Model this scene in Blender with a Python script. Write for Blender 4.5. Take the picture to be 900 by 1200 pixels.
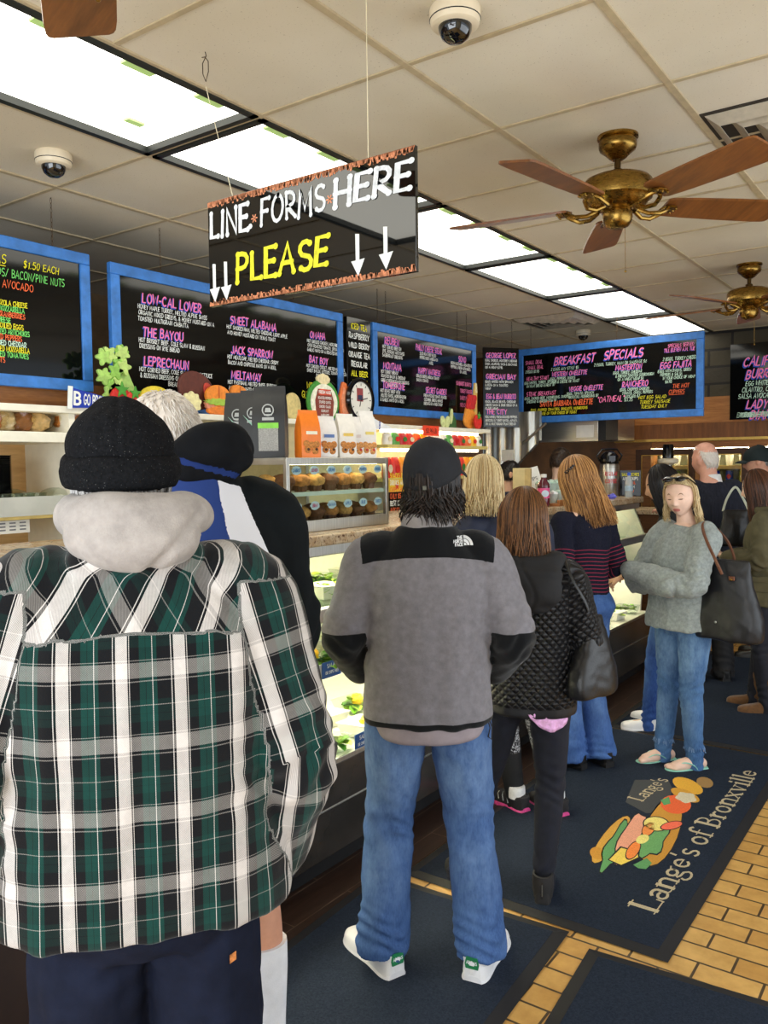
import bpy, bmesh, math, random
import numpy as np
from math import sin, cos, pi, radians, sqrt, atan2, exp
from mathutils import Vector, Matrix, Euler

SC = bpy.context.scene
for _o in list(bpy.data.objects):
    bpy.data.objects.remove(_o)
COL = SC.collection

# ------------------------------------------------------------------ camera
F_PX, CAM_H = 970.0, 1.68
_R = np.array([[0.81340876, -0.02391178, 0.58120085],
               [0.58156451, 0.05439092, -0.81167996],
               [-0.01220334, 0.99823337, 0.0581483]])
_C = np.array([0, 0, CAM_H])
cam = bpy.data.cameras.new('camera')
cam.sensor_fit = 'VERTICAL'
cam.sensor_height = 36.0
cam.lens = 36.0 * F_PX / 1200.0
cam.clip_start = 0.02
cam.clip_end = 200
camo = bpy.data.objects.new('camera', cam)
COL.objects.link(camo)
_m = Matrix([[*_R[0], 0], [*_R[1], 0], [*_R[2], CAM_H], [0, 0, 0, 1]])
camo.matrix_world = _m
SC.camera = camo

def ray(x, y):
    return _R @ np.array([(x - 450) / F_PX, -(y - 600) / F_PX, -1.0])
def onz(x, y, z):
    d = ray(x, y); return Vector(_C + d * ((z - CAM_H) / d[2]))
def onx(x, y, X):
    d = ray(x, y); return Vector(_C + d * (X / d[0]))
def ony(x, y, Y):
    d = ray(x, y); return Vector(_C + d * (Y / d[1]))
def dep(x, y, D):
    return Vector(_C + ray(x, y) * D)

# ------------------------------------------------------------------ world, daylight, exposure
SC.view_settings.view_transform = 'Standard'
SC.view_settings.look = 'None'
SC.view_settings.exposure = 0.12
SC.view_settings.gamma = 1.0
SC.view_settings.use_curve_mapping = False
W = bpy.data.worlds.new('daylight'); SC.world = W
W.use_nodes = True
_bg = W.node_tree.nodes['Background']
_bg.inputs[0].default_value = (0.80, 0.90, 1.0, 1)
_bg.inputs[1].default_value = 0.9
def area(name, loc, rot, sx, sy, power, col):
    l = bpy.data.lights.new(name, 'AREA'); l.shape = 'RECTANGLE'
    l.size = sx; l.size_y = sy; l.energy = power; l.color = col
    o = bpy.data.objects.new(name, l); COL.objects.link(o)
    o.location = loc; o.rotation_euler = rot
    return o
# daylight through the shop window behind the camera and the one on the right
area('shop_window_daylight', (-0.6, -1.75, 1.5), (radians(90), 0, 0), 3.6, 2.2, 118, (0.93, 0.97, 1.0))
area('side_window_daylight', (1.75, 3.6, 1.5), (radians(90), 0, radians(90)), 5.0, 2.0, 60, (0.93, 0.97, 1.0))
SC.cycles.max_bounces = 8
SC.cycles.diffuse_bounces = 4
SC.cycles.transparent_max_bounces = 12
SC.cycles.use_denoising = True
SC.cycles.sample_clamp_indirect = 6.0

# ------------------------------------------------------------------ materials
def s2l(c):
    c = c / 255.0
    return c / 12.92 if c <= 0.04045 else ((c + 0.055) / 1.055) ** 2.4
def rgb(r, g=None, b=None):
    if g is None: r, g, b = r
    return (s2l(r), s2l(g), s2l(b), 1)
_MC = {}
class NT:
    """small helper around a node tree"""
    def __init__(s, name):
        s.m = bpy.data.materials.new(name); s.m.use_nodes = True
        s.t = s.m.node_tree; s.n = s.t.nodes; s.b = s.n['Principled BSDF']
    def new(s, t, **kw):
        n = s.n.new(t)
        for k, v in kw.items(): setattr(n, k, v)
        return n
    def put(s, sock, v):
        if isinstance(v, bpy.types.NodeSocket): s.t.links.new(v, sock)
        else: sock.default_value = v
    def math(s, op, a, b=0.0, c=None):
        n = s.new('ShaderNodeMath', operation=op)
        s.put(n.inputs[0], a); s.put(n.inputs[1], b)
        if c is not None: s.put(n.inputs[2], c)
        return n.outputs[0]
    def mix(s, f, a, b, mode='MIX'):
        n = s.new('ShaderNodeMix', data_type='RGBA', blend_type=mode)
        s.put(n.inputs[0], f); s.put(n.inputs[6], a); s.put(n.inputs[7], b)
        return n.outputs[2]
    def noise(s, scale, detail=3, rough=0.55, stretch=None, vec=None, out=0):
        n = s.new('ShaderNodeTexNoise'); n.inputs['Scale'].default_value = scale
        n.inputs['Detail'].default_value = detail; n.inputs['Roughness'].default_value = rough
        if vec is None: vec = s.new('ShaderNodeTexCoord').outputs['Object']
        if stretch:
            mp = s.new('ShaderNodeMapping'); mp.inputs['Scale'].default_value = stretch
            s.t.links.new(vec, mp.inputs[0]); vec = mp.outputs[0]
        s.t.links.new(vec, n.inputs['Vector'])
        return n.outputs[out]
    def ramp(s, f, p0, p1, c0=(0, 0, 0, 1), c1=(1, 1, 1, 1)):
        n = s.new('ShaderNodeValToRGB'); e = n.color_ramp.elements
        e[0].position = p0; e[1].position = p1; e[0].color = c0; e[1].color = c1
        s.put(n.inputs[0], f); return n.outputs[0]
    def attr(s, name, out=2):
        n = s.new('ShaderNodeAttribute', attribute_name=name); return n.outputs[out]
    def bump(s, h, strength, dist=0.01):
        n = s.new('ShaderNodeBump'); n.inputs['Strength'].default_value = strength
        n.inputs['Distance'].default_value = dist
        s.put(n.inputs['Height'], h)
        prev = s.b.inputs['Normal'].links
        if prev: s.t.links.new(prev[0].from_socket, n.inputs['Normal'])
        s.t.links.new(n.outputs[0], s.b.inputs['Normal'])
    def set(s, **kw):
        for k, v in kw.items(): s.put(s.b.inputs[k.replace('_', ' ')], v)

def mat(name, col, rough=0.6, metal=0.0, var=0.12, vs=18.0, stretch=None, bump=0.0, bs=120.0,
        masks=(), spec=0.5, coat=0.0, trans=0.0, ior=1.45, emit=None, es=0.0, alpha=1.0, sheen=0.0):
    """general procedural material: noise-varied colour, optional bump, attribute masks"""
    if name in _MC: return _MC[name]
    t = NT(name)
    c = rgb(col)
    if var > 0:
        nz = t.noise(vs, 4, 0.6, stretch)
        lo = tuple(max(0, v * (1 - var * 1.6)) for v in c[:3]) + (1,)
        hi = tuple(min(1, v * (1 + var * 1.6)) for v in c[:3]) + (1,)
        base = t.ramp(nz, 0.3, 0.7, lo, hi)
    else: base = c
    for an, mc in masks:
        f = t.math('MULTIPLY_ADD', t.attr(an), 14.0, -6.5); 
        n = f.node; n.use_clamp = True
        base = t.mix(f, base, rgb(mc))
    t.set(Base_Color=base, Roughness=rough, Metallic=metal)
    t.b.inputs['Specular IOR Level'].default_value = spec
    t.b.inputs['Coat Weight'].default_value = coat
    t.b.inputs['Coat Roughness'].default_value = 0.05
    t.b.inputs['Sheen Weight'].default_value = sheen
    if trans: t.set(Transmission_Weight=trans); t.b.inputs['IOR'].default_value = ior
    if alpha < 1: t.set(Alpha=alpha)
    if emit is not None: t.set(Emission_Color=rgb(emit), Emission_Strength=es)
    if bump: t.bump(t.noise(bs, 4, 0.6, stretch), bump, 0.006)
    _MC[name] = t.m
    return t.m

def glass_mat(name, tint=(235, 245, 240), a=0.12):
    """thin clear pane: mostly see-through with a sharp reflection"""
    if name in _MC: return _MC[name]
    m = bpy.data.materials.new(name); m.use_nodes = True
    t = m.node_tree; t.nodes.clear()
    o = t.nodes.new('ShaderNodeOutputMaterial'); mx = t.nodes.new('ShaderNodeMixShader')
    tr = t.nodes.new('ShaderNodeBsdfTransparent'); gl = t.nodes.new('ShaderNodeBsdfGlossy')
    fr = t.nodes.new('ShaderNodeLayerWeight'); fr.inputs[0].default_value = .5
    pw = t.nodes.new('ShaderNodeMath'); pw.operation = 'POWER'; pw.inputs[1].default_value = 4.0
    t.links.new(fr.outputs['Facing'], pw.inputs[0]); fr = pw
    ad = t.nodes.new('ShaderNodeMath'); ad.operation = 'MULTIPLY_ADD'
    ad.inputs[1].default_value = 0.8; ad.inputs[2].default_value = .045 + a * 0.1
    c = rgb(tint); tr.inputs[0].default_value = c; gl.inputs['Roughness'].default_value = 0.03
    t.links.new(fr.outputs[0], ad.inputs[0]); t.links.new(ad.outputs[0], mx.inputs[0])
    t.links.new(tr.outputs[0], mx.inputs[1]); t.links.new(gl.outputs[0], mx.inputs[2])
    t.links.new(mx.outputs[0], o.inputs[0])
    _MC[name] = m
    return m

# ------------------------------------------------------------------ mesh building
class MB:
    def __init__(s): s.v = []; s.f = []; s.mi = []; s.cur = 0
    def add(s, verts, faces, M=None):
        k = len(s.v)
        if M is not None: verts = [M @ Vector(v) for v in verts]
        s.v.extend([tuple(v) for v in verts])
        s.f.extend([tuple(i + k for i in f) for f in faces])
        s.mi.extend([s.cur] * len(faces)); return s
    def box(s, c, d, M=None, rz=0.0, rx=0.0, ry=0.0):
        x, y, z = d[0] / 2, d[1] / 2, d[2] / 2
        vs = [Vector((a * x, b * y, e * z)) for e in (-1, 1) for b in (-1, 1) for a in (-1, 1)]
        if rz or rx or ry:
            R = Euler((rx, ry, rz)).to_matrix(); vs = [R @ v for v in vs]
        vs = [v + Vector(c) for v in vs]
        return s.add(vs, [(0, 2, 3, 1), (4, 5, 7, 6), (0, 1, 5, 4), (2, 6, 7, 3), (0, 4, 6, 2), (1, 3, 7, 5)], M)
    def bb(s, a, b, M=None):
        a = Vector(a); b = Vector(b)
        return s.box((a + b) / 2, [abs(q) for q in (b - a)], M)
    def lathe(s, prof, n=24, M=None, cap=True, sx=1.0, sy=1.0):
        vs = []; fs = []
        for r, z in prof:
            for i in range(n):
                a = 2 * pi * i / n; vs.append((r * cos(a) * sx, r * sin(a) * sy, z))
        for j in range(len(prof) - 1):
            for i in range(n):
                k = (i + 1) % n
                fs.append((j * n + i, j * n + k, (j + 1) * n + k, (j + 1) * n + i))
        if cap:
            if prof[0][0] > 1e-5: fs.append(tuple(range(n))[::-1])
            if prof[-1][0] > 1e-5: fs.append(tuple((len(prof) - 1) * n + i for i in range(n)))
        return s.add(vs, fs, M)
    def tube(s, pts, r, n=8, M=None, flat=1.0, cap=True, up=None):
        pts = [Vector(p) for p in pts]; L = len(pts)
        rr = [r] * L if not hasattr(r, '__len__') else list(r)
        T = []
        for i in range(L):
            a = pts[max(0, i - 1)]; b = pts[min(L - 1, i + 1)]
            d = (b - a); T.append(d.normalized() if d.length > 1e-9 else Vector((0, 0, 1)))
        u = Vector(up) if up is not None else (Vector((0, 0, 1)) if abs(T[0].z) < 0.9 else Vector((1, 0, 0)))
        vs = []; fs = []
        for i in range(L):
            u = (u - T[i] * u.dot(T[i]))
            u = u.normalized() if u.length > 1e-6 else T[i].orthogonal().normalized()
            w = T[i].cross(u)
            for k in range(n):
                a = 2 * pi * k / n
                vs.append(pts[i] + u * (cos(a) * rr[i] * flat) + w * (sin(a) * rr[i]))
        for i in range(L - 1):
            for k in range(n):
                q = (k + 1) % n
                fs.append((i * n + k, i * n + q, (i + 1) * n + q, (i + 1) * n + k))
        if cap:
            fs.append(tuple(range(n))[::-1]); fs.append(tuple((L - 1) * n + k for k in range(n)))
        return s.add(vs, fs, M)
    def sphere(s, c, r, n=16, m=10, M=None):
        r = (r, r, r) if not hasattr(r, '__len__') else r
        vs = [(c[0], c[1], c[2] - r[2])]; fs = []
        for j in range(1, m):
            p = -pi / 2 + pi * j / m
            for i in range(n):
                a = 2 * pi * i / n
                vs.append((c[0] + r[0] * cos(p) * cos(a), c[1] + r[1] * cos(p) * sin(a), c[2] + r[2] * sin(p)))
        vs.append((c[0], c[1], c[2] + r[2])); e = len(vs) - 1
        for i in range(n):
            k = (i + 1) % n
            fs.append((0, 1 + k, 1 + i)); fs.append((e, 1 + (m - 2) * n + i, 1 + (m - 2) * n + k))
            for j in range(m - 2):
                fs.append((1 + j * n + i, 1 + j * n + k, 1 + (j + 1) * n + k, 1 + (j + 1) * n + i))
        return s.add(vs, fs, M)
    def prism(s, out, d, M=None, y0=0.0):
        """outline in the XZ plane, thickness d along +Y"""
        n = len(out)
        ar = sum(out[i][0] * out[(i + 1) % n][1] - out[(i + 1) % n][0] * out[i][1] for i in range(n))
        if ar < 0: out = out[::-1]
        vs = [(p[0], y0, p[1]) for p in out] + [(p[0], y0 + d, p[1]) for p in out]
        fs = [tuple(range(n)), tuple(range(n, 2 * n))[::-1]]
        for i in range(n):
            k = (i + 1) % n; fs.append((i, i + n, k + n, k))
        return s.add(vs, fs, M)
    def build(s, name, mats, parent=None, bevel=0.0, smooth=True, ang=38, seg=2, label=None):
        me = bpy.data.meshes.new(name)
        me.from_pydata(s.v, [], s.f)
        if not isinstance(mats, (list, tuple)): mats = [mats]
        for m in mats: me.materials.append(m)
        me.polygons.foreach_set('material_index', s.mi)
        if smooth:
            bm = bmesh.new(); bm.from_mesh(me)
            for f in bm.faces: f.smooth = True
            ca = radians(ang)
            for e in bm.edges:
                if len(e.link_faces) == 2 and e.calc_face_angle(0) > ca: e.smooth = False
            bm.to_mesh(me); bm.free()
        me.update()
        o = bpy.data.objects.new(name, me); COL.objects.link(o)
        if parent is not None: o.parent = parent
        if bevel:
            b = o.modifiers.new('bevel', 'BEVEL'); b.width = bevel; b.segments = seg
            b.limit_method = 'ANGLE'; b.angle_limit = radians(40); b.harden_normals = False
        if label: o['label'] = label
        return o

def tag(o, label=None, cat=None, group=None, kind=None):
    if label: o['label'] = label
    if cat: o['category'] = cat
    if group: o['group'] = group
    if kind: o['kind'] = kind
    return o
def thing(name, label, cat, loc=(0, 0, 0), rz=0.0, group=None, rot=None):
    o = bpy.data.objects.new(name, None); COL.objects.link(o)
    o.empty_display_size = 0.05
    o.location = loc; o.rotation_euler = rot if rot is not None else (0, 0, rz)
    return tag(o, label, cat, group)
def dup(root, loc, rz=None, label=None, group=None, rot=None, scale=None):
    def cp(o, par):
        c = o.copy(); COL.objects.link(c)
        if par is not None:
            c.parent = par
        for ch in o.children: cp(ch, c)
        return c
    r = cp(root, None)
    r.location = loc
    if rz is not None: r.rotation_euler = (0, 0, rz)
    if rot is not None: r.rotation_euler = rot
    if scale is not None: r.scale = scale
    return tag(r, label, None, group)
def struct(o): o['kind'] = 'structure'; return o
def TR(loc=(0, 0, 0), rz=0, rx=0, ry=0, sc=None):
    M = Matrix.Translation(Vector(loc)) @ Euler((rx, ry, rz)).to_matrix().to_4x4()
    if sc is not None: M = M @ Matrix.Diagonal((*sc, 1))
    return M

# ------------------------------------------------------------------ stroke lettering
def _arc(cx, cy, rx, ry, a0, a1, n=8):
    return [(cx + rx * cos(radians(a0 + (a1 - a0) * i / n)), cy + ry * sin(radians(a0 + (a1 - a0) * i / n))) for i in range(n + 1)]
G = {  # advance width, strokes in a unit-high box
 'A': (.72, [[(0, 0), (.34, 1), (.68, 0)], [(.13, .36), (.55, .36)]]),
 'B': (.62, [[(.04, 0), (.04, 1)], [(.04, 1)] + _arc(.26, .76, .26, .24, 90, -90, 5) + [(.04, .52)], [(.04, .52)] + _arc(.29, .26, .29, .26, 90, -90, 5) + [(.04, 0)]]),
 'C': (.64, [_arc(.36, .5, .34, .5, 50, 310, 9)]),
 'D': (.68, [[(.04, 0), (.04, 1)], [(.04, 1)] + _arc(.2, .5, .44, .5, 90, -90, 7) + [(.04, 0)]]),
 'E': (.56, [[(.52, 1), (.04, 1), (.04, 0), (.52, 0)], [(.04, .52), (.44, .52)]]),
 'F': (.54, [[(.52, 1), (.04, 1), (.04, 0)], [(.04, .52), (.42, .52)]]),
 'G': (.7, [_arc(.36, .5, .34, .5, 50, 350, 9) + [(.42, .42)]]),
 'H': (.66, [[(.04, 0), (.04, 1)], [(.6, 0), (.6, 1)], [(.04, .5), (.6, .5)]]),
 'I': (.2, [[(.1, 0), (.1, 1)]]),
 'J': (.5, [[(.44, 1), (.44, .25)] + _arc(.24, .24, .2, .24, 0, -170, 5)]),
 'K': (.62, [[(.04, 0), (.04, 1)], [(.56, 1), (.06, .44), (.6, 0)]]),
 'L': (.52, [[(.04, 1), (.04, 0), (.5, 0)]]),
 'M': (.82, [[(.03, 0), (.1, 1), (.4, .25), (.7, 1), (.77, 0)]]),
 'N': (.68, [[(.04, 0), (.04, 1), (.62, 0), (.62, 1)]]),
 'O': (.74, [_arc(.37, .5, .34, .5, 90, 450, 12)]),
 'P': (.58, [[(.04, 0), (.04, 1)], [(.04, 1)] + _arc(.26, .74, .28, .26, 90, -90, 5) + [(.04, .48)]]),
 'Q': (.76, [_arc(.37, .5, .34, .5, 90, 450, 12), [(.45, .25), (.7, -.06)]]),
 'R': (.62, [[(.04, 0), (.04, 1)], [(.04, 1)] + _arc(.26, .74, .28, .26, 90, -90, 5) + [(.04, .48), (.58, 0)]]),
 'S': (.6, [_arc(.3, .75, .26, .25, 40, 270, 6) + _arc(.3, .25, .27, .25, 90, -140, 6)]),
 'T': (.6, [[(0, 1), (.58, 1)], [(.29, 1), (.29, 0)]]),
 'U': (.68, [[(.04, 1), (.04, .3)] + _arc(.33, .3, .29, .3, 180, 360, 7) + [(.62, 1)]]),
 'V': (.66, [[(0, 1), (.32, 0), (.64, 1)]]),
 'W': (.88, [[(0, 1), (.2, 0), (.42, .75), (.64, 0), (.84, 1)]]),
 'X': (.64, [[(0, 0), (.6, 1)], [(0, 1), (.6, 0)]]),
 'Y': (.62, [[(0, 1), (.3, .5), (.6, 1)], [(.3, .5), (.28, 0)]]),
 'Z': (.6, [[(.02, 1), (.56, 1), (.02, 0), (.58, 0)]]),
 '0': (.62, [_arc(.3, .5, .26, .5, 90, 450, 10)]), '1': (.32, [[(.05, .8), (.2, 1), (.2, 0)]]),
 '2': (.58, [_arc(.28, .73, .24, .27, 160, -20, 6) + [(.02, 0), (.54, 0)]]),
 '3': (.56, [_arc(.26, .75, .22, .25, 150, -90, 6) + _arc(.26, .25, .25, .25, 90, -150, 6)]),
 '4': (.6, [[(.42, 0), (.42, 1), (.02, .3), (.56, .3)]]),
 '5': (.58, [[(.5, 1), (.1, 1), (.06, .55)] + _arc(.26, .32, .27, .32, 110, -150, 7)]),
 '6': (.58, [[(.46, 1)] + _arc(.29, .3, .25, .3, 160, 520, 10)]),
 '7': (.54, [[(.02, 1), (.52, 1), (.18, 0)]]),
 '8': (.58, [_arc(.28, .75, .22, .25, 270, -90, 8) + _arc(.28, .25, .26, .25, 90, 450, 8)]),
 '9': (.58, [_arc(.29, .7, .25, .3, 0, 360, 9) + [(.48, 0)]]),
 '&': (.7, [[(.66, 0), (.16, .72)] + _arc(.3, .8, .15, .2, 200, -20, 5) + [(.08, .32)] + _arc(.28, .22, .24, .22, 160, 330, 5) + [(.62, .42)]]),
 '-': (.4, [[(.05, .45), (.35, .45)]]), '.': (.2, [[(.08, 0), (.1, .06)]]), ',': (.2, [[(.12, .08), (.05, -.14)]]),
 "'": (.18, [[(.1, 1), (.07, .78)]]), '"': (.3, [[(.08, 1), (.06, .78)], [(.22, 1), (.2, .78)]]),
 '/': (.5, [[(0, -.05), (.46, 1.05)]]), '$': (.6, [_arc(.3, .72, .26, .23, 40, 270, 6) + _arc(.3, .27, .27, .23, 90, -140, 6), [(.3, 1.1), (.3, -.1)]]),
 '!': (.2, [[(.1, 1), (.1, .3)], [(.1, .06), (.1, 0)]]), '*': (.5, [[(.25, .9), (.25, .3)], [(.02, .75), (.48, .45)], [(.02, .45), (.48, .75)]]),
 '%': (.7, [_arc(.16, .78, .14, .18, 0, 360, 6), _arc(.52, .2, .14, .18, 0, 360, 6), [(.1, 0), (.56, 1)]]),
 '+': (.5, [[(.25, .75), (.25, .25)], [(0, .5), (.5, .5)]]), ':': (.2, [[(.1, .7), (.1, .62)], [(.1, .14), (.1, .06)]]),
}
def text_w(t, h, sp=0.16):
    return sum(((G[c][0] if c in G else 0.34) + sp) * h for c in t.upper()) - sp * h
def ribbon(mb, pts, w, put, taper=None):
    """flat stroke with square ends; put maps 2-D to 3-D"""
    P = [Vector(p).to_2d() if len(p) > 2 else Vector((p[0], p[1])) for p in pts]
    n = len(P); vs = []; ext = w * 0.35
    P = [p.copy() for p in P]
    d0 = (P[0] - P[1]); d1 = (P[-1] - P[-2])
    if d0.length > 1e-9: P[0] = P[0] + d0.normalized() * ext
    if d1.length > 1e-9: P[-1] = P[-1] + d1.normalized() * ext
    for i in range(n):
        a = P[max(0, i - 1)]; b = P[min(n - 1, i + 1)]; d = b - a
        d = d.normalized() if d.length > 1e-9 else Vector((1, 0))
        k = 1.0
        if 0 < i < n - 1:
            e0 = (P[i] - P[i - 1]); e1 = (P[i + 1] - P[i])
            if e0.length > 1e-9 and e1.length > 1e-9:
                c = max(0.35, sqrt(max(0, (1 + e0.normalized().dot(e1.normalized())) / 2))); k = 1 / c
                k = min(k, 1.5)
        nn = Vector((-d.y, d.x)) * (w * 0.5 * k * (taper(i / (n - 1)) if taper else 1))
        vs += [put(P[i] + nn), put(P[i] - nn)]
    mb.add(vs, [(2 * i + 1, 2 * i + 3, 2 * i + 2, 2 * i) for i in range(n - 1)])
def write(mb, t, x, z, h, w=None, y=-0.002, mi=0, sp=0.16, slant=0.0, jit=0.0, rot=0.0, M=None, wid=1.0, align='L', seed=0):
    """letters standing in the XZ plane and facing -Y"""
    rnd = random.Random(hash((t, seed)) & 0xffff if False else sum(ord(c) * (i + 1) for i, c in enumerate(t)) + seed)
    w = w or h * 0.13
    tw = text_w(t, h, sp) * wid
    if align == 'C': x -= tw / 2
    if align == 'R': x -= tw
    lay = [0]; cx = 0.0; old = mb.cur; mb.cur = mi; cr, sr = cos(rot), sin(rot)
    for ch in t.upper():
        if ch not in G: cx += 0.34 + sp; continue
        a, st = G[ch]
        jx, jy, js = rnd.uniform(-jit, jit), rnd.uniform(-jit, jit), 1 + rnd.uniform(-jit, jit)
        jr = rnd.uniform(-jit, jit) * 0.7
        def put(p):
            px = (p.x + jx); py = (p.y * js + jy)
            q = ((cx + px + slant * py + jr * (py - .5)) * h * wid, py * h)
            v = Vector((x + q[0] * cr - q[1] * sr, y - lay[0] * .00012, z + q[0] * sr + q[1] * cr))
            return M @ v if M is not None else v
        for s_ in st:
            ribbon(mb, s_, w / h, put); lay[0] = (lay[0] + 1) % 5
        cx += a + sp
    mb.cur = old
    return tw
# ================================================================== ROOM
ZC = 2.90
XB = -3.40          # plane of the menu boards on the left
def m_tiles():
    t = NT('floor_tile')
    co = t.new('ShaderNodeTexCoord').outputs['Object']
    br = t.new('ShaderNodeTexBrick'); t.t.links.new(co, br.inputs['Vector'])
    br.inputs['Scale'].default_value = 1.0
    br.inputs['Brick Width'].default_value = 0.205; br.inputs['Row Height'].default_value = 0.103
    br.inputs['Mortar Size'].default_value = 0.005; br.inputs['Mortar Smooth'].default_value = 0.2
    br.inputs['Color1'].default_value = rgb(226, 184, 110); br.inputs['Color2'].default_value = rgb(206, 160, 88)
    br.inputs['Mortar'].default_value = rgb(84, 68, 48)
    n = t.noise(9, 5, 0.65)
    c = t.mix(t.ramp(n, 0.3, 0.75), rgb(215, 205, 190), rgb(255, 255, 255))
    t.set(Base_Color=t.mix(1.0, br.outputs[0], c, 'MULTIPLY'), Roughness=0.42)
    t.bump(t.math('SUBTRACT', 1.0, br.outputs['Fac']), 0.5, 0.004)
    return t.m
def m_planktile():
    t = NT('brown_tile')
    co = t.new('ShaderNodeTexCoord').outputs['Object']
    mp = t.new('ShaderNodeMapping'); mp.inputs['Rotation'].default_value = (0, 0, radians(90)); t.t.links.new(co, mp.inputs[0])
    br = t.new('ShaderNodeTexBrick'); t.t.links.new(mp.outputs[0], br.inputs['Vector'])
    br.inputs['Scale'].default_value = 1.0
    br.inputs['Brick Width'].default_value = 0.62; br.inputs['Row Height'].default_value = 0.152
    br.inputs['Mortar Size'].default_value = 0.0025
    br.inputs['Color1'].default_value = rgb(74, 52, 40); br.inputs['Color2'].default_value = rgb(60, 42, 34)
    br.inputs['Mortar'].default_value = rgb(120, 98, 80)
    n = t.noise(6, 5, 0.6, (8, 1, 1))
    c = t.mix(t.ramp(n, 0.3, 0.75), rgb(170, 160, 150), rgb(255, 255, 255))
    t.set(Base_Color=t.mix(1.0, br.outputs[0], c, 'MULTIPLY'), Roughness=0.38)
    return t.m
def m_ceiling():
    t = NT('acoustic_tile')
    n1 = t.noise(140, 3, 0.7, (1, 1, 1)); pits = t.ramp(n1, 0.30, 0.36)
    n2 = t.noise(1.3, 3, 0.5)
    base = t.mix(t.ramp(n2, 0.35, 0.7), rgb(214, 204, 182), rgb(228, 220, 202))
    t.set(Base_Color=t.mix(pits, rgb(158, 144, 120), base), Roughness=0.9)
    t.bump(pits, 0.35, 0.003)
    t.b.inputs['Specular IOR Level'].default_value = 0.2
    return t.m
def m_wood(name, a, b, stretch=(2, 2, 22), rough=0.45, sc=3.0):
    if name in _MC: return _MC[name]
    t = NT(name); n = t.noise(sc, 6, 0.62, stretch); n2 = t.noise(sc * 6, 3, 0.5, stretch)
    f = t.math('ADD', t.math('MULTIPLY', n, 0.75), t.math('MULTIPLY', n2, 0.25))
    t.set(Base_Color=t.ramp(f, 0.34, 0.66, rgb(a), rgb(b)), Roughness=rough)
    _MC[name] = t.m; return t.m
def m_stone(name):
    t = NT(name)
    n = t.noise(14, 6, 0.7); n2 = t.noise(70, 4, 0.7)
    c = t.mix(t.ramp(n, 0.35, 0.65), rgb(182, 146, 104), rgb(222, 204, 172))
    c = t.mix(t.ramp(n2, 0.55, 0.62), c, rgb(110, 80, 58))
    t.set(Base_Color=c, Roughness=0.25); return t.m
def m_brushed(name, col, rough=0.3, stretch=(1, 1, 60)):
    if name in _MC: return _MC[name]
    t = NT(name); n = t.noise(6, 4, 0.6, stretch)
    c = rgb(col); lo = tuple(v * .78 for v in c[:3]) + (1,); hi = tuple(min(1, v * 1.15) for v in c[:3]) + (1,)
    t.set(Base_Color=t.ramp(n, .3, .7, lo, hi), Metallic=1.0, Roughness=t.math('MULTIPLY_ADD', n, 0.25, rough - .1))
    _MC[name] = t.m; return t.m

wood_orange = m_wood('orange_wood', (150, 92, 44), (196, 134, 74), (1.2, 1.2, 14))
wood_orange_h = m_wood('orange_wood_across', (142, 86, 42), (190, 126, 68), (1.2, 1.6, 16))
wood_dark = m_wood('dark_wood', (74, 46, 24), (112, 70, 36), (1.5, 1.5, 14))
wood_pale = m_wood('pale_plywood', (196, 150, 92), (226, 184, 124), (1, 1, 9))
steel = m_brushed('stainless', (190, 190, 184), 0.3)
alu = m_brushed('aluminium', (206, 206, 200), 0.35, (1, 40, 1))
black_gloss = mat('black_gloss', (10, 10, 11), 0.12, var=0.05)
black_matte = mat('black_matte', (18, 18, 20), 0.6, var=0.1)
white_paint = mat('white_paint', (232, 230, 222), 0.5, var=0.03)

# floor
def slab(name, a, b, m, kind='structure'):
    o = MB().bb(a, b).build(name, m, smooth=False); o['kind'] = kind; return o
slab('floor', (-5.2, -1.9, -0.06), (1.9, 9.4, 0.0), m_tiles())
slab('trim_1', (-2.24, 0.3, 0.0), (-1.875, 7.4, 0.004), m_planktile())
# ceiling with its lay-in grid
ceil_m = m_ceiling()
def ceiling():
    mb = MB()
    gx = [-0.84 - 0.61 * i for i in range(-5, 7)]
    holes = (-2.66, -2.06, -.27, 8.27)
    # tiles: a slab in strips that leave the light trough open
    mb.bb((holes[1], -1.9, ZC), (1.9, 9.4, ZC + .03)); mb.bb((-5.2, -1.9, ZC), (holes[0], 9.4, ZC + .03))
    mb.bb((holes[0], -1.9, ZC), (holes[1], holes[2], ZC + .03)); mb.bb((holes[0], holes[3], ZC), (holes[1], 9.4, ZC + .03))
    o = mb.build('ceiling', ceil_m, smooth=False); struct(o)
    mb = MB(); w = 0.0115
    for i in range(-4, 7):
        x = -0.84 - 0.61 * i
        mb.bb((x - w, -1.9, ZC - .007), (x + w, 8.3, ZC + .001))
    y = -1.49
    k = 0
    while y < 8.3:
        for i in range(-4, 7):
            xa = -0.84 - 0.61 * i
            xb = xa - 0.61
            if abs((xa + xb) / 2 + 2.36) < .1 and y > -.3 and round((y - .95) / .61) % 2: continue
            mb.bb((xb + w, y - w * .8, ZC - .005), (xa - w, y + w * .8, ZC + .001))
        y += 0.61
    o = mb.build('trim_2', mat('grid_tee', (190, 173, 140), 0.5, var=0.08), smooth=False); struct(o)
ceiling()
# walls
wall_m = mat('wall_cream', (198, 186, 158), 0.8, var=0.08, vs=3)
slab('wall_left', (-3.75, -1.9, 0), (-3.62, 6.6, 2.06), wood_dark)
slab('trim_7', (-5.2, -1.9, 2.02), (-3.62, 6.6, 2.06), wood_dark)
slab('wall_left_upper', (-5.2, -1.9, 2.06), (-5.08, 6.6, ZC), mat('recess_dark', (128, 104, 76), .8, var=.2, vs=4))
slab('wall_right', (1.8, -1.9, 0), (1.9, 0.9, ZC), wall_m)
slab('wall_right_far', (1.8, 6.3, 0), (1.9, 9.4, ZC), wall_m)
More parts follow.
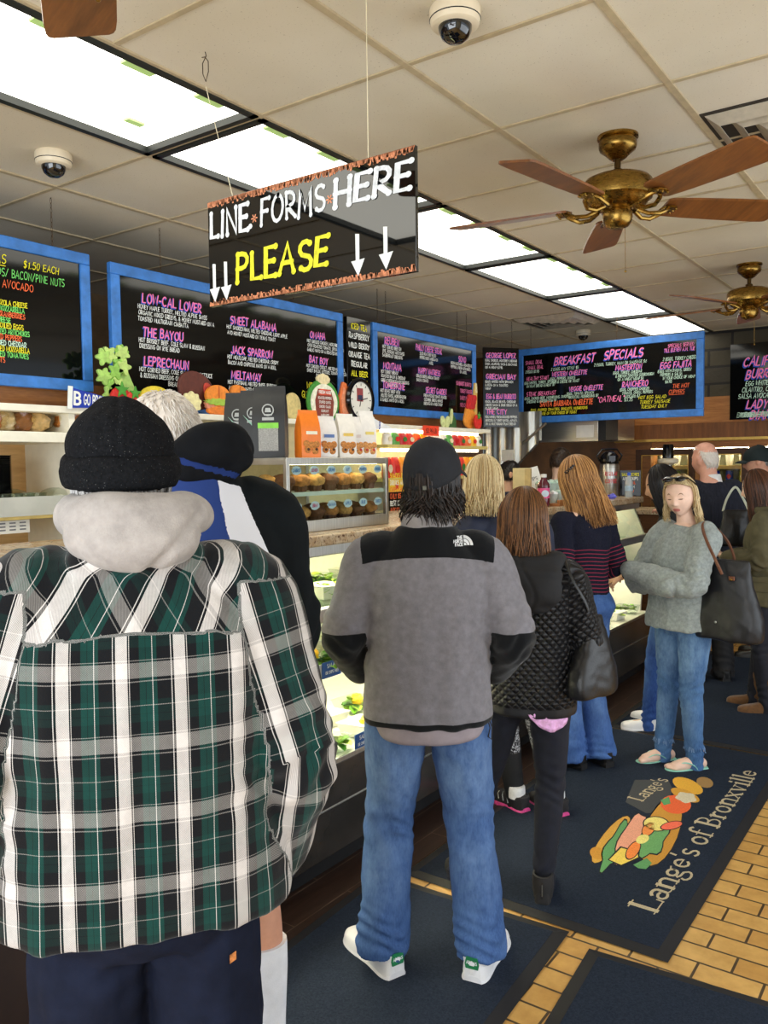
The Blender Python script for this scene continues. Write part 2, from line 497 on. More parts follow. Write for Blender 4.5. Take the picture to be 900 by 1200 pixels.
# kitchen alcove behind the counter
slab('wall_kitchen', (-5.2, 8.6, 0), (-2.95, 8.72, ZC), mat('kitchen_brown', (116, 76, 34), 0.5, var=0.3, vs=4))
slab('wall_kitchen_side', (-5.2, 6.6, 0), (-5.08, 8.6, ZC), mat('kitchen_side', (96, 78, 52), 0.6, var=0.2, vs=5))
# back wall: dark split-stone frieze, orange panel and beam above the cooler
def m_slate():
    t = NT('dark_slate')
    co = t.new('ShaderNodeTexCoord').outputs['Object']
    mp = t.new('ShaderNodeMapping'); mp.inputs['Rotation'].default_value = (radians(90), 0, 0); t.t.links.new(co, mp.inputs[0])
    br = t.new('ShaderNodeTexBrick'); t.t.links.new(mp.outputs[0], br.inputs['Vector'])
    br.inputs['Scale'].default_value = 1; br.inputs['Brick Width'].default_value = .42; br.inputs['Row Height'].default_value = .16
    br.inputs['Mortar Size'].default_value = .012
    br.inputs['Color1'].default_value = rgb(72, 64, 44); br.inputs['Color2'].default_value = rgb(52, 46, 34); br.inputs['Mortar'].default_value = rgb(24, 20, 15)
    t.set(Base_Color=br.outputs[0], Roughness=.7); t.bump(t.math('ADD', t.math('SUBTRACT', 1.0, br.outputs['Fac']), t.noise(8, 5)), .8, .02)
    return t.m
YB = 8.30
slab('wall_back', (-2.95, YB + .75, 0), (1.9, YB + .85, ZC), wood_dark)
slab('wall_back_frieze', (-3.0, YB - .02, 2.28), (1.9, YB + .1, ZC), m_slate())
slab('trim_3', (-3.0, YB - .03, 2.02), (1.9, YB + .1, 2.28), wood_orange)
slab('trim_4', (-2.98, YB - .12, 1.885), (1.9, YB + .1, 2.03), m_wood('beam_wood', (96, 56, 24), (136, 82, 38), (14, 1.2, 1.2)))
slab('trim_5', (-2.98, YB - .135, 1.862), (1.9, YB - .02, 1.888), mat('brass_strip', (214, 176, 96), 0.3, 0.8, var=.1))
slab('trim_6', (-2.98, YB - .10, 0), (-2.62, YB + .1, 1.87), m_wood('post_wood', (104, 64, 30), (140, 90, 46), (2, 2, 16)))

# ------------------------------------------------------------------ ceiling lights (2 x 4 ft troffers in a row)
def m_diff():
    t = NT('light_diffuser')
    co = t.new('ShaderNodeTexCoord').outputs['Object']
    t.set(Base_Color=rgb(245, 250, 240), Roughness=.5, Emission_Color=(1.0, 0.97, 0.86, 1), Emission_Strength=3.4)
    return t.m
diff_m = m_diff(); black_edge = mat('black_edge', (26, 30, 26), 0.5)
green_cell = mat('green_louvre', (150, 178, 110), 0.4, emit=(170, 200, 120), es=0.55)
light_lab = ['ceiling light panel out of view overhead, mirrored in the hanging black sign',
            'ceiling light panel nearest the viewer at the top left, half hidden by a fan blade',
             'second ceiling light panel, partly behind the hanging black sign',
             'third ceiling light panel, just right of the hanging black sign',
             'fourth ceiling light panel, behind the left blades of the brass fan',
             'fifth ceiling light panel, second from the far end of the row',
             'last ceiling light panel at the far end above the breakfast board']
for i in range(-1, 6):
    y0 = 0.95 + 1.22 * i; y1 = y0 + 1.22; xc = -2.36
    t = thing('ceiling_light', light_lab[i + 1], 'ceiling light', (xc, (y0 + y1) / 2, ZC), 0, 'row of ceiling light panels')
    mb = MB(); w = .298; l = .598
    for a, b in (((-w, -l), (-w + .028, l)), ((w - .028, -l), (w, l)), ((-w, -l), (w, -l + .025)), ((-w, l - .025), (w, l))):
        mb.bb((a[0], a[1], -.012), (b[0], b[1], .05))
    mb.build('frame', black_edge, t, smooth=False)
    MB().bb((-w + .026, -l + .024, .012), (w - .026, l - .024, .03)).build('diffuser', diff_m, t, smooth=False)
    if i < 4:
        for k, yy in enumerate((-.45, -.15, .15, .44)):
            MB().bb((w - .085, yy - .06, .004), (w - .03, yy + .05, .0125)).build('louvre_cell', green_cell, t, smooth=False)
        if i == 0: MB().bb((-.13, .36, .004), (-.10, .43, .0125)).build('louvre_cell', green_cell, t, smooth=False)

# ------------------------------------------------------------------ ceiling fans
brass = m_brushed('antique_brass', (150, 118, 58), 0.26, (8, 8, 30))
brass_dk = mat('dark_brass', (84, 62, 30), 0.35, 0.9)
blade_wood = m_wood('fan_blade_wood', (98, 58, 26), (146, 90, 42), (14, 1.6, 3), 0.35, 2.2)
def make_fan(label, x, y, a0, R=0.66):
    UP = .03
    t = thing('ceiling_fan', label, 'ceiling fan', (x, y, ZC), radians(a0), 'brass ceiling fans')
    MB().lathe([(.0, -.085), (.02, -.088), (.032, -.08), (.05, -.062), (.066, -.05), (.07, -.04), (.07, -.02), (.064, -.012), (.076, -.008), (.076, 0), (0, 0)], 32).build('canopy', brass, t)
    mb = MB(); mb.lathe([(.012, -.19), (.012, -.07)], 12); mb.lathe([(.016, -.15), (.022, -.145), (.022, -.125), (.014, -.12)], 14); mb.build('downrod', brass_dk, t)
    MB().lathe([(0, -.305 + UP), (.05, -.305 + UP), (.085, -.296 + UP), (.11, -.28 + UP), (.115, -.27 + UP), (.128, -.262 + UP), (.13, -.25 + UP), (.13, -.205 + UP), (.12, -.192 + UP), (.1, -.183 + UP), (.05, -.178 + UP), (0, -.176 + UP)], 40).build('motor_housing', brass, t)
    MB().lathe([(0, -.37 + UP), (.02, -.372 + UP), (.04, -.365 + UP), (.052, -.35 + UP), (.056, -.33 + UP), (.056, -.312 + UP), (.05, -.3 + UP), (0, -.3 + UP)], 28).build('switch_housing', brass, t)
    mb = MB(); mb.tube([(.04, .02, -.36 + UP), (.042, .02, -.43 + UP), (.043, .02, -.52 + UP)], .0012, 5); mb.sphere((.043, .02, -.525 + UP), .005, 8, 6); mb.build('pull_chain', brass, t)
    for k in range(5):
        A = TR((0, 0, 0), radians(72 * k))
        mb = MB()
        for s in (-1, 1):
            mb.tube([(.075, s * .012, -.3 + UP), (.11, s * .03, -.318 + UP), (.15, s * .04, -.318 + UP), (.185, s * .03, -.302 + UP), (.2, s * .012, -.292 + UP)], .0085, 8, A)
        mb.sphere((.205, 0, -.29 + UP), (.032, .045, .008), 14, 8, A)
        for yy in (-.025, 0, .025): mb.sphere((.225, yy, -.2965 + UP), .005, 8, 6, A)
        b = mb.build('blade_bracket', brass, t)
        out = []
        for (r, hw) in ((.185, .052), (.20, .060), (.3, .068), (.45, .074), (.6, .077), (R - .02, .075), (R - .006, .070), (R, .060)): out.append((r, hw))
        pol = out + [(r, -h) for r, h in out[::-1]]
        mb = MB(); n = len(pol)
        tilt = TR((0, 0, -.283 + UP), 0, radians(-12)); 
        # tapered top and bottom faces with a small crown; grain runs along the blade
        T = A @ tilt
        vs = [(p[0], p[1], -.004) for p in pol] + [(p[0], p[1], .004) for p in pol]
        mb.add(vs, [tuple(range(n)), tuple(range(n, 2 * n))[::-1]] + [(i, i + n, (i + 1) % n + n, (i + 1) % n) for i in range(n)], T)
        o = mb.build('blade', blade_wood, t, smooth=False)
    return t
make_fan('brass ceiling fan with five wooden blades, nearest whole one at the upper right', -1.13, 3.12, 45)
make_fan('smaller looking brass ceiling fan far back at the right edge', -1.19, 5.63, 30)
make_fan('ceiling fan overhead of which only two wooden blade tips show at the top', -1.12, 0.78, 72)

# ------------------------------------------------------------------ dome cameras
cream = mat('cream_plastic', (232, 218, 190), 0.4, var=.03)
dome_black = mat('dome_black', (8, 8, 10), 0.05, var=0, coat=1.0)
def dome(label, x, y, s=1.0):
    t = thing('dome_camera', label, 'security camera', (x, y, ZC), 0, 'ceiling dome cameras')
    MB().lathe([(0, -.05), (.058 * s, -.05), (.064 * s, -.046), (.067 * s, -.036), (.069 * s, -.03), (.069 * s, -.004), (.066 * s, 0), (0, 0)], 32).build('housing', cream, t)
    MB().lathe([(.066 * s, -.034), (.068 * s, -.033), (.0695 * s, -.031), (.068 * s, -.029)], 32, cap=False).build('seam_ring', black_matte, t)
    MB().lathe([(0, -.092), (.02 * s, -.089), (.036 * s, -.078), (.044 * s, -.062), (.046 * s, -.048)], 28).build('dome', dome_black, t)
dome('white dome camera at the top centre of the ceiling', -1.17, 1.99)
dome('white dome camera at the left of the ceiling lights', -2.95, 1.94)
dome('small dome camera above the far breakfast board', -3.02, 7.45)
dome('small dome camera at the far right near the rear fan', onz(868, 398, ZC).x, onz(868, 398, ZC).y - .45)

# ------------------------------------------------------------------ ceiling vents
vent_m = mat('vent_metal', (196, 186, 166), 0.4, 0.2, var=.1)
def vent(label, x, y, rz=0):
    t = thing('ceiling_vent', label, 'ceiling vent', (x, y, ZC), rz, 'ceiling air vents')
    mb = MB(); mb.bb((-.3, -.3, -.004), (.3, .3, .006)); mb.build('back_plate', mat('vent_dark', (46, 38, 28), .8), t, smooth=False)
    for k in range(4):
        a = .28 - k * .065; b = a - .042
        mb = MB()
        for q in range(4):
            A = TR((0, 0, 0), q * pi / 2)
            z0, z1 = -.002 - .0 * k, -.032
            vs = [(-a, -a, z0), (a, -a, z0), (b, -b, z1), (-b, -b, z1), (-a, -a, z0 - .003), (a, -a, z0 - .003), (b, -b, z1 - .003), (-b, -b, z1 - .003)]
            mb.add(vs, [(0, 1, 2, 3), (7, 6, 5, 4), (0, 4, 5, 1), (1, 5, 6, 2), (2, 6, 7, 3), (3, 7, 4, 0)], A)
        mb.build('louvre', vent_m, t, smooth=False)
vent('square ceiling vent with bent louvres at the upper right edge', -0.535, 3.40)
vent('square ceiling vent left of the far ceiling lights', -2.97, 6.75)
vent('square ceiling vent behind the rear brass fan at the right', -0.53, 7.05)
# ================================================================== HANGING SIGN
chalk = {'w': mat('chalk_white', (236, 240, 236), .8, var=.02), 'p': mat('chalk_pink', (255, 128, 182), .8, var=.05),
         'b': mat('chalk_blue', (44, 84, 190), .8, var=.05), 'y': mat('chalk_yellow', (236, 226, 40), .8, var=.05),
         'o': mat('chalk_orange', (246, 110, 60), .8, var=.05), 'g': mat('chalk_green', (120, 220, 110), .8, var=.05),
         'm': mat('chalk_mint', (200, 232, 210), .8, var=.05), 'k': black_matte}
CK = list(chalk); CM = [chalk[k] for k in CK]; CI = {k: i for i, k in enumerate(CK)}
panel_m = mat('chalkboard_gloss', (9, 10, 10), 0.08, var=.1, vs=3, spec=.38)
blue_frame = mat('blue_paint', (58, 124, 204), .45, var=.16, vs=14)

def blob_ribbon(mb, pts, w, put, put2):
    """brush stroke with a round blob at both ends"""
    ribbon(mb, pts, w, put)
    for p in (pts[0], pts[-1]):
        n = 9; c = Vector((p[0], p[1])); vs = [put2(c)]
        for i in range(n): vs.append(put2(c + Vector((cos(2 * pi * i / n), sin(2 * pi * i / n))) * w * .68))
        mb.add(vs, [(0, 1 + (i + 1) % n, 1 + i) for i in range(n)])
def brush(mb, t, x, z, h, w, mi, fit, seed=1, y=-.0072):
    """painted capitals stretched to the width fit; every stroke lies a hair above the last"""
    rnd = random.Random(seed); cx = x
    mb.cur = mi; sq = fit / text_w(t, h, .17); lay = [0]
    for ch in t:
        a, st = G[ch]
        ang = rnd.uniform(-.06, .06); ss = rnd.uniform(.94, 1.06); dz = rnd.uniform(-.04, .04) * h
        def put(p, k=0):
            q = ((p.x) + ang * (p.y - .5) + .06 * p.y, (p.y - .5) * ss + .5)
            return Vector((cx + q[0] * h * sq, y - .00012 * (lay[0] + k), z + dz + q[1] * h))
        for s_ in st:
            blob_ribbon(mb, s_, w / h, put, lambda p: put(p, 1)); lay[0] = (lay[0] + 2) % 12
        cx += (a + .17) * h * sq
    return cx
def hanging_sign():
    YS = 1.80
    tl = ony(245, 240, YS); tr = ony(488, 168, YS); br = ony(490, 320, YS); bl = ony(247, 359, YS)
    wd = tr.x - tl.x; ht = (tl.z + tr.z - bl.z - br.z) / 2
    zb = (bl.z + br.z) / 2
    t = thing('hanging_sign', 'black hanging sign with LINE FORMS HERE PLEASE painted in white and yellow', 'sign', (tl.x, YS, zb))
    MB().bb((0, -.006, 0), (wd, .006, ht)).build('panel', mat('sign_gloss', (8, 9, 9), .02, var=.05, vs=3, spec=.75), t, bevel=.001)
    rnd = random.Random(4)
    # ragged copper brush strips along the top and the bottom edge
    for top in (0, 1):
        x = 0.0; mb = MB()
        while x < wd - .006:
            h = rnd.uniform(.012, .022); dx = rnd.uniform(-.006, .004)
            z0 = ht - .001 if top else .001
            z1 = ht - h if top else h * .9
            vs = [(x, -.0068, z0), (min(wd, x + .0075), -.0068, z0), (min(wd - .001, max(.001, x + .006 + dx)), -.0068, z1), (max(.001, x + dx), -.0068, z1)]
            mb.add(vs if not top else vs[::-1], [(0, 1, 2, 3)]); x += .0052
        mb.build('painted_edge', mat('copper_paint', (206, 132, 92), .7, var=.3, vs=90), t, smooth=False)
    mb = MB(); 
    # line one
    HL = .070
    brush(mb, 'LINE', .014 * wd, ht * .66, HL, .0125, 0, seed=3, fit=.212 * wd)
    mb.sphere((.237 * wd, -.0075, ht * .675), (.008, .001, .008), 8, 5)
    brush(mb, 'FORMS', .292 * wd, ht * .66, HL, .0105, 0, seed=5, fit=.318 * wd)
    brush(mb, 'HERE', .652 * wd, ht * .665, HL * 1.02, .0125, 0, seed=9, fit=.33 * wd)
    mb.build('white_lettering', mat('white_sign_paint', (226, 230, 232), .6, var=.12, vs=60), t, smooth=False)
    mb = MB(); brush(mb, 'PLEASE', .155 * wd, ht * .185, .079, .0135, 0, seed=12, fit=.465 * wd)
    mb.build('yellow_lettering', mat('yellow_sign_paint', (226, 222, 40), .6, var=.14, vs=70), t, smooth=False)
    mb = MB()
    for sx in (.258 * wd, .632 * wd):
        for k in range(6):
            a = pi * k / 3; mb.box((sx + .006 * cos(a), -.0066, ht * .74 + .006 * sin(a)), (.013, .0004, .0035), ry=-a)
    mb.build('star_mark', mat('copper_star', (230, 150, 110), .7), t, smooth=False)
    for i, (ax, z0, z1) in enumerate(((.031 * wd, .012, .128), (.096 * wd, .012, .128), (.755 * wd, .014, .126), (.876 * wd, .018, .129))):
        mb = MB()
        mb.prism([(ax - .007, z1), (ax + .006, z1 - .002), (ax + .0055, z0 + .042), (ax + .023, z0 + .044), (ax + .001, z0), (ax - .022, z0 + .041), (ax - .0065, z0 + .042)], .001, y0=-.0073)
        mb.build('down_arrow', chalk['w'], t, smooth=False)
    # fishing-line hangers with a wire hook on the ceiling grid
    for k, fx in enumerate((.135, .80)):
        X = fx * wd
        mb = MB(); topz = ZC - zb
        dx = -.05 if k == 0 else 0.0
        mb.tube([(X, 0, ht), (X + dx, -.05 if k == 0 else 0, topz - .10 if k == 0 else topz)], .0011, 5)
        mb.build('hanging_line', mat('fishing_line', (235, 225, 190), .4), t)
        if k == 0:
            mb = MB(); c = Vector((X + dx, -.05, topz))
            mb.tube([c + Vector(p) for p in ((0, 0, 0), (.004, 0, -.012), (-.012, 0, -.03), (-.012, 0, -.06), (0, 0, -.085), (.012, 0, -.06), (.012, 0, -.03), (-.002, 0, -.014), (-.014, 0, -.012))], .0014, 6)
            mb.build('wire_hook', mat('dark_wire', (70, 56, 40), .5, .5), t)
hanging_sign()

# ================================================================== MENU BOARDS
def board(label, org, rz, w, h, fr, lines, frame_m=None, d=.03, hooks=(), name='menu_board', skew=0.0, wash=()):
    """origin = lower left corner of the face; faces local -Y"""
    t = thing(name, label, 'menu board', org, rz, None)
    if frame_m:
        mb = MB()
        mb.bb((0, 0, 0), (w, d, fr)); mb.bb((0, 0, h - fr), (w, d, h)); mb.bb((0, 0, fr), (fr, d, h - fr)); mb.bb((w - fr, 0, fr), (w, d, h - fr))
        mb.build('frame', frame_m, t, bevel=.004)
        MB().bb((fr - .004, .010, fr - .004), (w - fr + .004, d, h - fr + .004)).build('panel', panel_m, t, smooth=False)
        yy = .0085
    else:
        MB().bb((0, 0, 0), (w, d, h)).build('panel', panel_m, t, bevel=.002)
        yy = -.0012
    mb = MB(); cache = {}
    for L in lines:
        tx, x, z, hh, c = L[:5]; o = dict(L[5]) if len(L) > 5 else {}
        sh = o.pop('shadow', None); ul = o.pop('ul', False)
        if sh: write(mb, tx, x - hh * .10, z - hh * .13, hh, y=yy + .0004, mi=CI[sh], jit=.05, **{**o, 'w': hh * .19})
        tw = write(mb, tx, x, z, hh, y=yy - .0004, mi=CI[c], jit=.05, **o)
        if ul:
            x0 = x - tw / 2 if o.get('align') == 'C' else x
            mb.cur = CI[c]; mb.box((x0 + tw / 2, yy, z - hh * .25), (tw, .0006, hh * .1))
    if lines: mb.build('chalk_lettering', CM, t, smooth=False)
    for hx in hooks:
        mb = MB(); n = 5; top = ZC - org[2] if not isinstance(org, Vector) else ZC - org.z
        z = h - .01
        k = 0
        while z < top:
            A = TR((hx, d + .004, z), (pi / 2 if k % 2 else 0))
            ring = [A @ Vector((.0042 * cos(2 * pi * i / 8), 0, .012 * sin(2 * pi * i / 8) + .01)) for i in range(9)]
            mb.tube(ring, .0011, 5); z += .021; k += 1
        mb.build('chain', mat('chain_metal', (96, 74, 48), .4, .8), t)
    return t

def item(x, z, title, lines, hh=.034, s=.019, c='p', sh='b', lead=.030, slant=.08, cw='w', wid=.86, rot=0.0):
    out = [(title, x, z, hh, c, dict(shadow=sh, slant=slant, wid=wid, w=hh * .17, rot=rot))]
    for i, l in enumerate(lines):
        ind = l[0] if isinstance(l, tuple) else -.03 + .004 * (i % 2); tx = l[1] if isinstance(l, tuple) else l
        out.append((tx, x + ind, z - .032 - lead * i, s, cw, dict(slant=slant, wid=wid * .92, w=s * .17, rot=rot)))
    return out
RZL = radians(90)
# board one: extras
y0, y1 = 1.50, onx(105, 298, XB).y; zb = 2.035; zt = 2.675
w1 = y1 - y0
L = [('EXTRAS', w1 - .56, .52, .036, 'y', dict(slant=.15, ul=True, wid=.9)), ('$1.50 EACH', w1 - .33, .52, .03, 'y', dict(slant=.15, wid=.85)),
     ('ALMONDS/ BACON/PINE NUTS', w1 - .55, .468, .032, 'g', dict(slant=.1, wid=.72)), ('FRESH AVOCADO', w1 - .535, .42, .031, 'o', dict(slant=.1, wid=.78))]
for i, (tx, c) in enumerate((('GORGONZOLA CHEESE', 'y'), ('FRESH MOZZARELLA', 'g'), ('DRIED CRANBERRIES', 'o'), ('FETA CHEESE', 'g'), ('HARD BOILED EGGS', 'y'), ('MARINATED ARTICHOKES', 'g'), ('ROASTED PEPPERS', 'o'), ('SHREDDED CHEDDAR', 'm'), ('SHREDDED MOZZARELLA', 'y'), ('SUNDRIED TOMATOES', 'g'), ('WALNUTS', 'o'))):
    L.append((tx, w1 - .52 + .002 * (i % 3), .345 - .0245 * i, .0205, c, dict(wid=.66 if len(tx) > 17 else .74, w=.0042)))
board('blue framed chalk menu board headed EXTRAS at the left edge', (XB, y0, zb), RZL, w1, zt - zb, .052, L, blue_frame, hooks=(w1 - .17,))
# board two: sandwiches
y0 = onx(129, 305, XB).y; y1 = onx(402, 380, XB).y; w2 = y1 - y0; zb = 1.955; h2 = 2.665 - zb
L = []
c1, c2, c3 = .17, .79, 1.38
L += item(c1 + .02, .545, 'LOW-CAL LOVER', ['HONEY MAPLE TURKEY, MELTED ALPINE SWISS', 'ORGANIC MIXED GREENS, & HONEY MUSTARD ON A', 'TOASTED MULTIGRAIN CIABATTA'], .046, .0205, lead=.0295)
L += item(c1 + .02, .38, 'THE BAYOU', ['HOT BRISKET BEEF, COLE SLAW & RUSSIAN', 'DRESSING ON RYE BREAD'], .044, .021, lead=.030)
L += item(c1 + .02, .235, 'LEPRECHAUN', ['HOT CORNED BEEF, COLE SLAW, LIGHT LETTUCE', '& RUSSIAN DRESSING ON PUMPERNICKEL', (.15, 'BREAD')], .044, .021, lead=.031)
L += item(c2, .52, 'SWEET ALABAMA', ['HOT SMOKED HAM, MELTED CHEDDAR, LIGHT APPLE', 'AND HONEY MUSTARD ON TEXAS TOAST'], .042, .020, lead=.031)
L += item(c2, .355, 'JACK SPARROW', ['HOT MEATLOAF, MELTED CHEDDAR, CRISPY', 'BACON AND CHIPOTLE MAYO ON A ROLL'], .042, .020, lead=.031)
L += item(c2, .215, 'MELTAWAY', ['HOT PASTRAMI, MELTED SWISS, RUSSIAN', 'AND GARLIC MAYO ON A ROLL'], .042, .020, lead=.031)
L += item(c3 + .09, .52, 'OMAHA', ['HOT GRILLED CHICKEN, MOZZARELLA', 'OVEN ROASTED TOMATO, SPINACH AND', 'GARLIC MAYO ON A ROASTED ROLL'], .040, .019, lead=.027)
L += item(c3 + .08, .365, 'BAT BOY', ['HOT CHICKEN CUTLET, MELTED MUENSTER,', 'SWEET BACON, LETTUCE, TOMATO & RUSSIAN', (.06, 'ON A ROLL')], .040, .019, lead=.027)
for i, (tx, xx) in enumerate((('WE CARRY', c3 + .05), ('GLUTEN FREE', c3), ('WRAPS', c3 + .08))):
    L.append((tx, xx, .20 - .058 * i, .038, 'y', dict(wid=.82, slant=.1, w=.007)))
board('long blue framed chalk menu board with LOW-CAL LOVER and MELTAWAY', (XB, y0, zb), RZL, w2, h2, .055, L, blue_frame, hooks=(.33, w2 - .45))
# narrow tea board
y0 = onx(403, 372, XB).y + .03; y1 = onx(436, 378, XB).y - .02; wt = y1 - y0; zb = 2.10; ht_ = 2.655 - zb
L = []
for i, (tx, c) in enumerate((('ICED TEA', 'y'), ('RASPBERRY', 'w'), ('WILD BERRY', 'w'), ('ORANGE TEA', 'w'), ('REGULAR', 'w'), ('ALL BEER', 'y'), ('SUBJECT', 'y'), ('TO DEPOSIT', 'y'))):
    h = .034
    L.append((tx, wt / 2, ht_ - .075 - .062 * i, h, c, dict(align='C', wid=min(.95, (wt - .03) / text_w(tx, h)), w=.0065)))
board('narrow black menu board for iced tea between two blue framed boards', (XB, y0, zb), RZL, wt, ht_, .0, L)
# board three
y0 = onx(437, 378, XB).y; y1 = onx(558, 407, XB).y; w3 = y1 - y0; zb = 2.025; h3 = 2.655 - zb
L = []
L += item(.15, .50, 'REUBEN', ['HOT CORNED BEEF ON', 'RYE, RUSSIAN AND SWISS', 'SAUERKRAUT DRESSING'], .046, .022, lead=.030)
L += item(.55, .50, 'PHILLY CHEESE STEAK', [(.05, 'SLICED ROAST BEEF MELTED'), (.05, 'PEPPERS ONIONS AMERICAN ON'), (.18, 'A ROLL')], .040, .021, lead=.030, sh='b', wid=.68)
L += item(1.17, .47, 'SONO', [(-.12, 'FRESH MOZZARELLA ROASTED RED'), (-.12, 'PEPPERS & FRESH ARTICHOKES'), (.02, 'ON A ROLL')], .042, .021, lead=.030)
L += item(.13, .325, 'MONTANA', ['HOT TURKEY BREAST', 'ROASTED BACON & CHEDDAR', 'GREEN CHEDDAR RANCH DRESSING', (.05, 'GRAVY ROLL')], .044, .021, lead=.030)
L += item(.58, .33, 'HAPPY WAITRESS', ['GRILLED CHEESE AMERICAN TOMATO', 'BACON & TOMATO'], .040, .021, lead=.030, wid=.74)
L += item(.12, .19, 'TOMBSTONE', ['HOT ROAST BEEF WITH', 'MELTED SWISS, HORSERADISH', '& GARLIC MAYO ON A ROLL'], .044, .022, lead=.031)
L += item(.68, .19, 'SECRET GARDEN', ['FRESH AVOCADO TOMATO, ROASTED', 'CUCUMBER, GREENS, HUMMUS', 'DRESSING ON A WHEAT WRAP'], .040, .021, lead=.030, wid=.76)
for i, tx in enumerate(('SUNBURST BURRITO', 'TURKEY BURGER', 'SWEET POTATO FRIES', 'FRENCH FRIES')):
    L.append((tx, 1.13 + .06 * (i > 0), .28 - .057 * i, .028, 'p', dict(wid=.72, slant=.1, w=.005)))
board('blue framed chalk menu board with REUBEN and TOMBSTONE past the tea board', (XB, y0, zb), RZL, w3, h3, .055, L, blue_frame, hooks=(.1, .2, w3 - .25, w3 - .1))
# unframed board at the corner, turned towards the room
pa = ony(566, 407, 6.35); pb = ony(608, 409, 6.62)
rzg = atan2(pb.y - pa.y, pb.x - pa.x); wg = (pb - pa).length; zb = 1.985; hg = pa.z - zb
L = []
for k, (tt, ll) in enumerate((('GEORGE LOPEZ', ['EGGS, CHORIZO, MONTEREY CHEDDAR', 'ONION, JALAPENOS, SALSA & GUACAMOLE', 'ON A WRAP $7.95']), ('GRECIAN BAY', ['EGGS WHITES WITH SPINACH', '& FETA ON A TOASTED', 'WRAP']), ('EGG & BEAN BURRITO', ['EGGS, BLACK BEANS, CHEDDAR', 'CHEESE SALSA & SOUR CREAM ON A', 'FLOUR WRAP']), ('THE CITY', ['EGG WHITES, FRESH ROASTED PEPPERS', 'BROCCOLI & TURKEY BACON, ALFALFA', 'ON A MULTIGRAIN FLAT BREAD']))):
    z = hg - .085 - [0, .165, .32, .44][k] * hg / .62
    s = min(.9, (wg - .06) / text_w(tt, .040))
    L.append((tt, .03, z, .040, 'p', dict(shadow='b', wid=s, w=.0075)))
    for i, l in enumerate(ll): L.append((l, .02, z - .034 - .03 * i, .019, 'w', dict(wid=min(.8, (wg - .04) / text_w(l, .019)), w=.0034)))
board('unframed black chalk board headed GEORGE LOPEZ in the corner', (pa.x, pa.y, zb), rzg, wg, hg, .0, L, d=.012, hooks=(.08, wg - .06))
# breakfast board, hung across the far end
YB4 = 6.9
a = ony(606, 408, YB4); b = ony(826, 398, YB4); zb = 2.03; w4 = b.x - a.x; h4 = 2.70 - zb
L = [('BREAKFAST', .36, .505, .066, 'p', dict(shadow='b', slant=.25, wid=.82, w=.011)), ('SPECIALS', .82, .515, .070, 'p', dict(shadow='b', slant=.25, wid=.86, w=.0115)),
     ('2 EGGS ANY STYLE $5', .33, .455, .024, 'm', dict(slant=.2, wid=.8)), ('2 EGGS, TURKEY, HAM OR SAUSAGE $6', .73, .462, .024, 'm', dict(slant=.2, wid=.8))]
def it4(x, z, t, ls, hh=.04, c='p', sh='b', wid=.74):
    L.append((t, x, z, hh, c, dict(shadow=sh, slant=.2, wid=wid, w=hh * .17)))
    for i, l in enumerate(ls): L.append((l, x - .02 + .02 * i, z - .033 - .029 * i, .022, 'm', dict(slant=.2, wid=.74, w=.004)))
it4(.08, .53, 'SMALL DEAL', [], .03, sh=None); it4(.10, .485, 'SMALL DEAL', ['2 EGGS $3.95'], .028, sh=None)
it4(.09, .385, 'HEALTHY START', ['EGG WHITES, TURKEY, SPINACH', 'ON FLAT BREAD & FRUIT $7'], .03, sh=None)
it4(.34, .405, 'WESTERN OMELETTE', ['EGGS, PEPPERS, ONIONS', 'HAM & CHEESE OR TOAST'], .036)
it4(.92, .415, 'MASTERTON', ['EGGS, TURKEY, CHEDDAR', '& FRENCH TOASTED SOURDOUGH', 'ON A WHEAT WRAP $6'], .042)
it4(1.36, .565, 'SPECIALS SERVED', [], .026, sh=None); it4(1.33, .53, 'TILL ELEVEN A.M. TUE', [], .028, wid=.66)
it4(1.32, .46, '2 EGGS, TURKEY CHEDDAR', [], .026, c='m', sh=None, wid=.7)
it4(1.30, .40, 'EGG FAJITA', ['EGGS WITH ONIONS, GREEN', 'PEPPERS & SALSA', 'IN YOUR CHOICE OF WRAP', '$6.95'], .048)
it4(.09, .245, 'STEAK BREAKFAST', ['EGGS, SMOKED BEEF, MUSHROOMS, ONIONS', 'CHEDDAR & HORSERADISH $8'], .034, sh=None)
it4(.50, .265, 'VEGGIE OMELETTE', ['EGGS, TOMATO, SPINACH', 'BROCCOLI, MUSHROOMS $7'], .038)
it4(.98, .27, 'RANCHERO', ['EGGS, CHOPPED CHORIZO', 'TOMATO, ONION, PEPPERS', 'AVOCADO $7'], .046)
L.append(('THE HOT', 1.40, .235, .032, 'o', dict(slant=.2, wid=.8))); L.append(('CUPPERS', 1.37, .19, .030, 'o', dict(slant=.2, wid=.8, ul=True)))
L.append(('SANTA BARBARA OMELETTE', .22, .145, .042, 'o', dict(slant=.2, wid=.7, w=.009)))
L.append(('EGGS, CHOPPED TOMATOES, SHALLOTS, MUSHROOMS', .13, .105, .022, 'y', dict(slant=.2, wid=.76, w=.004))); L.append(('HOLLANDAISE ON YOUR CHOICE OF TOAST', .14, .072, .022, 'y', dict(slant=.2, wid=.76, w=.004)))
L.append(('"OATMEAL"', .76, .155, .045, 'p', dict(slant=.2, wid=.8, w=.007))); L.append(('$3.25', 1.0, .15, .028, 'm', dict(wid=.8)))
for i, tx in enumerate(('HOT EGG SALAD', 'TURKEY SAUSAGE', 'TUESDAY ONLY')): L.append((tx, 1.12 + .01 * i, .16 - .038 * i, .026, 'y', dict(slant=.2, wid=.9, w=.0035)))
board('blue framed BREAKFAST SPECIALS chalk board hung across the far end', (a.x, YB4, zb), radians(-1), w4, h4, .058, L, blue_frame, hooks=(.12, w4 / 2 + .1))
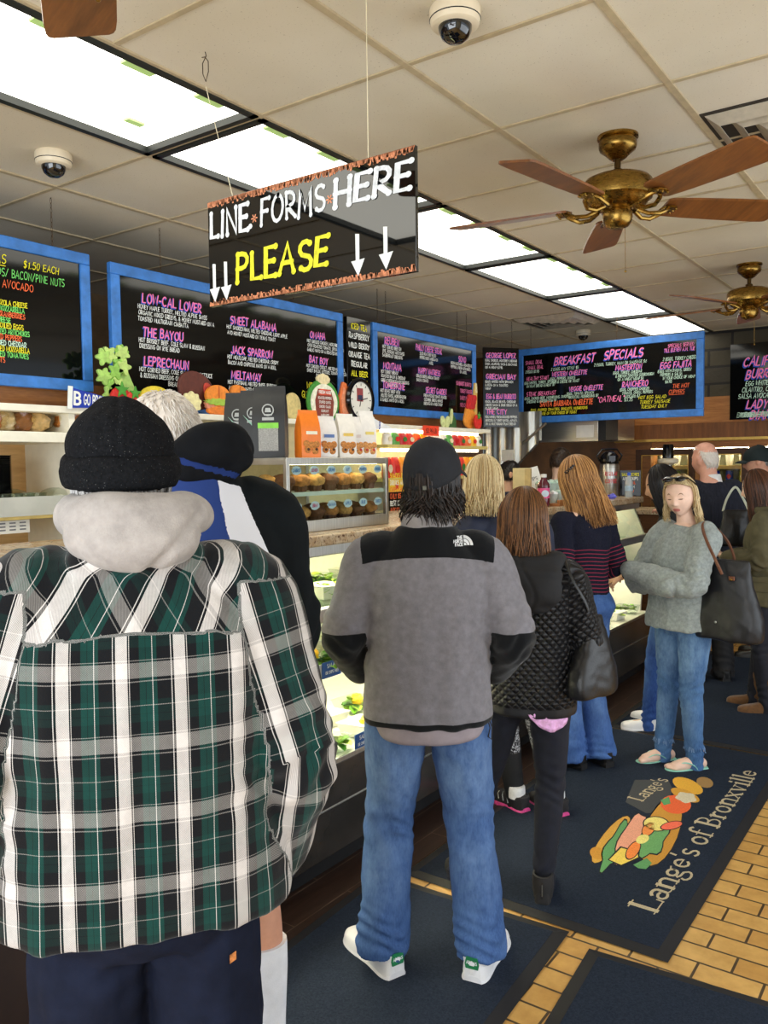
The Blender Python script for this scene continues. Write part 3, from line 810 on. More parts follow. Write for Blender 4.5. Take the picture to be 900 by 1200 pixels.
# right-hand board, cut by the frame
YR = 7.9
a = ony(856, 404, YR); zb = ony(856, 492, YR).z; wr = 1.15; hr = ony(856, 404, YR).z - zb
L = [('CALIFORNIA', .11, hr - .20, .078, 'p', dict(shadow='b', slant=.3, wid=.8, w=.012)), ('BURRITO', .13, hr - .31, .074, 'p', dict(shadow='b', slant=.3, wid=.8, w=.012))]
for i, tx in enumerate(('EGG WHITES WITH', 'CILANTRO, CHIVES, AVOCADO', 'SALSA AVOCADO ON FLOUR')): L.append((tx, .13 - .03 * i, hr - .375 - .055 * i, .040, 'm', dict(slant=.25, wid=.72, w=.006)))
L += [('LADY', .14, hr - .575, .07, 'p', dict(shadow='b', slant=.3, wid=.8, w=.012)), ('DIANA', .17, hr - .67, .074, 'p', dict(shadow='b', slant=.3, wid=.8, w=.012))]
for i, tx in enumerate(('EGG WHITES WITH', 'TURKEY SAUSAGE & ALPINE', 'LACE CHEESE ON A WHEAT', 'EVERYTHING WRAP')): L.append((tx, .12 - .03 * min(i, 2), max(.02, hr - .735 - .05 * i), .038, 'm', dict(slant=.25, wid=.72, w=.006)))
board('black chalk board headed CALIFORNIA BURRITO at the right edge', (a.x, YR, zb), 0, wr, hr, .0, L, d=.02)
# ================================================================== MATS
mat_navy = mat('mat_navy', (38, 46, 60), .95, var=.22, vs=160, bump=.5, bs=500, spec=.1)
mat_edge = mat('mat_rubber', (22, 22, 26), .7, var=.1)
def mat_thing(label, x0, y0, x1, y1, z=0.004, group='dark floor mats', edge=.045):
    t = thing('floor_mat', label, 'mat', ((x0 + x1) / 2, (y0 + y1) / 2, z), 0, group)
    a, b = (x1 - x0) / 2, (y1 - y0) / 2; e = edge
    mb = MB()
    o = [(-a, -b), (a, -b), (a, b), (-a, b)]; i = [(-a + e, -b + e), (a - e, -b + e), (a - e, b - e), (-a + e, b - e)]
    vs = [(x, y, 0.0) for x, y in o] + [(x, y, .0085) for x, y in i] + [(x, y, 0) for x, y in i]
    fs = [(k, (k + 1) % 4, 4 + (k + 1) % 4, 4 + k) for k in range(4)] + [(4 + k, 4 + (k + 1) % 4, 8 + (k + 1) % 4, 8 + k) for k in range(4)]
    mb.add(vs, fs); mb.build('rubber_edge', mat_edge, t, smooth=False)
    MB().bb((-a + e, -b + e, .0), (a - e, b - e, .0095)).build('carpet', mat_navy, t, smooth=False)
    return t
MX0, MX1, MY0, MY1 = -1.87, -0.80, 2.715, 4.99
bm_ = mat_thing('large dark logo mat reading Lange\'s of Bronxville with a big sandwich', MX0, MY0, MX1, MY1)
def turn(t, deg, corner, a, b):
    r = radians(deg); t.rotation_euler[2] = r; t.location.x = corner[0] - (a * cos(r) - b * sin(r)); t.location.y = corner[1] - (a * sin(r) + b * cos(r))
turn(mat_thing('plain dark mat at the front under the white sneakers', -1.96, 0.75, -1.14, 2.68, z=.0045), 3.0, (-1.143, 2.703), .41, .965)
turn(mat_thing('corner of a plain dark mat at the bottom right', -1.03, 0.9, 0.2, 2.63), 4.5, (-1.047, 2.645), -.615, .865)
mat_thing('dark mat at the far end beyond the logo mat', -1.87, 5.0, -0.5, 7.5)
# --- woven logo on the big mat -------------------------------------------------------------
tanw = mat('mat_tan', (186, 172, 140), .95, var=.2, vs=200); LC = Vector(((MX0 + MX1) / 2, (MY0 + MY1) / 2))
def mp(px, py, dz=0.0):
    p = onz(px, py, .0135); return Vector((p.x - LC.x, p.y - LC.y, .0099 + dz))
def serif_text(mb, t, org, along, upv, h, wid):
    """old-style letters: thick stems, thin joins and serifs; returns nothing, fits width wid"""
    def S(pts, w): return (pts, w)
    T, t_ = .15, .06
    def stem(x, y0, y1, top=True, bot=True):
        o = [S([(x, y0), (x, y1)], T)]
        if bot: o.append(S([(x - .16, y0 + .025), (x + .16, y0 + .025)], .05))
        if top: o.append(S([(x - .14, y1 - .05), (x, y1 - .01)], .05))
        return o
    X = .62
    gl = {
     'L': (.80, [S([(.2, 0), (.2, 1)], .16), S([(.02, .975), (.38, .975)], .05), S([(.02, .025), (.74, .025)], .05), S([(.74, .0), (.76, .26)], .06)]),
     'a': (.62, [S(_arc(.28, .44, .2, .16, 150, 10, 5) + [(.46, .1)], .12), S([(.46, .08), (.6, .03)], .06), S(_arc(.26, .18, .2, .17, 60, 310, 7), .1)]),
     'n': (.76, stem(.16, 0, X) + [S([(.16, .5)] + _arc(.4, .44, .2, .17, 140, 0, 5) + [(.6, 0)], .11), S([(.45, .025), (.75, .025)], .05)]),
     'g': (.66, [S(_arc(.28, .42, .2, .19, 0, 360, 10), .11), S([(.44, .56), (.62, .62)], .06), S([(.18, .24), (.1, .14), (.2, .08), (.46, .05)] + _arc(.3, -.12, .26, .17, 40, -210, 8), .09)]),
     'e': (.62, [S([(.1, .36), (.52, .36)], .05), S([(.52, .36)] + _arc(.31, .34, .22, .27, 20, 320, 9), .1)]),
     "'": (.26, [S([(.14, 1), (.1, .76)], .1)]),
     's': (.54, [S(_arc(.26, .46, .17, .15, 40, 260, 6) + _arc(.26, .16, .18, .15, 80, -150, 6), .1)]),
     'o': (.66, [S(_arc(.32, .31, .24, .29, 0, 360, 12), .11)]),
     'f': (.46, [S([(.18, 0), (.18, .8)] + _arc(.34, .8, .16, .19, 180, 40, 5), .12), S([(.02, .6), (.4, .6)], .05), S([(.02, .025), (.38, .025)], .05)]),
     'B': (.78, [S([(.18, 0), (.18, 1)], .16), S([(.02, .975), (.3, .975)] + _arc(.34, .75, .24, .225, 90, -90, 6), .08), S([(.18, .52)] + _arc(.36, .27, .3, .245, 90, -90, 6) + [(.02, .025)], .08)]),
     'r': (.54, stem(.16, 0, X) + [S([(.2, .44), (.34, .58), (.5, .55)], .1)]),
     'x': (.68, [S([(.08, .6), (.56, .02)], .13), S([(.56, .6), (.08, .02)], .06), S([(0, .6), (.24, .6)], .05), S([(.42, .6), (.66, .6)], .05), S([(-.02, .025), (.22, .025)], .05), S([(.42, .025), (.68, .025)], .05)]),
     'v': (.66, [S([(.1, .6), (.33, .02)], .13), S([(.33, .02), (.55, .6)], .06), S([(0, .6), (.24, .6)], .05), S([(.42, .6), (.66, .6)], .05)]),
     'i': (.36, stem(.18, 0, X) + [S([(.17, .84), (.19, .92)], .13)]),
     'l': (.36, stem(.18, 0, 1.0)),
     ' ': (.34, []) }
    tot = sum(gl[c][0] for c in t) * h; k = wid / tot; cx = 0; lay = 0
    for ch in t:
        a, st = gl[ch]
        for pts, w in st:
            lay = (lay + 1) % 6
            def put(p): 
                q = org + along * ((cx + p.x) * h * k) + upv * (p.y * h); return Vector((q.x, q.y, org.z + .00015 * lay))
            ribbon(mb, pts, w, put)
        cx += a
pL, pE = mp(767, 1072), mp(889, 905)
al = Vector((pE.x - pL.x, pE.y - pL.y, 0)); wl = al.length; al.normalize(); upv = Vector((-al.y, al.x, 0))
_q = mp(740, 1056) - pL; HCAP = _q.dot(upv)
mb = MB(); serif_text(mb, "Lange's of Bronxville", pL, al, upv, HCAP, wl)
mb.build('woven_lettering', tanw, bm_, smooth=False)
def patch(name, pts, m, lay, grow=0.0):
    mb = MB(); q = [mp(x, y, .0002 * lay) for x, y in pts]
    c = sum(q, Vector()) / len(q)
    mb.add([c] + q, [(0, 1 + (i + 1) % len(q), 1 + i) for i in range(len(q))])
    me_fix = mb
    o = mb.build(name, m, bm_, smooth=False)
    bm = bmesh.new(); bm.from_mesh(o.data); bmesh.ops.recalc_face_normals(bm, faces=bm.faces)
    if sum(f.normal.z for f in bm.faces) < 0: bmesh.ops.reverse_faces(bm, faces=bm.faces)
    bm.to_mesh(o.data); bm.free()
    return o
def oval(cx, cy, rx, ry, rot=0, n=18, wob=0.0, ph=0):
    r = radians(rot); o = []
    for i in range(n):
        a = 2 * pi * i / n; k = 1 + wob * sin(5 * a + ph)
        x, y = rx * cos(a) * k, ry * sin(a) * k
        o.append((cx + x * cos(r) - y * sin(r), cy + x * sin(r) + y * cos(r)))
    return o
mc = lambda n, c: mat('mat_' + n, c, .95, var=.15, vs=200)
ink = mc('ink', (24, 24, 30))
# sandwich (coordinates read off the photograph and laid on the mat)
patch('woven_bun', oval(775, 975, 21, 44, 22), ink, 1); patch('woven_bun', oval(775, 975, 19.5, 42, 22), mc('bun', (196, 140, 48)), 2)
patch('woven_bun', oval(716, 984, 12, 36, 38), ink, 1); patch('woven_bun', oval(716, 984, 10.5, 34, 38), mc('bun2', (206, 156, 62)), 2)
patch('woven_bun', oval(700, 1000, 9, 7, 20), mc('bun3', (196, 140, 48)), 3)
patch('woven_lettuce', oval(722, 991, 11, 34, 30, 26, .16), ink, 3); patch('woven_lettuce', oval(722, 991, 9.5, 32, 30, 26, .16), mc('lettuce', (92, 150, 92)), 4)
patch('woven_ham', oval(738, 983, 12, 34, 28, 22, .08), ink, 5); patch('woven_ham', oval(738, 983, 10.5, 32.5, 28, 22, .08), mc('ham', (226, 158, 130)), 6)
patch('woven_lettuce', oval(765, 984, 15, 24, 35, 26, .18), ink, 5); patch('woven_lettuce', oval(765, 984, 13.5, 22, 35, 26, .18), mc('lettuce2', (104, 160, 96)), 6)
patch('woven_cheese', [(712, 1008), (727, 992), (748, 998), (750, 1006), (728, 1016)], ink, 7); patch('woven_cheese', [(714, 1008), (728, 994), (747, 999), (748, 1005), (728, 1014)], mc('cheese', (236, 204, 90)), 8)
patch('woven_tomato', oval(742, 997, 13, 7, -55), ink, 9); patch('woven_tomato', oval(742, 997, 11.5, 6, -55), mc('tomato', (238, 132, 58)), 10)
patch('woven_tomato', oval(760, 972, 10, 7, -50), ink, 9); patch('woven_tomato', oval(760, 972, 9, 6, -50), mc('tomato2', (240, 140, 66)), 10)
patch('woven_cheese', oval(753, 984, 8, 5, -20), mc('cheese2', (240, 222, 130)), 11)
patch('woven_cheese', oval(769, 966, 16, 9, 5), ink, 9); patch('woven_cheese', oval(769, 966, 14.5, 8, 5), mc('egg', (232, 214, 120)), 10)
patch('woven_carrot', oval(787, 968, 14, 5, -12), ink, 11); patch('woven_carrot', oval(787, 968, 12.5, 4.2, -12), mc('carrot', (232, 104, 76)), 12)
patch('woven_lettuce', [(742, 1014), (758, 1006), (764, 1012), (757, 1019), (748, 1018)], mc('lettuce3', (92, 150, 92)), 8)
# small black signboard and fruit
patch('woven_sign', [(733, 940), (744, 914), (783, 914), (789, 926), (775, 953), (757, 953)], mc('slate', (60, 62, 64)), 1)
mb = MB(); p0, p1 = mp(752, 940, .0006), mp(784, 914, .0006); a2 = Vector((p1.x - p0.x, p1.y - p0.y, 0)); w2_ = a2.length; a2.normalize()
serif_text(mb, "Lange's", p0, a2, Vector((-a2.y, a2.x, 0)), .075, w2_); mb.build('woven_lettering', tanw, bm_, smooth=False)
patch('woven_banana', oval(806, 921, 19, 8, 22), mc('yellow', (226, 170, 52)), 2); patch('woven_banana', oval(803, 932, 18, 6, 22), mc('yellow2', (206, 150, 46)), 3)
patch('woven_tomato', oval(792, 943, 18, 11, 5), mc('red', (226, 96, 46)), 4); patch('woven_leaf', [(774, 938), (784, 934), (786, 942), (778, 944)], mc('green', (84, 150, 92)), 5)
patch('woven_mushroom', oval(804, 935, 12, 6, 8, 20, .12), mc('mush', (206, 196, 170)), 6); patch('woven_bread', oval(826, 917, 10, 6, 15), mc('bread', (160, 124, 72)), 2)

# ================================================================== DELI COUNTER
XF = -2.10                         # front of the counter base
CY0, CY1 = 0.35, 6.60              # near and far ends
stone = m_stone('granite')
shiny_dark = mat('dark_panel', (92, 88, 84), .26, .65, var=.3, vs=2.5)
white_in = mat('case_white', (238, 238, 226), .35, var=.03)
glass = glass_mat('case_glass')
def deli_case(label, y0, y1, glow=26.0):
    L = y1 - y0
    t = thing('deli_case', label, 'display case', (0, y0, 0), 0, 'refrigerated deli cases')
    mb = MB(); mb.bb((-2.62, .0, .09), (XF, L, .46)); mb.build('base', shiny_dark, t, bevel=.004)
    MB().bb((-2.6, 0, 0), (XF - .05, L, .09)).build('toe_kick', black_matte, t, smooth=False)
    mb = MB(); mb.bb((XF - .002, 0, .462), (XF + .008, L, .482)); mb.bb((XF - .002, 0, .285), (XF + .004, L, .293)); mb.build('metal_trim', alu, t, bevel=.002)
    # open well: white liner, back, lower shelf and sloped upper shelf
    mb = MB(); mb.bb((-2.95, 0, .461), (XF - .005, L, .471)); mb.bb((-3.0, 0, .47), (-2.95, L, 1.33)); mb.build('liner', white_in, t, smooth=False)
    mb = MB(); mb.bb((-2.92, .01, .80), (-2.20, L - .01, .815)); mb.build('shelf', white_in, t, smooth=False)
    mb = MB(); mb.bb((-2.20, .01, .79), (-2.19, L - .01, .85)); mb.build('price_rail', mat('rail_clear', (196, 202, 200), .3, var=.05), t, smooth=False)
    # upper glass front leaning back, aluminium bar below it
    mb = MB(); mb.add([(XF - .035, .01, 1.10), (XF - .035, L - .01, 1.10), (-2.235, L - .01, 1.325), (-2.235, .01, 1.325)], [(0, 1, 2, 3)])
    mb.build('glass_front', glass, t, smooth=False)
    mb = MB(); mb.bb((XF - .06, 0, 1.045), (XF - .015, L, 1.10)); mb.bb((-2.26, 0, 1.30), (-2.20, L, 1.345)); mb.bb((-2.95, 0, 1.30), (-2.90, L, 1.345)); mb.build('frame_bar', alu, t, bevel=.004)
    mb = MB(); mb.bb((-2.9, .02, 1.06), (-2.3, L - .02, 1.07)); mb.build('glass_shelf', glass, t, smooth=False)
    for q, yy in enumerate((0.0, L - .025)):
        mb = MB(); mb.prism([(-2.95, .47), (XF - .08, .47), (XF - .04, 1.06), (-2.24, 1.31), (-2.95, 1.31)], .025, y0=yy); mb.build('end_panel', white_in, t, smooth=False)
    for zz, xx in ((1.285, -2.42), (.775, -2.30)):
        MB().bb((xx - .02, .06, zz - .016), (xx + .02, L - .06, zz + .016)).build('tube_light', mat('tube_glow_%d' % glow, (255, 250, 225), .5, emit=(255, 246, 214), es=glow, var=0), t, smooth=False)
    return t
deli_case('deli case at the near end, hidden behind the plaid jacket', CY0, 1.95)
deli_case('lit deli case with salads between the plaid jacket and the grey fleece', 1.97, 4.02)
deli_case('deli case further back beside the waiting women', 4.04, CY1, 9.0)
ct = MB(); ct.bb((-3.02, CY0 - .05, 1.345), (-2.17, CY1 + .02, 1.392))
tag(ct.build('stone_countertop', stone, bevel=.008), 'speckled tan stone countertop running along the deli cases', 'countertop')
t = thing('counter_end', 'dark brown counter end with an orange wooden edge at the bottom left corner', 'panel', (-2.09, .62, 0), 0)
MB().bb((0, 0, 0), (.10, .62, 1.12)).build('side', mat('dark_panel_brown', (44, 28, 20), .5, var=.2, vs=6), t, bevel=.004)
MB().bb((-.002, .62, 0), (.105, .655, 1.13)).build('wooden_edge', wood_orange, t, bevel=.003)
# ---- food in the case
def blob(mb, c, r, seed, amp=.18, n=14, m=9):
    rnd = random.Random(seed); k0 = len(mb.v); mb.sphere((0, 0, 0), r, n, m)
    ph = [rnd.uniform(0, 6.28) for _ in range(6)]
    for i in range(k0, len(mb.v)):
        v = Vector(mb.v[i]); d = Vector((v.x / r[0], v.y / r[1], v.z / r[2]))
        s = 1 + amp * (sin(5 * d.x + ph[0]) * sin(4 * d.y + ph[1]) + .6 * sin(9 * d.z + ph[2] + 4 * d.x) + .5 * sin(11 * d.y + ph[3]))
        v = v * s; mb.v[i] = (v.x + c[0], v.y + c[1], v.z + c[2])
leafg = [mat('leaf_a', (120, 176, 50), .5, var=.3, vs=40), mat('leaf_b', (178, 206, 84), .5, var=.3, vs=40), mat('leaf_c', (76, 134, 44), .5, var=.3, vs=40)]
def leaf_tuft(mb, c, s, seed, n=14):
    rnd = random.Random(seed)
    for k in range(n):
        a = rnd.uniform(0, 2 * pi); e = rnd.uniform(.1, 1.2); L = s * rnd.uniform(.6, 1.1)
        mb.cur = rnd.randrange(3)
        d = Vector((cos(a) * cos(e), sin(a) * cos(e), sin(e))); sd = d.cross(Vector((0, 0, 1))).normalized(); nn = sd.cross(d)
        vs = []; w = L * .36
        for i, (f, ww) in enumerate(((0, .2), (.35, .8), (.7, 1), (1, .45))):
            p = Vector(c) + d * (L * f) - Vector((0, 0, 1)) * (f * f * L * .35)
            for q in (-1, 0, 1): vs.append(p + sd * (q * w * ww + rnd.uniform(-.12, .12) * w) + nn * (abs(q) * w * .35 + rnd.uniform(-.1, .1) * w))
        mb.add(vs, [(i * 3 + j, i * 3 + j + 1, (i + 1) * 3 + j + 1, (i + 1) * 3 + j) for i in range(3) for j in range(2)])
clear_plastic = glass_mat('clear_plastic', (238, 244, 240))
blue_tag = mat('blue_tag', (34, 84, 150), .5, var=.08)
def salad_box(label, x, y, z, seed, rz=0, fill='salad'):
    t = thing('salad_box', label, 'salad', (x, y, z), rz, 'boxed salads in the deli case')
    mb = MB(); mb.lathe([(.072, 0), (.082, .005), (.1, .06), (.106, .064)], 4, TR((0, 0, 0), pi / 4, sc=(1.25, 1.0, 1))); mb.build('tray', white_in if seed % 2 else clear_plastic, t, smooth=False)
    mb = MB(); 
    for k in range(3): leaf_tuft(mb, (random.Random(seed + k).uniform(-.05, .05), random.Random(seed * 3 + k).uniform(-.04, .04), .03), .075, seed * 7 + k, 12)
    mb.build('salad_leaves', leafg, t)
    if seed % 3 == 0:
        mb = MB(); blob(mb, (.02, -.02, .07), (.03, .028, .022), seed); mb.build('yellow_pepper', mat('pepper_yellow', (240, 190, 40), .35), t)
    return t
k = 0
for zz, xs in ((.472, (-2.20, -2.44)), (.815, (-2.28, -2.5)), (1.07, (-2.42, -2.66))):
    for xx in xs:
        y = 2.12
        while y < 3.95:
            pos = ['lower', 'middle', 'upper'][(0.472, .815, 1.07).index(zz)]
            salad_box('boxed green salad, number %d along the %s %s row of the lit case' % (int((y - 2.12) / .26) + 1, pos, 'front' if xx == xs[0] else 'back'), xx, y, zz, k, rz=(k % 5 - 2) * .06)
            y += .26; k += 1
for lv, xx, zz in (('lower', -2.24, .472), ('middle', -2.30, .815), ('upper', -2.42, 1.07)):
    for i, y in enumerate((4.3, 4.6, 4.9, 5.2, 5.5, 5.8, 6.1, 6.4)):
        k += 1; salad_box('boxed salad, %s along the %s row of the far deli case' % (['nearest', 'second', 'third', 'fourth', 'fifth', 'sixth', 'seventh', 'farthest'][i], lv), xx, y, zz, k)
ordw = ['nearest', 'second', 'third', 'fourth', 'fifth', 'sixth', 'seventh', 'eighth']
for r, (xx, zz) in enumerate(((-2.186, .79), (-2.098, .475))):
    for i in range(7):
        y = 2.14 + .26 * i + .1 * r
        t = thing('price_tag', '%s blue price tag on the %s rail of the lit deli case' % (ordw[i], ['upper', 'lower'][r]), 'price tag', (xx, y, zz), radians(90), 'blue price tags on the deli case')
        MB().bb((-.06, -.002, 0), (.06, .002, .068)).build('card', blue_tag, t, smooth=False)
        mb = MB(); write(mb, 'SALAD', 0, .042, .016, .003, y=-.003, align='C'); write(mb, 'OR CHIPS FREE', 0, .016, .012, .0025, y=-.003, align='C', wid=.8); mb.build('card_lettering', chalk['w'], t, smooth=False)

# ---- pastry case on the counter
PX, PY0, PY1, PZ0, PZ1 = -2.30, 2.53, 3.25, 1.392, 1.71
t = thing('pastry_case', 'glass pastry case with two shelves of muffins on the counter', 'display case', (PX, PY0, PZ0), 0)
l, d, h = PY1 - PY0, .52, PZ1 - PZ0
mb = MB(); mb.bb((-d, 0, 0), (0, l, .035)); mb.bb((-d, 0, h - .012), (0, l, h))
mb.build('base_and_top', alu, t, bevel=.003)
mb = MB()
for x in (-d, 0):
    for y in (0, l): mb.box((x + (.009 if x < 0 else -.009), y + (.009 if y == 0 else -.009), h / 2), (.02, .02, h))
for y in (0, l):
    mb.box((-d / 2, y + (.006 if y == 0 else -.006), h - .018), (d, .016, .022)); mb.box((-d / 2, y + (.006 if y == 0 else -.006), .04), (d, .016, .02))
for x in (-.008, -d + .008): mb.box((x, l / 2, h - .018), (.016, l, .022)); mb.box((x, l / 2, .04), (.016, l, .02))
mb.build('frame', alu, t, bevel=.002)
mb = MB(); mb.add([(-.003, .02, .04), (-.003, l - .02, .04), (-.003, l - .02, h - .02), (-.003, .02, h - .02)], [(0, 1, 2, 3)]); mb.add([(-.02, .004, .04), (-.02, .004, h - .02), (-d + .02, .004, h - .02), (-d + .02, .004, .04)], [(0, 1, 2, 3)]); mb.add([(-.02, l - .004, .04), (-.02, l - .004, h - .02), (-d + .02, l - .004, h - .02), (-d + .02, l - .004, .04)], [(3, 2, 1, 0)])
mb.build('glass_pane', glass, t, smooth=False)
mb = MB(); mb.bb((-d + .01, .015, .155), (-.015, l - .015, .172)); mb.build('shelf', mat('shelf_frost', (206, 222, 214), .3, var=.03), t, smooth=False)
mb = MB(); mb.bb((-d, .01, .03), (-d + .012, l - .01, h - .02)); mb.build('back_panel', mat('case_back', (214, 190, 146), .6, var=.1), t, smooth=False)
MB().bb((-.06, .05, h - .03), (-.03, l - .05, h - .014)).build('tube_light', mat('tube_glow2', (255, 250, 225), .5, emit=(255, 240, 200), es=7.0, var=0), t, smooth=False)
muf_paper = mat('muffin_paper', (92, 54, 26), .7, var=.15); muf_top = [mat('muffin_top_a', (176, 116, 56), .8, var=.25, vs=60), mat('muffin_top_b', (104, 62, 34), .8, var=.25, vs=60), mat('muffin_top_c', (196, 146, 80), .8, var=.25, vs=60)]
k = 0
for row, zz in (('lower', .036), ('upper', .1725)):
    for depth_i, xx in enumerate((-.07, -.18)):
        for i in range(7):
            y = .065 + .098 * i
            kind = (i * 2 + (row == 'upper') + depth_i) % 3
            m = thing('muffin', '%s muffin from the left in the %s %s row of the pastry case' % (ordw[i] if i else 'first', 'front' if depth_i == 0 else 'back', row), 'muffin', (PX + xx, PY0 + y, PZ0 + zz), i * .7, 'muffins in the pastry case')
            mb = MB(); n = 20
            vs = []; 
            for q, (r, z) in enumerate(((.024, 0), (.034, .042))):
                for j in range(n): rr = r * (1 + .05 * (-1) ** j); vs.append((rr * cos(2 * pi * j / n), rr * sin(2 * pi * j / n), z))
            mb.add(vs, [(j, (j + 1) % n, n + (j + 1) % n, n + j) for j in range(n)] + [tuple(range(n))[::-1]])
            mb.build('paper_cup', muf_paper, m, smooth=False)
            mb = MB(); blob(mb, (0, 0, .046), (.043, .043, .030), k + 3, .05, 18, 12); mb.build('muffin_top', muf_top[kind], m); k += 1
words = ['CORN', 'BRAN', 'BANANA', 'APPLE', 'BLUE', 'CHOCO', 'CARROT', 'LEMON', 'CRUMB', 'NUT', 'PUMPKIN', 'CHERRY']
for r, zz in enumerate((.10, .252)):
    for i in range(6):
        c = thing('flavour_card', '%s handwritten flavour card along the %s muffin shelf' % (ordw[i], ['lower', 'upper'][r]), 'card', (PX - .012, PY0 + .075 + .115 * i, PZ0 + zz), radians(90), 'flavour cards in the pastry case')
        n = 14; MB().prism([(.030 * cos(2 * pi * q / n) * (1 + .12 * sin(3 * q)), .019 * sin(2 * pi * q / n) + .012) for q in range(n)], .0015).build('card', mat('card_paleblue', (206, 228, 242), .6, var=.03), c, smooth=False)
        mb = MB(); write(mb, words[r * 6 + i], 0, .006, .013, .0028, y=-.0006, align='C', wid=.8, slant=.15); mb.build('card_lettering', mat('card_ink', (60, 130, 200), .6) if i % 5 != 1 else mat('card_ink_pink', (210, 60, 120), .6), c, smooth=False)

# ---- coffee and cookie bags standing on the pastry case
bag_black = mat('bag_black', (19, 20, 21), .45, var=.2, vs=25, bump=.15, bs=30)
def gusset_bag(mb, w, d, h, fold=.2, lean=0.0):
    """stand-up paper bag: square below, pinched to an edge at the top"""
    secs = []
    for f, ww, dd in ((0, .96, .96), (.06, 1, 1), (.55, 1, .98), (.72, .99, .72), (.86, .97, .34), (.93, .96, .14), (1.0, .95, .10)):
        secs.append((h * f, w / 2 * ww, d / 2 * dd, lean * f * h))
    vs = []; n = 12
    for z, a, b, ly in secs:
        for x, y in ((-1, -1), (-.5, -1.04), (0, -1.06), (.5, -1.04), (1, -1), (1 - .14 * z / h, 0), (1, 1), (.5, 1.04), (0, 1.06), (-.5, 1.04), (-1, 1), (-1 + .14 * z / h, 0)):
            vs.append((x * a, y * b + ly, z))
    fs = [(j * n + i, j * n + (i + 1) % n, (j + 1) * n + (i + 1) % n, (j + 1) * n + i) for j in range(len(secs) - 1) for i in range(n)]
    fs += [tuple(range(n))[::-1], tuple((len(secs) - 1) * n + i for i in range(n))]
    mb.add(vs, fs)
cb = [('black coffee bag with a pale green corner label, leftmost on the pastry case', (-2.735, 2.70), .128, .30, 0), ('black coffee bag with a pale green corner label, between the other two black bags', (-2.60, 2.66), .128, .30, 0), ('tallest black coffee bag with a white label and a green band', (-2.452, 2.60), .14, .305, 1)]
for lab, y, w, h_, kind in cb:
    t = thing('coffee_bag', lab, 'coffee bag', (*y, PZ1), radians(32), 'black coffee bags')
    mb = MB(); gusset_bag(mb, w, .085, h_); mb.build('bag', bag_black, t, ang=50)
    mb = MB()
    for i in range(16):
        a0, a1 = 2 * pi * i / 16, 2 * pi * (i + 1) / 16
        mb.add([(.026 * cos(a0), -.0455, h_ * .66 + .026 * sin(a0)), (.026 * cos(a1), -.0455, h_ * .66 + .026 * sin(a1)), (.021 * cos(a1), -.0455, h_ * .66 + .021 * sin(a1)), (.021 * cos(a0), -.0455, h_ * .66 + .021 * sin(a0))], [(0, 1, 2, 3)])
    mb.add([(-.014, -.0456, h_ * .63), (.014, -.0456, h_ * .63), (.010, -.0456, h_ * .69), (-.010, -.0456, h_ * .69)], [(0, 1, 2, 3)])
    mb.box((0, -.0455, h_ * .54), (.05, .0008, .012)); mb.box((0, -.0455, h_ * .595), (.034, .0008, .006))
    mb.build('printed_emblem', mat('bag_grey_print', (176, 180, 178), .5), t, smooth=False)
    if kind:
        mb = MB(); mb.bb((-.042, -.0462, .03), (.042, -.0452, .125)); mb.build('label', mat('label_grey', (150, 150, 146), .5, var=.2, vs=200), t, smooth=False)
        mb = MB(); mb.bb((-.044, -.0468, .125), (.044, -.0455, .148)); mb.build('green_band', mat('label_green', (130, 210, 60), .5), t, smooth=False)
    else:
        mb = MB(); mb.add([(-.045, -.0462, h_ * .64), (.02, -.0462, h_ * .38), (.05, -.0462, h_ * .56), (.0, -.0462, h_ * .50)], [(0, 1, 2, 3)]); mb.build('corner_label', mat('label_mint', (150, 196, 176), .5), t, smooth=False)
ck = [('orange cookie bag next to the tall black coffee bag', 3.03, (246, 130, 36), .105, .205), ('white cookie bag with chocolate chip cookies, beside the orange bag', 3.115, (240, 236, 230), .10, .185), ('white cookie bag with golden cookies, second white one from the left', 3.205, (244, 238, 226), .10, .20), ('white cookie bag with red thumbprint cookies, near the right corner', 3.285, (246, 240, 232), .09, .19), ('white cookie bag with red thumbprint cookies, last at the right end of the pastry case', 3.36, (246, 240, 232), .09, .22)]
for i, (lab, y, c, w, h_) in enumerate(ck):
    t = thing('cookie_bag', lab, 'cookie bag', (PX - .055 - .012 * (i % 2), onx([360, 383, 403, 415, 428][i], 537, PX - .06).y, PZ1), radians(75), 'cookie bags')
    mb = MB(); gusset_bag(mb, w * .95, .055, h_); mb.build('bag', mat('cookie_bag_%d' % i, c, .4, var=.06), t, ang=50)
    for q in range(5):
        mb = MB(); cx, cz = ((-.02, .035), (.018, .03), (0, .055), (.026, .058), (-.026, .06))[q]
        blob(mb, (cx, -.030, cz), (.017, .004, .015), i * 9 + q, .04, 14, 8); mb.build('printed_cookie', mat('cookie_%d' % (i > 2), (196, 128, 60) if i < 3 else (214, 150, 84), .7, var=.3, vs=120), t)
    mb = MB()
    for q in range(2): blob(mb, ((-.02, .022)[q], -.034, .036), (.007, .003, .006), q, .03, 8, 6)
    mb.build('printed_filling', mat('cookie_red', (196, 40, 44), .5) if i > 2 else mat('cookie_choc', (70, 38, 20), .6), t)
    mb = MB(); mb.box((0, -.0318, h_ * .52), (w * .55, .0008, .014)); mb.build('brand_band', mat('band_%d' % i, [(250, 240, 210), (90, 120, 180), (236, 200, 90), (226, 210, 200), (240, 214, 110)][i], .5), t, smooth=False)
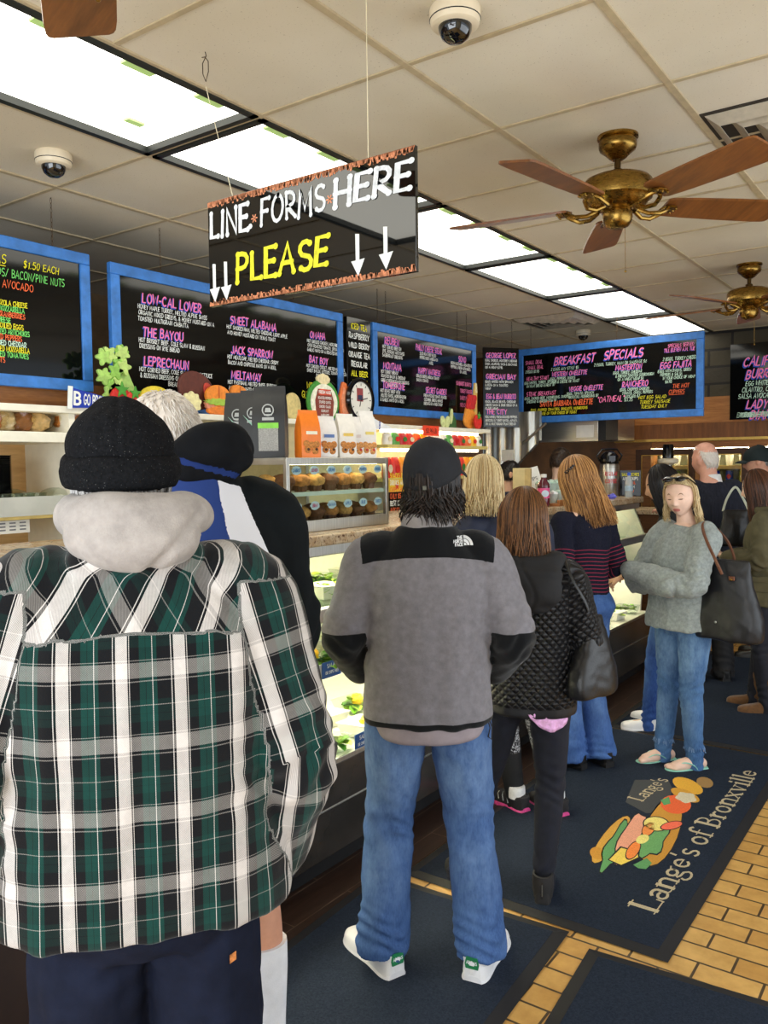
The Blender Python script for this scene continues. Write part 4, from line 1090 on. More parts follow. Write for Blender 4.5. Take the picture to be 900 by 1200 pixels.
# ================================================================== PEOPLE: tools
from mathutils.bvhtree import BVHTree
def cr_resample(P, sub):
    """Catmull-Rom through rows of P"""
    P = np.asarray(P, float); n = len(P)
    if n < 3 or sub <= 1: return P
    out = []
    for i in range(n - 1):
        p0, p1, p2, p3 = P[max(0, i - 1)], P[i], P[i + 1], P[min(n - 1, i + 2)]
        for k in range(sub):
            t = k / sub
            out.append(.5 * ((2 * p1) + (-p0 + p2) * t + (2 * p0 - 5 * p1 + 4 * p2 - p3) * t * t + (-p0 + 3 * p1 - 3 * p2 + p3) * t ** 3))
    out.append(P[-1]); return np.array(out)
def torso(mb, secs, n=36, sub=4, M=None):
    """rows (z, cx, cy, rx, ry, exponent)"""
    R = cr_resample(secs, sub); vs = []; fs = []
    for z, cx, cy, rx, ry, e in R:
        for i in range(n):
            a = 2 * pi * i / n; c, s = cos(a), sin(a)
            vs.append((cx + rx * math.copysign(abs(c) ** (2 / e), c), cy + ry * math.copysign(abs(s) ** (2 / e), s), z))
    m = len(R)
    for j in range(m - 1):
        for i in range(n):
            k = (i + 1) % n; fs.append((j * n + i, j * n + k, (j + 1) * n + k, (j + 1) * n + i))
    fs.append(tuple(range(n))[::-1]); fs.append(tuple((m - 1) * n + i for i in range(n)))
    mb.add(vs, fs, M)
def limb(mb, rows, n=20, sub=5, flat=1.0, up=None, ball=True, M=None):
    """rows (x, y, z, r)"""
    R = cr_resample(rows, sub)
    mb.tube([Vector(r[:3]) for r in R], [max(.002, r[3]) for r in R], n, M, flat=flat, up=up)
    if ball:
        for r in (R[0], R[-1]): mb.sphere(r[:3], r[3] * .98, 14, 9, M)
def waves(co, seed, lam, stretch=(1, 1, 1), n=5):
    """smooth pseudo-random folds, about -1..1; lam = wavelength, stretch lengthens along an axis"""
    r = np.random.RandomState(seed); out = np.zeros(len(co)); p = co / np.array(stretch)
    for i in range(n):
        d = r.normal(size=3); d /= np.linalg.norm(d); k = 2 * pi / (lam * r.uniform(.7, 1.5))
        d2 = r.normal(size=3); d2 /= np.linalg.norm(d2)
        out += np.sin(p @ d * k + r.uniform(0, 6.28) + 1.1 * np.sin(p @ d2 * k * .6 + r.uniform(0, 6.28)))
    return out / n * 1.4
def g(x, m, s): return np.exp(-((x - m) / s) ** 2)
def sstep(a, b, x):
    t = np.clip((x - a) / (b - a), 0, 1); return t * t * (3 - 2 * t)
def seg_t(co, A, B):
    A = np.array(A); B = np.array(B); d = B - A; t = np.clip((co - A) @ d / (d @ d), 0, 1)
    return np.linalg.norm(co - A - t[:, None] * d, axis=1), t
def skin(name, mb, mats, parent, voxel=.008, smooth=4, disp=None, attrs=None, s=1.0, label=None, vec=None):
    """one continuous surface round everything in mb, with folds and colour masks"""
    me = bpy.data.meshes.new('tmp'); me.from_pydata([tuple(c * s for c in v) for v in mb.v], [], mb.f)
    bm = bmesh.new(); bm.from_mesh(me); bmesh.ops.recalc_face_normals(bm, faces=bm.faces); bm.to_mesh(me); bm.free()
    ob = bpy.data.objects.new('tmp', me); COL.objects.link(ob)
    md = ob.modifiers.new('r', 'REMESH'); md.mode = 'VOXEL'; md.voxel_size = voxel; md.adaptivity = 0
    if smooth:
        sm = ob.modifiers.new('s', 'SMOOTH'); sm.factor = .5; sm.iterations = smooth
    dg = bpy.context.evaluated_depsgraph_get()
    nm = bpy.data.meshes.new_from_object(ob.evaluated_get(dg))
    bpy.data.objects.remove(ob); bpy.data.meshes.remove(me)
    nm.name = name; n = len(nm.vertices)
    co = np.empty(n * 3); nm.vertices.foreach_get('co', co); co = co.reshape(-1, 3)
    no = np.empty(n * 3); nm.vertices.foreach_get('normal', no); no = no.reshape(-1, 3)
    u = co / s
    if attrs:
        for k, f in attrs.items():
            a = nm.attributes.new(k, 'FLOAT', 'POINT'); a.data.foreach_set('value', np.clip(f(u, no), -10, 10).astype(np.float32))
    if vec:
        for k, f in vec.items():
            a = nm.attributes.new(k, 'FLOAT_VECTOR', 'POINT'); a.data.foreach_set('vector', f(u, no).astype(np.float32).ravel())
    if disp is not None:
        co = co + no * (disp(u, no) * s)[:, None]; nm.vertices.foreach_set('co', co.ravel())
    if not isinstance(mats, (list, tuple)): mats = [mats]
    nm.materials.clear()
    for m in mats: nm.materials.append(m)
    nm.polygons.foreach_set('use_smooth', [True] * len(nm.polygons)); nm.update()
    o = bpy.data.objects.new(name, nm); COL.objects.link(o); o.parent = parent
    if label: o['label'] = label
    return o
def on_surface(o, pts, axis_from, axis_dir, off=.0015):
    """drop points on a mesh (local coordinates); returns the surface points"""
    bv = BVHTree.FromPolygons([v.co.copy() for v in o.data.vertices], [tuple(p.vertices) for p in o.data.polygons])
    out = []
    for p in pts:
        h, nn, i, d = bv.ray_cast(Vector(p) + Vector(axis_from), Vector(axis_dir))
        out.append((h + nn * off) if h is not None else Vector(p))
    return out

# ------------------------------------------------------------------ heads, hands, feet
def head_geo(mb, M, fem=False):
    n, m = 84, 60; vs = []; fs = []
    az = np.linspace(0, 2 * pi, n, endpoint=False); el = np.linspace(-pi / 2 + .02, pi / 2 - .02, m)
    A, E_ = np.meshgrid(az, el)
    dx, dy, dz = np.sin(A) * np.cos(E_), np.cos(A) * np.cos(E_), np.sin(E_)
    x, y, z = .076 * dx, .098 * dy, .118 * dz
    k = np.clip((-z - .008) / .11, 0, 1)
    x = x * (1 - (.30 if fem else .22) * k ** 1.5) 
    y = np.where(y < 0, y * (1 - .50 * sstep(.1, 1, k)), y * (1 + .06 * k))
    fr = sstep(0.0, .05, y); ax = np.abs(x)
    pr = np.where(z > -.036, sstep(.018, -.036, z), 1 - sstep(-.037, -.05, z))
    y = y + fr * (.023 * g(x, 0, .0115) * pr + .008 * g(ax, .012, .008) * g(z, -.037, .009)
        - .009 * g(ax, .032, .017) * g(z, .004, .012) + (.003 if fem else .005) * g(z, .026, .009) * g(ax, .03, .026)
        + .007 * g(x, 0, .021) * (g(z, -.061, .006) + g(z, -.075, .0065)) - .006 * g(x, 0, .024) * g(z, -.068, .0032)
        + .008 * g(x, 0, .02) * g(z, -.103, .014) + .005 * g(ax, .042, .02) * g(z, -.028, .025) - .004 * g(x, 0, .03) * g(z, -.088, .006))
    P = np.stack([x, y, z], -1).reshape(-1, 3)
    for j in range(m - 1):
        for i in range(n):
            q = (i + 1) % n; fs.append((j * n + i, j * n + q, (j + 1) * n + q, (j + 1) * n + i))
    fs.append(tuple(range(n))[::-1]); fs.append(tuple((m - 1) * n + i for i in range(n)))
    mb.add([Vector(p) for p in P], fs, M)
    for sx in (-1, 1):
        T = M @ TR((sx * .077, -.012, -.006), rz=sx * radians(-18), rx=radians(-10))
        mb.sphere((0, 0, 0), (.011, .019, .031), 14, 10, T); mb.sphere((sx * .006, -.006, .006), (.008, .017, .024), 12, 8, T)
def hand_geo(mb, W, d, pn, side, curl=.5, s=1.0, spread=.05):
    """W wrist, d pointing direction, pn palm normal, side +1 when the thumb leaves along d x pn"""
    W = Vector(W); d = Vector(d).normalized(); pn = Vector(pn); pn = (pn - d * pn.dot(d)).normalized(); w = d.cross(pn) * side
    mb.tube([W - d * .03 * s, W, W + d * .025 * s, W + d * .06 * s, W + d * .09 * s], [.027 * s, .028 * s, .036 * s, .041 * s, .036 * s], 14, flat=.46, up=pn)
    for i, (o, L) in enumerate(((.030, .074), (.0105, .083), (-.0105, .077), (-.030, .060))):
        p = W + d * (.082 - .006 * abs(i - 1.3)) * s + w * o * s; a = 0.0; pts = [p - d * .02 * s, p]; rr = [.0095 * s, .0095 * s]
        dd = (d + w * (o / .03) * spread).normalized()
        for f, ca in ((.45, curl * .8), (.32, curl), (.25, curl * .8)):
            a += ca; p = p + (dd * cos(a) + pn * sin(a)) * (L * f * s); pts.append(p); rr.append((.0092 - .0011 * len(rr) * .6) * s)
        R = cr_resample([(*q, r) for q, r in zip(pts, rr)], 3)
        mb.tube([Vector(q[:3]) for q in R], [q[3] for q in R], 10); mb.sphere(R[-1][:3], R[-1][3], 10, 7)
    p = W + d * .022 * s + w * .022 * s
    pts = [p, p + (d * .55 + w * .8) .normalized() * .035 * s, p + (d * .8 + w * .75 + pn * curl * .4).normalized() * .066 * s, p + (d * 1.0 + w * .6 + pn * curl).normalized() * .09 * s]
    R = cr_resample([(*q, r) for q, r in zip(pts, (.015 * s, .0125 * s, .0105 * s, .0085 * s))], 3)
    mb.tube([Vector(q[:3]) for q in R], [q[3] for q in R], 10); mb.sphere(R[-1][:3], R[-1][3], 10, 7)
def foot_geo(mb, A, toe, L=.235, s=1.0):
    """bare foot with five toes; A ankle joint, toe = heading in radians from +Y towards -X"""
    M = TR((A[0], A[1], 0), toe)
    z0 = .02
    rows = [(0, -.055, z0 + .028, .028), (0, -.02, z0 + .042, .036), (0, .03, z0 + .036, .036), (0, .08, z0 + .024, .038), (0, .125, z0 + .016, .036)]
    R = cr_resample(rows, 4)
    for x, y, z, r in R: mb.sphere((x, y, z * .9), (r, .022, min(r, z - z0 + .012)), 14, 9, M)
    mb.tube([(0, -.025, .14), (0, -.02, .09), (0, .0, z0 + .035)], [.033, .034, .036], 14, M)
    inner = 1 if A[0] < 0 else -1
    for i, (x, y, r) in enumerate(((.026, .165, .014), (.007, .166, .0105), (-.008, .158, .0095), (-.021, .148, .009), (-.032, .136, .0085))):
        mb.tube([(x * inner, .115, z0 + .014), (x * inner, y - .012, z0 + .011), (x * inner, y, z0 + .008)], [r * .95, r, r * .85], 10, M); mb.sphere((x * inner, y, z0 + .008), r * .9, 10, 7, M)
def shoe(parent, name, A, toe, mats, L=.29, wide=.048, hi=.075, sole=.028, collar=.088, label=None, heel=0.0, s=1.0):
    """shoe with sole; built at the ankle point A, pointing along toe; returns the upper"""
    M = TR((A[0] * s, A[1] * s, 0), toe, sc=(s, s, s)); heel_y = -.085
    prof = []
    for f, w, h in ((0, .55, .86), (.04, .74, .98), (.12, .86, 1.08), (.25, .86, 1.12), (.38, .84, 1.0), (.5, .92, .84), (.65, 1.04, .70), (.8, 1.04, .60), (.91, .86, .50), (.975, .58, .40), (1.0, .28, .30)):
        prof.append((heel_y + L * f, wide * w, hi * h))
    prof = cr_resample(prof, 3); n = 20
    def shell(grow, z0, hf, top_only=False):
        vs = []; fs = []
        for y, w, h in prof:
            lift = heel * max(0, 1 - (y - heel_y) / (L * .5))
            for i in range(n):
                a = 2 * pi * i / n; c, q = cos(a), sin(a)
                zz = z0 + (hf(h) * (abs(q) ** .75) if q > 0 else 0)
                xx = (w + grow) * math.copysign(abs(c) ** .6, c) if q > 0 else (w + grow) * c
                vs.append((xx, y * (1 + grow * 1.2) , zz + lift))
        m = len(prof)
        for j in range(m - 1):
            for i in range(n): fs.append((j * n + i, j * n + (i + 1) % n, (j + 1) * n + (i + 1) % n, (j + 1) * n + i))
        fs.append(tuple(range(n))[::-1]); fs.append(tuple((m - 1) * n + i for i in range(n)))
        return vs, fs
    mb = MB(); v, f = shell(0, sole * .5, lambda h: h); mb.add(v, f, M)
    mb.lathe([(.040, .03 + heel), (.046, hi), (.044, collar), (.036, collar + .002), (.036, collar - .02)], 18, M @ TR((0, -.035, 0), sc=(1, 1.25, 1)))
    up = mb.build(name, mats[0], parent, ang=60, label=label)
    mb = MB(); v, f = shell(.005, 0.0, lambda h: sole); mb.add(v, f, M)
    if heel: mb.bb((-.03, heel_y, 0), (.03, heel_y + .06, heel + .01), M)
    mb.build('sole', mats[1], up, ang=50)
    return up, M
# ------------------------------------------------------------------ hair
def hair_mat(name, a, b, rough=.38):
    if name in _MC: return _MC[name]
    t = NT(name); v = t.attr('strand'); n = t.noise(30, 3, .6, (6, 6, .6))
    f = t.math('ADD', t.math('MULTIPLY', v, .65), t.math('MULTIPLY', n, .35))
    t.set(Base_Color=t.ramp(f, .25, .72, rgb(a), rgb(b)), Roughness=rough); t.b.inputs['Specular IOR Level'].default_value = .45
    _MC[name] = t.m; return t.m
def hair_strands(parent, name, M, m, n=700, az=(70, 290), zend=-.25, off=.012, wob=.012, rad=.0028, th0=(4, 30), seed=1, out=.0, flare=0.0, curl=0.0, part=0.0, zvar=.05, th1=100, face_len=None, shell=True, back=0.0, s=1.0, gather=None):
    """hair lying over the skull and hanging from it; az measured from the face, clockwise seen from above"""
    rnd = random.Random(seed); mb = MB(); vals = []
    rx, ry, rz = .076 + off, .098 + off, .118 + off
    def P(a, th, o=0.0):
        return Vector(((rx + o) * sin(th) * sin(a), (ry + o) * sin(th) * cos(a) - .004, (rz + o) * cos(th)))
    def strand(pts, r, v):
        k0 = len(mb.v); L = len(pts); rr = [r * (.55 + .45 * min(1, 3 * i / L)) * (1 if i < L - 3 else (L - i) / 3.5) for i in range(L)]
        mb.tube(pts, rr, 3, M, cap=False); vals.extend([v] * (len(mb.v) - k0))
    for i in range(n):
        a0 = radians(rnd.uniform(*az)); a = a0
        t0 = radians(rnd.uniform(*th0)); v = rnd.random(); layer = rnd.uniform(-.006, .008)
        t1 = radians(th1 + rnd.uniform(-8, 8)); pts = []
        ph = rnd.uniform(0, 6.28); ze = zend + rnd.uniform(-zvar, zvar)
        fr = abs(((math.degrees(a0) + 180) % 360) - 180)       # 0 in front, 180 at the back
        if face_len is not None and fr < 110: ze = ze * (1 - .0) + face_len * (110 - fr) / 60
        for q in range(9):
            th = t0 + (t1 - t0) * q / 8
            p = P(a, th, layer); p.x += part * (1 - q / 8)
            pts.append(p)
        p = pts[-1].copy(); base = p.copy(); dirh = Vector((sin(a), cos(a), 0)); drop = p.z - ze
        if drop > .01:
            for q in range(1, 8):
                f = q / 7
                w = Vector((sin(ph + f * 5) * wob * f, cos(ph * 1.7 + f * 4) * wob * f, 0))
                pp = base + dirh * (flare * f * f + out * f - curl * f ** 3) + w - Vector((0, back * f, drop * f))
                if gather is not None:
                    pp = pp.lerp(Vector((gather[0], gather[1], pp.z)), gather[2] * f)
                pts.append(pp)
        strand(pts, rad * rnd.uniform(.7, 1.3), v)
    if shell:
        k0 = len(mb.v); nn = 40; rows = 14; vs = []; fs = []
        A0, A1 = radians(az[0] + 4), radians(az[1] - 4)
        for j in range(rows + 6):
            for i in range(nn + 1):
                a = A0 + (A1 - A0) * i / nn
                if j <= rows: p = P(a, radians(1) + (radians(th1) - radians(1)) * j / rows, -.005)
                else:
                    b = P(a, radians(th1), -.005); f = (j - rows) / 5; dr = max(0.0, (b.z - zend) * .92)
                    p = b + Vector((sin(a), cos(a), 0)) * (flare * f * f * .8 + out * f - curl * f ** 3 - .006 * f) - Vector((0, back * f, dr * f))
                    if gather is not None: p = p.lerp(Vector((gather[0], gather[1], p.z)), gather[2] * f * .9)
                vs.append(p)
        for j in range(rows + 5):
            for i in range(nn): fs.append((j * (nn + 1) + i, j * (nn + 1) + i + 1, (j + 1) * (nn + 1) + i + 1, (j + 1) * (nn + 1) + i))
        mb.add(vs, fs, M); vals.extend([.25] * (len(mb.v) - k0))
    mb.v = [tuple(c * s for c in v) for v in mb.v]
    o = mb.build(name, m, parent, ang=180)
    a = o.data.attributes.new('strand', 'FLOAT', 'POINT'); a.data.foreach_set('value', np.array(vals, np.float32))
    return o
def short_hair(parent, M, m, off=.008, front=40, low=-.05, seed=3, n=900, ln=.016, s=1.0, top=True):
    """cropped hair: fine short strands standing a little off the scalp, with a cap underneath"""
    rnd = random.Random(seed); mb = MB(); vals = []
    def P(a, th, o): return Vector(((.076 + o) * sin(th) * sin(a), (.098 + o) * sin(th) * cos(a), (.118 + o) * cos(th)))
    def lim(a):
        fr = abs(((math.degrees(a) + 180) % 360) - 180)
        return radians(48) if fr < front else radians(48 + (math.degrees(math.acos(max(-1, min(1, low / .118)))) - 48) * min(1, (fr - front) / 40))
    rows, nn = 12, 48; vs = []; fs = []
    for j in range(rows + 1):
        for i in range(nn):
            a = 2 * pi * i / nn; vs.append(P(a, .01 + (lim(a) - .01) * j / rows, off * (1 if j < rows else .2)))
    for j in range(rows):
        for i in range(nn): fs.append((j * nn + i, j * nn + (i + 1) % nn, (j + 1) * nn + (i + 1) % nn, (j + 1) * nn + i))
    mb.add(vs, fs, M); vals += [.3] * len(vs)
    for i in range(n):
        a = rnd.uniform(0, 2 * pi); th = lim(a) * sqrt(rnd.random()); p = P(a, th, off * .7)
        q = P(a + rnd.uniform(-.1, .1), th + ln / .1 * .75, off + ln * .22); k0 = len(mb.v)
        mb.tube([p, (p + q) / 2 + (p.normalized() * .002), q], [.0018, .0016, .0006], 3, M, cap=False); vals += [rnd.random()] * (len(mb.v) - k0)
    mb.v = [tuple(c * s for c in v) for v in mb.v]
    o = mb.build('hair', m, parent, ang=180)
    at = o.data.attributes.new('strand', 'FLOAT', 'POINT'); at.data.foreach_set('value', np.array(vals, np.float32))
    return o
# ------------------------------------------------------------------ the figure
class Fig: pass
def skin_mat(name, tone, lip, brow, lash=(60, 40, 30), flush=None):
    fl = flush or tuple(max(0, int(c * k)) for c, k in zip(tone, (1.0, .84, .80)))
    return mat('skin_' + name, tone, .5, var=.05, vs=30, masks=(('flush', fl), ('lip', lip), ('brow', brow), ('lash', lash)), bump=.08, bs=300)
def figure(label, loc, rz, H, sk, head=(0, .03, 0, 0, 0, 0), sh=.175, arms=None, legs=None, fem=False, bare=False, voxel=.007, hands=(True, True), curl=.5, group=None, eyes=True, closed=False, shoulder_z=1.405, slim=1.0, girth=1.0, brow=1.0, wide=1.0):
    """body in units of a 1.75 m person; arms/legs give the joints of this pose"""
    f = Fig(); s = H / 1.75; f.s = s
    t = thing('person', label, 'person', loc, rz, group); f.root = t
    dx, dy, dz, yaw, pitch, roll = head
    f.hc = Vector((dx, dy, 1.632 + dz)); f.M = TR(f.hc) @ Euler((radians(pitch), radians(roll), radians(yaw)), 'ZXY' if False else 'XYZ').to_matrix().to_4x4()
    f.M = f.M @ Matrix.Diagonal((wide, 1, 1, 1))
    arms = arms or {}; legs = legs or {}
    A = {'L': dict(S=(-sh, 0, shoulder_z), E=(-sh - .07, -.03, 1.12), W=(-sh - .07, .07, .88), d=(0, .3, -1), pn=(1, 0, 0)),
         'R': dict(S=(sh, 0, shoulder_z), E=(sh + .07, -.03, 1.12), W=(sh + .07, .07, .88), d=(0, .3, -1), pn=(-1, 0, 0))}
    for k in arms: A[k].update(arms[k])
    G_ = {'L': dict(H=(-.09, 0, .92), K=(-.10, .015, .50), A=(-.105, -.02, .085), toe=radians(8)),
          'R': dict(H=(.09, 0, .92), K=(.10, .015, .50), A=(.105, -.02, .085), toe=radians(-8))}
    for k in legs: G_[k].update(legs[k])
    f.A, f.G = A, G_
    mb = MB()
    head_geo(mb, f.M, fem)
    if closed:
        for sx in (-1, 1): mb.sphere((sx * .032, .0725, .003), (.015, .0135, .0125), 14, 10, f.M)
    nb = Vector((dx * .35, -.015, 1.46)); nh = f.M @ Vector((0, -.022, -.06)); nr = (.047 if fem else .056) * girth
    limb(mb, [(*nb, nr * 1.25), (*(nb.lerp(nh, .5)), nr), (*nh, nr * 1.02)], 20)
    k = slim
    torso(mb, [(.86, 0, 0, .14 * k, .10 * k, 2.3), (.95, 0, 0, .145 * k, .10 * k, 2.4), (1.08, 0, 0, .125 * k, .09 * k, 2.3), (1.25, 0, 0, .142 * k, .10 * k, 2.4), (1.36, 0, 0, .15, .092, 2.4), (1.42, 0, -.005, .125, .07, 2.2), (1.46, 0, -.01, .07, .055, 2.0)])
    for q in 'LR':
        a = A[q]; S, E_, Wp = [Vector(a[c]) for c in 'SEW']
        limb(mb, [(S.x * .6, S.y, S.z + .01, .05), (*S, .052), (*S.lerp(E_, .5), .043), (*E_, .036), (*E_.lerp(Wp, .35), .036), (*Wp, .026)], 16)
        sd = (1 if q == 'L' else -1) * a.get('th', 1)
        if hands[0 if q == 'L' else 1]: hand_geo(mb, Wp, a['d'], a['pn'], sd, a.get('curl', curl), .98 if fem else 1.08)
        l = G_[q]; Hp, K, An = [Vector(l[c]) for c in 'HKA']
        limb(mb, [(*Hp, .075), (*Hp.lerp(K, .35), .07), (*K, .048), (*K.lerp(An, .35), .05), (*An, .033)], 16)
        if bare: foot_geo(mb, An, l['toe'])
        else:
            T = TR((An.x, An.y, 0), l['toe']); mb.tube([(0, -.03, .05), (0, .05, .045), (0, .12, .035)], [.026, .028, .022], 12, T)
    Mi = np.array(f.M.inverted())
    def hl(u): return u @ Mi[:3, :3].T + Mi[:3, 3]
    def a_lip(u, n):
        h = hl(u); return 1.15 * np.clip(g(h[:, 0], 0, .021) * 1.15 - .0, 0, 1) * np.clip(g(h[:, 2], -.0685, .0115) * 1.2, 0, 1) * (h[:, 1] > .05) - .12
    def a_brow(u, n):
        h = hl(u); ax = np.abs(h[:, 0]); return brow * 1.1 * g(h[:, 2], .029 - 2.0 * (ax - .032) ** 2 / .03, .0042) * g(ax, .032, .019) * (h[:, 1] > .04)
    def a_lash(u, n):
        h = hl(u); ax = np.abs(h[:, 0]); zc = (.002 if not closed else -.003) + 6 * (ax - .032) ** 2 * (1 if closed else -1)
        return (1.0 if closed else 0.0) * 1.1 * g(h[:, 2], zc - .002, .0034) * g(ax, .032, .017) * (h[:, 1] > .04)
    def a_flush(u, n):
        h = hl(u); ax = np.abs(h[:, 0])
        return .485 * np.maximum(np.maximum(1.0 * g(ax, .045, .018) * g(h[:, 2], -.03, .018), 1.0 * g(ax, .0, .010) * g(h[:, 2], -.036, .010)) * (h[:, 1] > .03), sstep(.073, .08, ax) * g(h[:, 2], 0, .04))
    f.body = skin('body', mb, sk, t, voxel, 2, None, dict(lip=a_lip, brow=a_brow, lash=a_lash, flush=a_flush), s)
    if eyes:
        for sx in (-1, 1):
            m2 = MB(); T = f.M @ TR((sx * .032, .0745 if not closed else .062, .004)); k0 = 0
            m2.cur = 0; m2.sphere((0, 0, 0), .0125, 16, 12, T); m2.cur = 1; m2.sphere((sx * -.001, .0072, -.001), (.0056, .006, .0056), 12, 8, T)
            m2.v = [tuple(c * s for c in v) for v in m2.v]
            m2.build('eye', [mat('eye_white', (226, 220, 212), .25, var=.02), mat('eye_iris', (52, 38, 28), .2, var=.1)], t)
    return f
def sleeve_rows(a, r, cuff=0.0, side_in=.55, hem=1.0):
    S, E_, Wp = [Vector(a[c]) for c in 'SEW']; Wp = E_.lerp(Wp, hem)
    return [(S.x * side_in, S.y, S.z + .005, r[0] * .9), (*S, r[0]), (*S.lerp(E_, .5), r[1]), (*E_, r[2]), (*E_.lerp(Wp, .5), r[3]), (*Wp, r[4])]
def garment_top(f, name, secs, r, mats, voxel=.008, fold=.006, lam=.09, attrs=None, vec=None, extra=None, seed=1, smooth=4, label=None, hem=1.0, stretch=(1, 1, 1.6), sleeves='LR', elbow=.010, hemr=None, fine=.0):
    mb = MB(); torso(mb, secs)
    for q in sleeves: limb(mb, sleeve_rows(f.A[q], r, hem=hem), 22)
    if extra: extra(mb)
    z0 = secs[0][0]
    def dis(u, n):
        d = fold * waves(u, seed, lam, stretch)
        if fine: d += fine * waves(u, seed + 50, lam * .4, stretch)
        for q in sleeves:
            S, E_, Wp = [np.array(f.A[q][c]) for c in 'SEW']
            de = np.linalg.norm(u - E_, axis=1); ax = (E_ - S) / np.linalg.norm(E_ - S)
            d += elbow * np.exp(-(de / .12) ** 2) * np.sin((u @ ax) * 2 * pi / .065 + 3.4 * np.sin(u @ np.array([27., 19., 12.]))) * (.3 + .7 * np.abs(waves(u, seed + 9, .13)))
            dp = np.linalg.norm(u - (S * .86 + np.array([0, 0, -.1])), axis=1)
            d += elbow * .6 * np.exp(-(dp / .10) ** 2) * np.sin(u @ np.array([70. * np.sign(S[0]), 20, 62.]))
        return d
    return skin(name, mb, mats, f.root, voxel, smooth, dis, attrs, f.s, label, vec)
def trousers(f, mats, r=(.10, .078, .076, .078), top=1.02, waist=(.165, .125), hem=.03, voxel=.008, fold=.006, seed=2, name='trousers', attrs=None, knee=.008, ankle=.008, seat=.0, vec=None, hip=(.178, .13), label=None):
    mb = MB(); G_ = f.G
    torso(mb, [(.80, 0, -.005, hip[0] * .8, hip[1] * .8, 2.3), (.86, 0, -.008, hip[0] * .98, hip[1], 2.5), (.93, 0, -.01 - seat, hip[0], hip[1] + seat, 2.5), (top, 0, 0, *waist, 2.4)])
    for q in 'LR':
        l = G_[q]; Hp, K, An = [Vector(l[c]) for c in 'HKA']; dn = (An - K).normalized(); end = An + dn * (.085 - hem)
        limb(mb, [(*Hp, r[0]), (*Hp.lerp(K, .3), r[0] * 1.0), (*Hp.lerp(K, .65), (r[0] + r[1]) / 2), (*K, r[1]), (*K.lerp(An, .4), r[2]), (*An, r[3]), (*end, r[3] * 1.02)], 22, ball=False)
    def dis(u, n):
        d = fold * waves(u, seed, .09, (1, 1, 1.8))
        for q in 'LR':
            K = np.array(G_[q]['K']); An = np.array(G_[q]['A'])
            d += knee * np.exp(-(np.linalg.norm(u - K, axis=1) / .11) ** 2) * (np.sin(u[:, 2] * 2 * pi / .062 + 4 * np.sin(u[:, 0] * 19 + u[:, 1] * 15 + u[:, 2] * 9 + seed)) * (.25 + .75 * np.abs(waves(u, seed + 3, .12))))
            d += ankle * np.exp(-(np.linalg.norm(u - An, axis=1) / .13) ** 2) * (np.sin(u[:, 2] * 2 * pi / .055 + 4 * np.sin(u[:, 0] * 22 + u[:, 1] * 19 + u[:, 2] * 11 + seed)) * (.25 + .75 * np.abs(waves(u, seed + 4, .11))))
        dc = np.linalg.norm(u - np.array([0, 0, .84]), axis=1)
        d += .005 * np.exp(-(dc / .13) ** 2) * np.sin(np.abs(u[:, 0]) * 60 + u[:, 2] * 90)
        return d
    return skin(name, mb, mats, f.root, voxel, 3, dis, attrs, f.s, label, vec)
def denim(name, a, b, worn):
    if name in _MC: return _MC[name]
    t = NT(name); n1 = t.noise(5, 3, .5); n2 = t.noise(190, 3, .6, (1, 1, .25)); n3 = t.noise(26, 4, .7, (1, 1, .5))
    f = t.math('ADD', t.math('MULTIPLY', n1, .35), t.math('ADD', t.math('MULTIPLY', n2, .35), t.math('MULTIPLY', n3, .30)))
    c = t.ramp(f, .34, .68, rgb(a), rgb(b)); c = t.mix(t.math('MULTIPLY', t.attr('worn'), t.ramp(n3, .2, .8)), c, rgb(worn))
    t.set(Base_Color=c, Roughness=.85); t.b.inputs['Specular IOR Level'].default_value = .2; t.bump(n2, .25, .003)
    _MC[name] = t.m; return t.m
def worn_attr(f):
    def w(u, n):
        o = np.zeros(len(u))
        for q in 'LR':
            Hp, K, An = [np.array(f.G[q][c]) for c in 'HKA']
            d, t = seg_t(u, Hp, K); o = np.maximum(o, .75 * g(t, .55, .35) * (d < .13) * np.abs(n[:, 1]) ** .5)
            d, t = seg_t(u, K, An); o = np.maximum(o, .5 * g(t, .35, .3) * (d < .13) * np.abs(n[:, 1]))
        return o
    return dict(worn=w)
# ================================================================== THE QUEUE, near to far
grey_hair = hair_mat('hair_grey', (96, 92, 88), (196, 192, 188)); dark_hair = hair_mat('hair_dark', (12, 10, 9), (52, 40, 34)); white_hair = hair_mat('hair_white', (214, 204, 194), (250, 246, 240), .6)
brown_hair = hair_mat('hair_brown', (58, 36, 20), (148, 102, 64)); blond_hair = hair_mat('hair_blond', (164, 128, 74), (248, 230, 182)); light_brown = hair_mat('hair_lightbrown', (112, 72, 36), (216, 164, 104)); black_hair = hair_mat('hair_black', (8, 7, 8), (34, 28, 30), .3)
sk_a = skin_mat('older', (206, 150, 122), (180, 110, 100), (150, 140, 130)); sk_b = skin_mat('fair', (238, 200, 178), (206, 120, 112), (150, 110, 80), (120, 80, 60))
sk_c = skin_mat('olive', (206, 158, 126), (170, 96, 88), (30, 22, 20)); sk_d = skin_mat('tan', (192, 138, 102), (150, 90, 78), (26, 20, 18))
def pix_loc(px, D):
    p = dep(px, 600, D); return (p.x, p.y, 0.0)
def facing(px, off=0.0): return radians(35.6 + math.degrees(math.atan((450 - px) / 970.0)) + off)

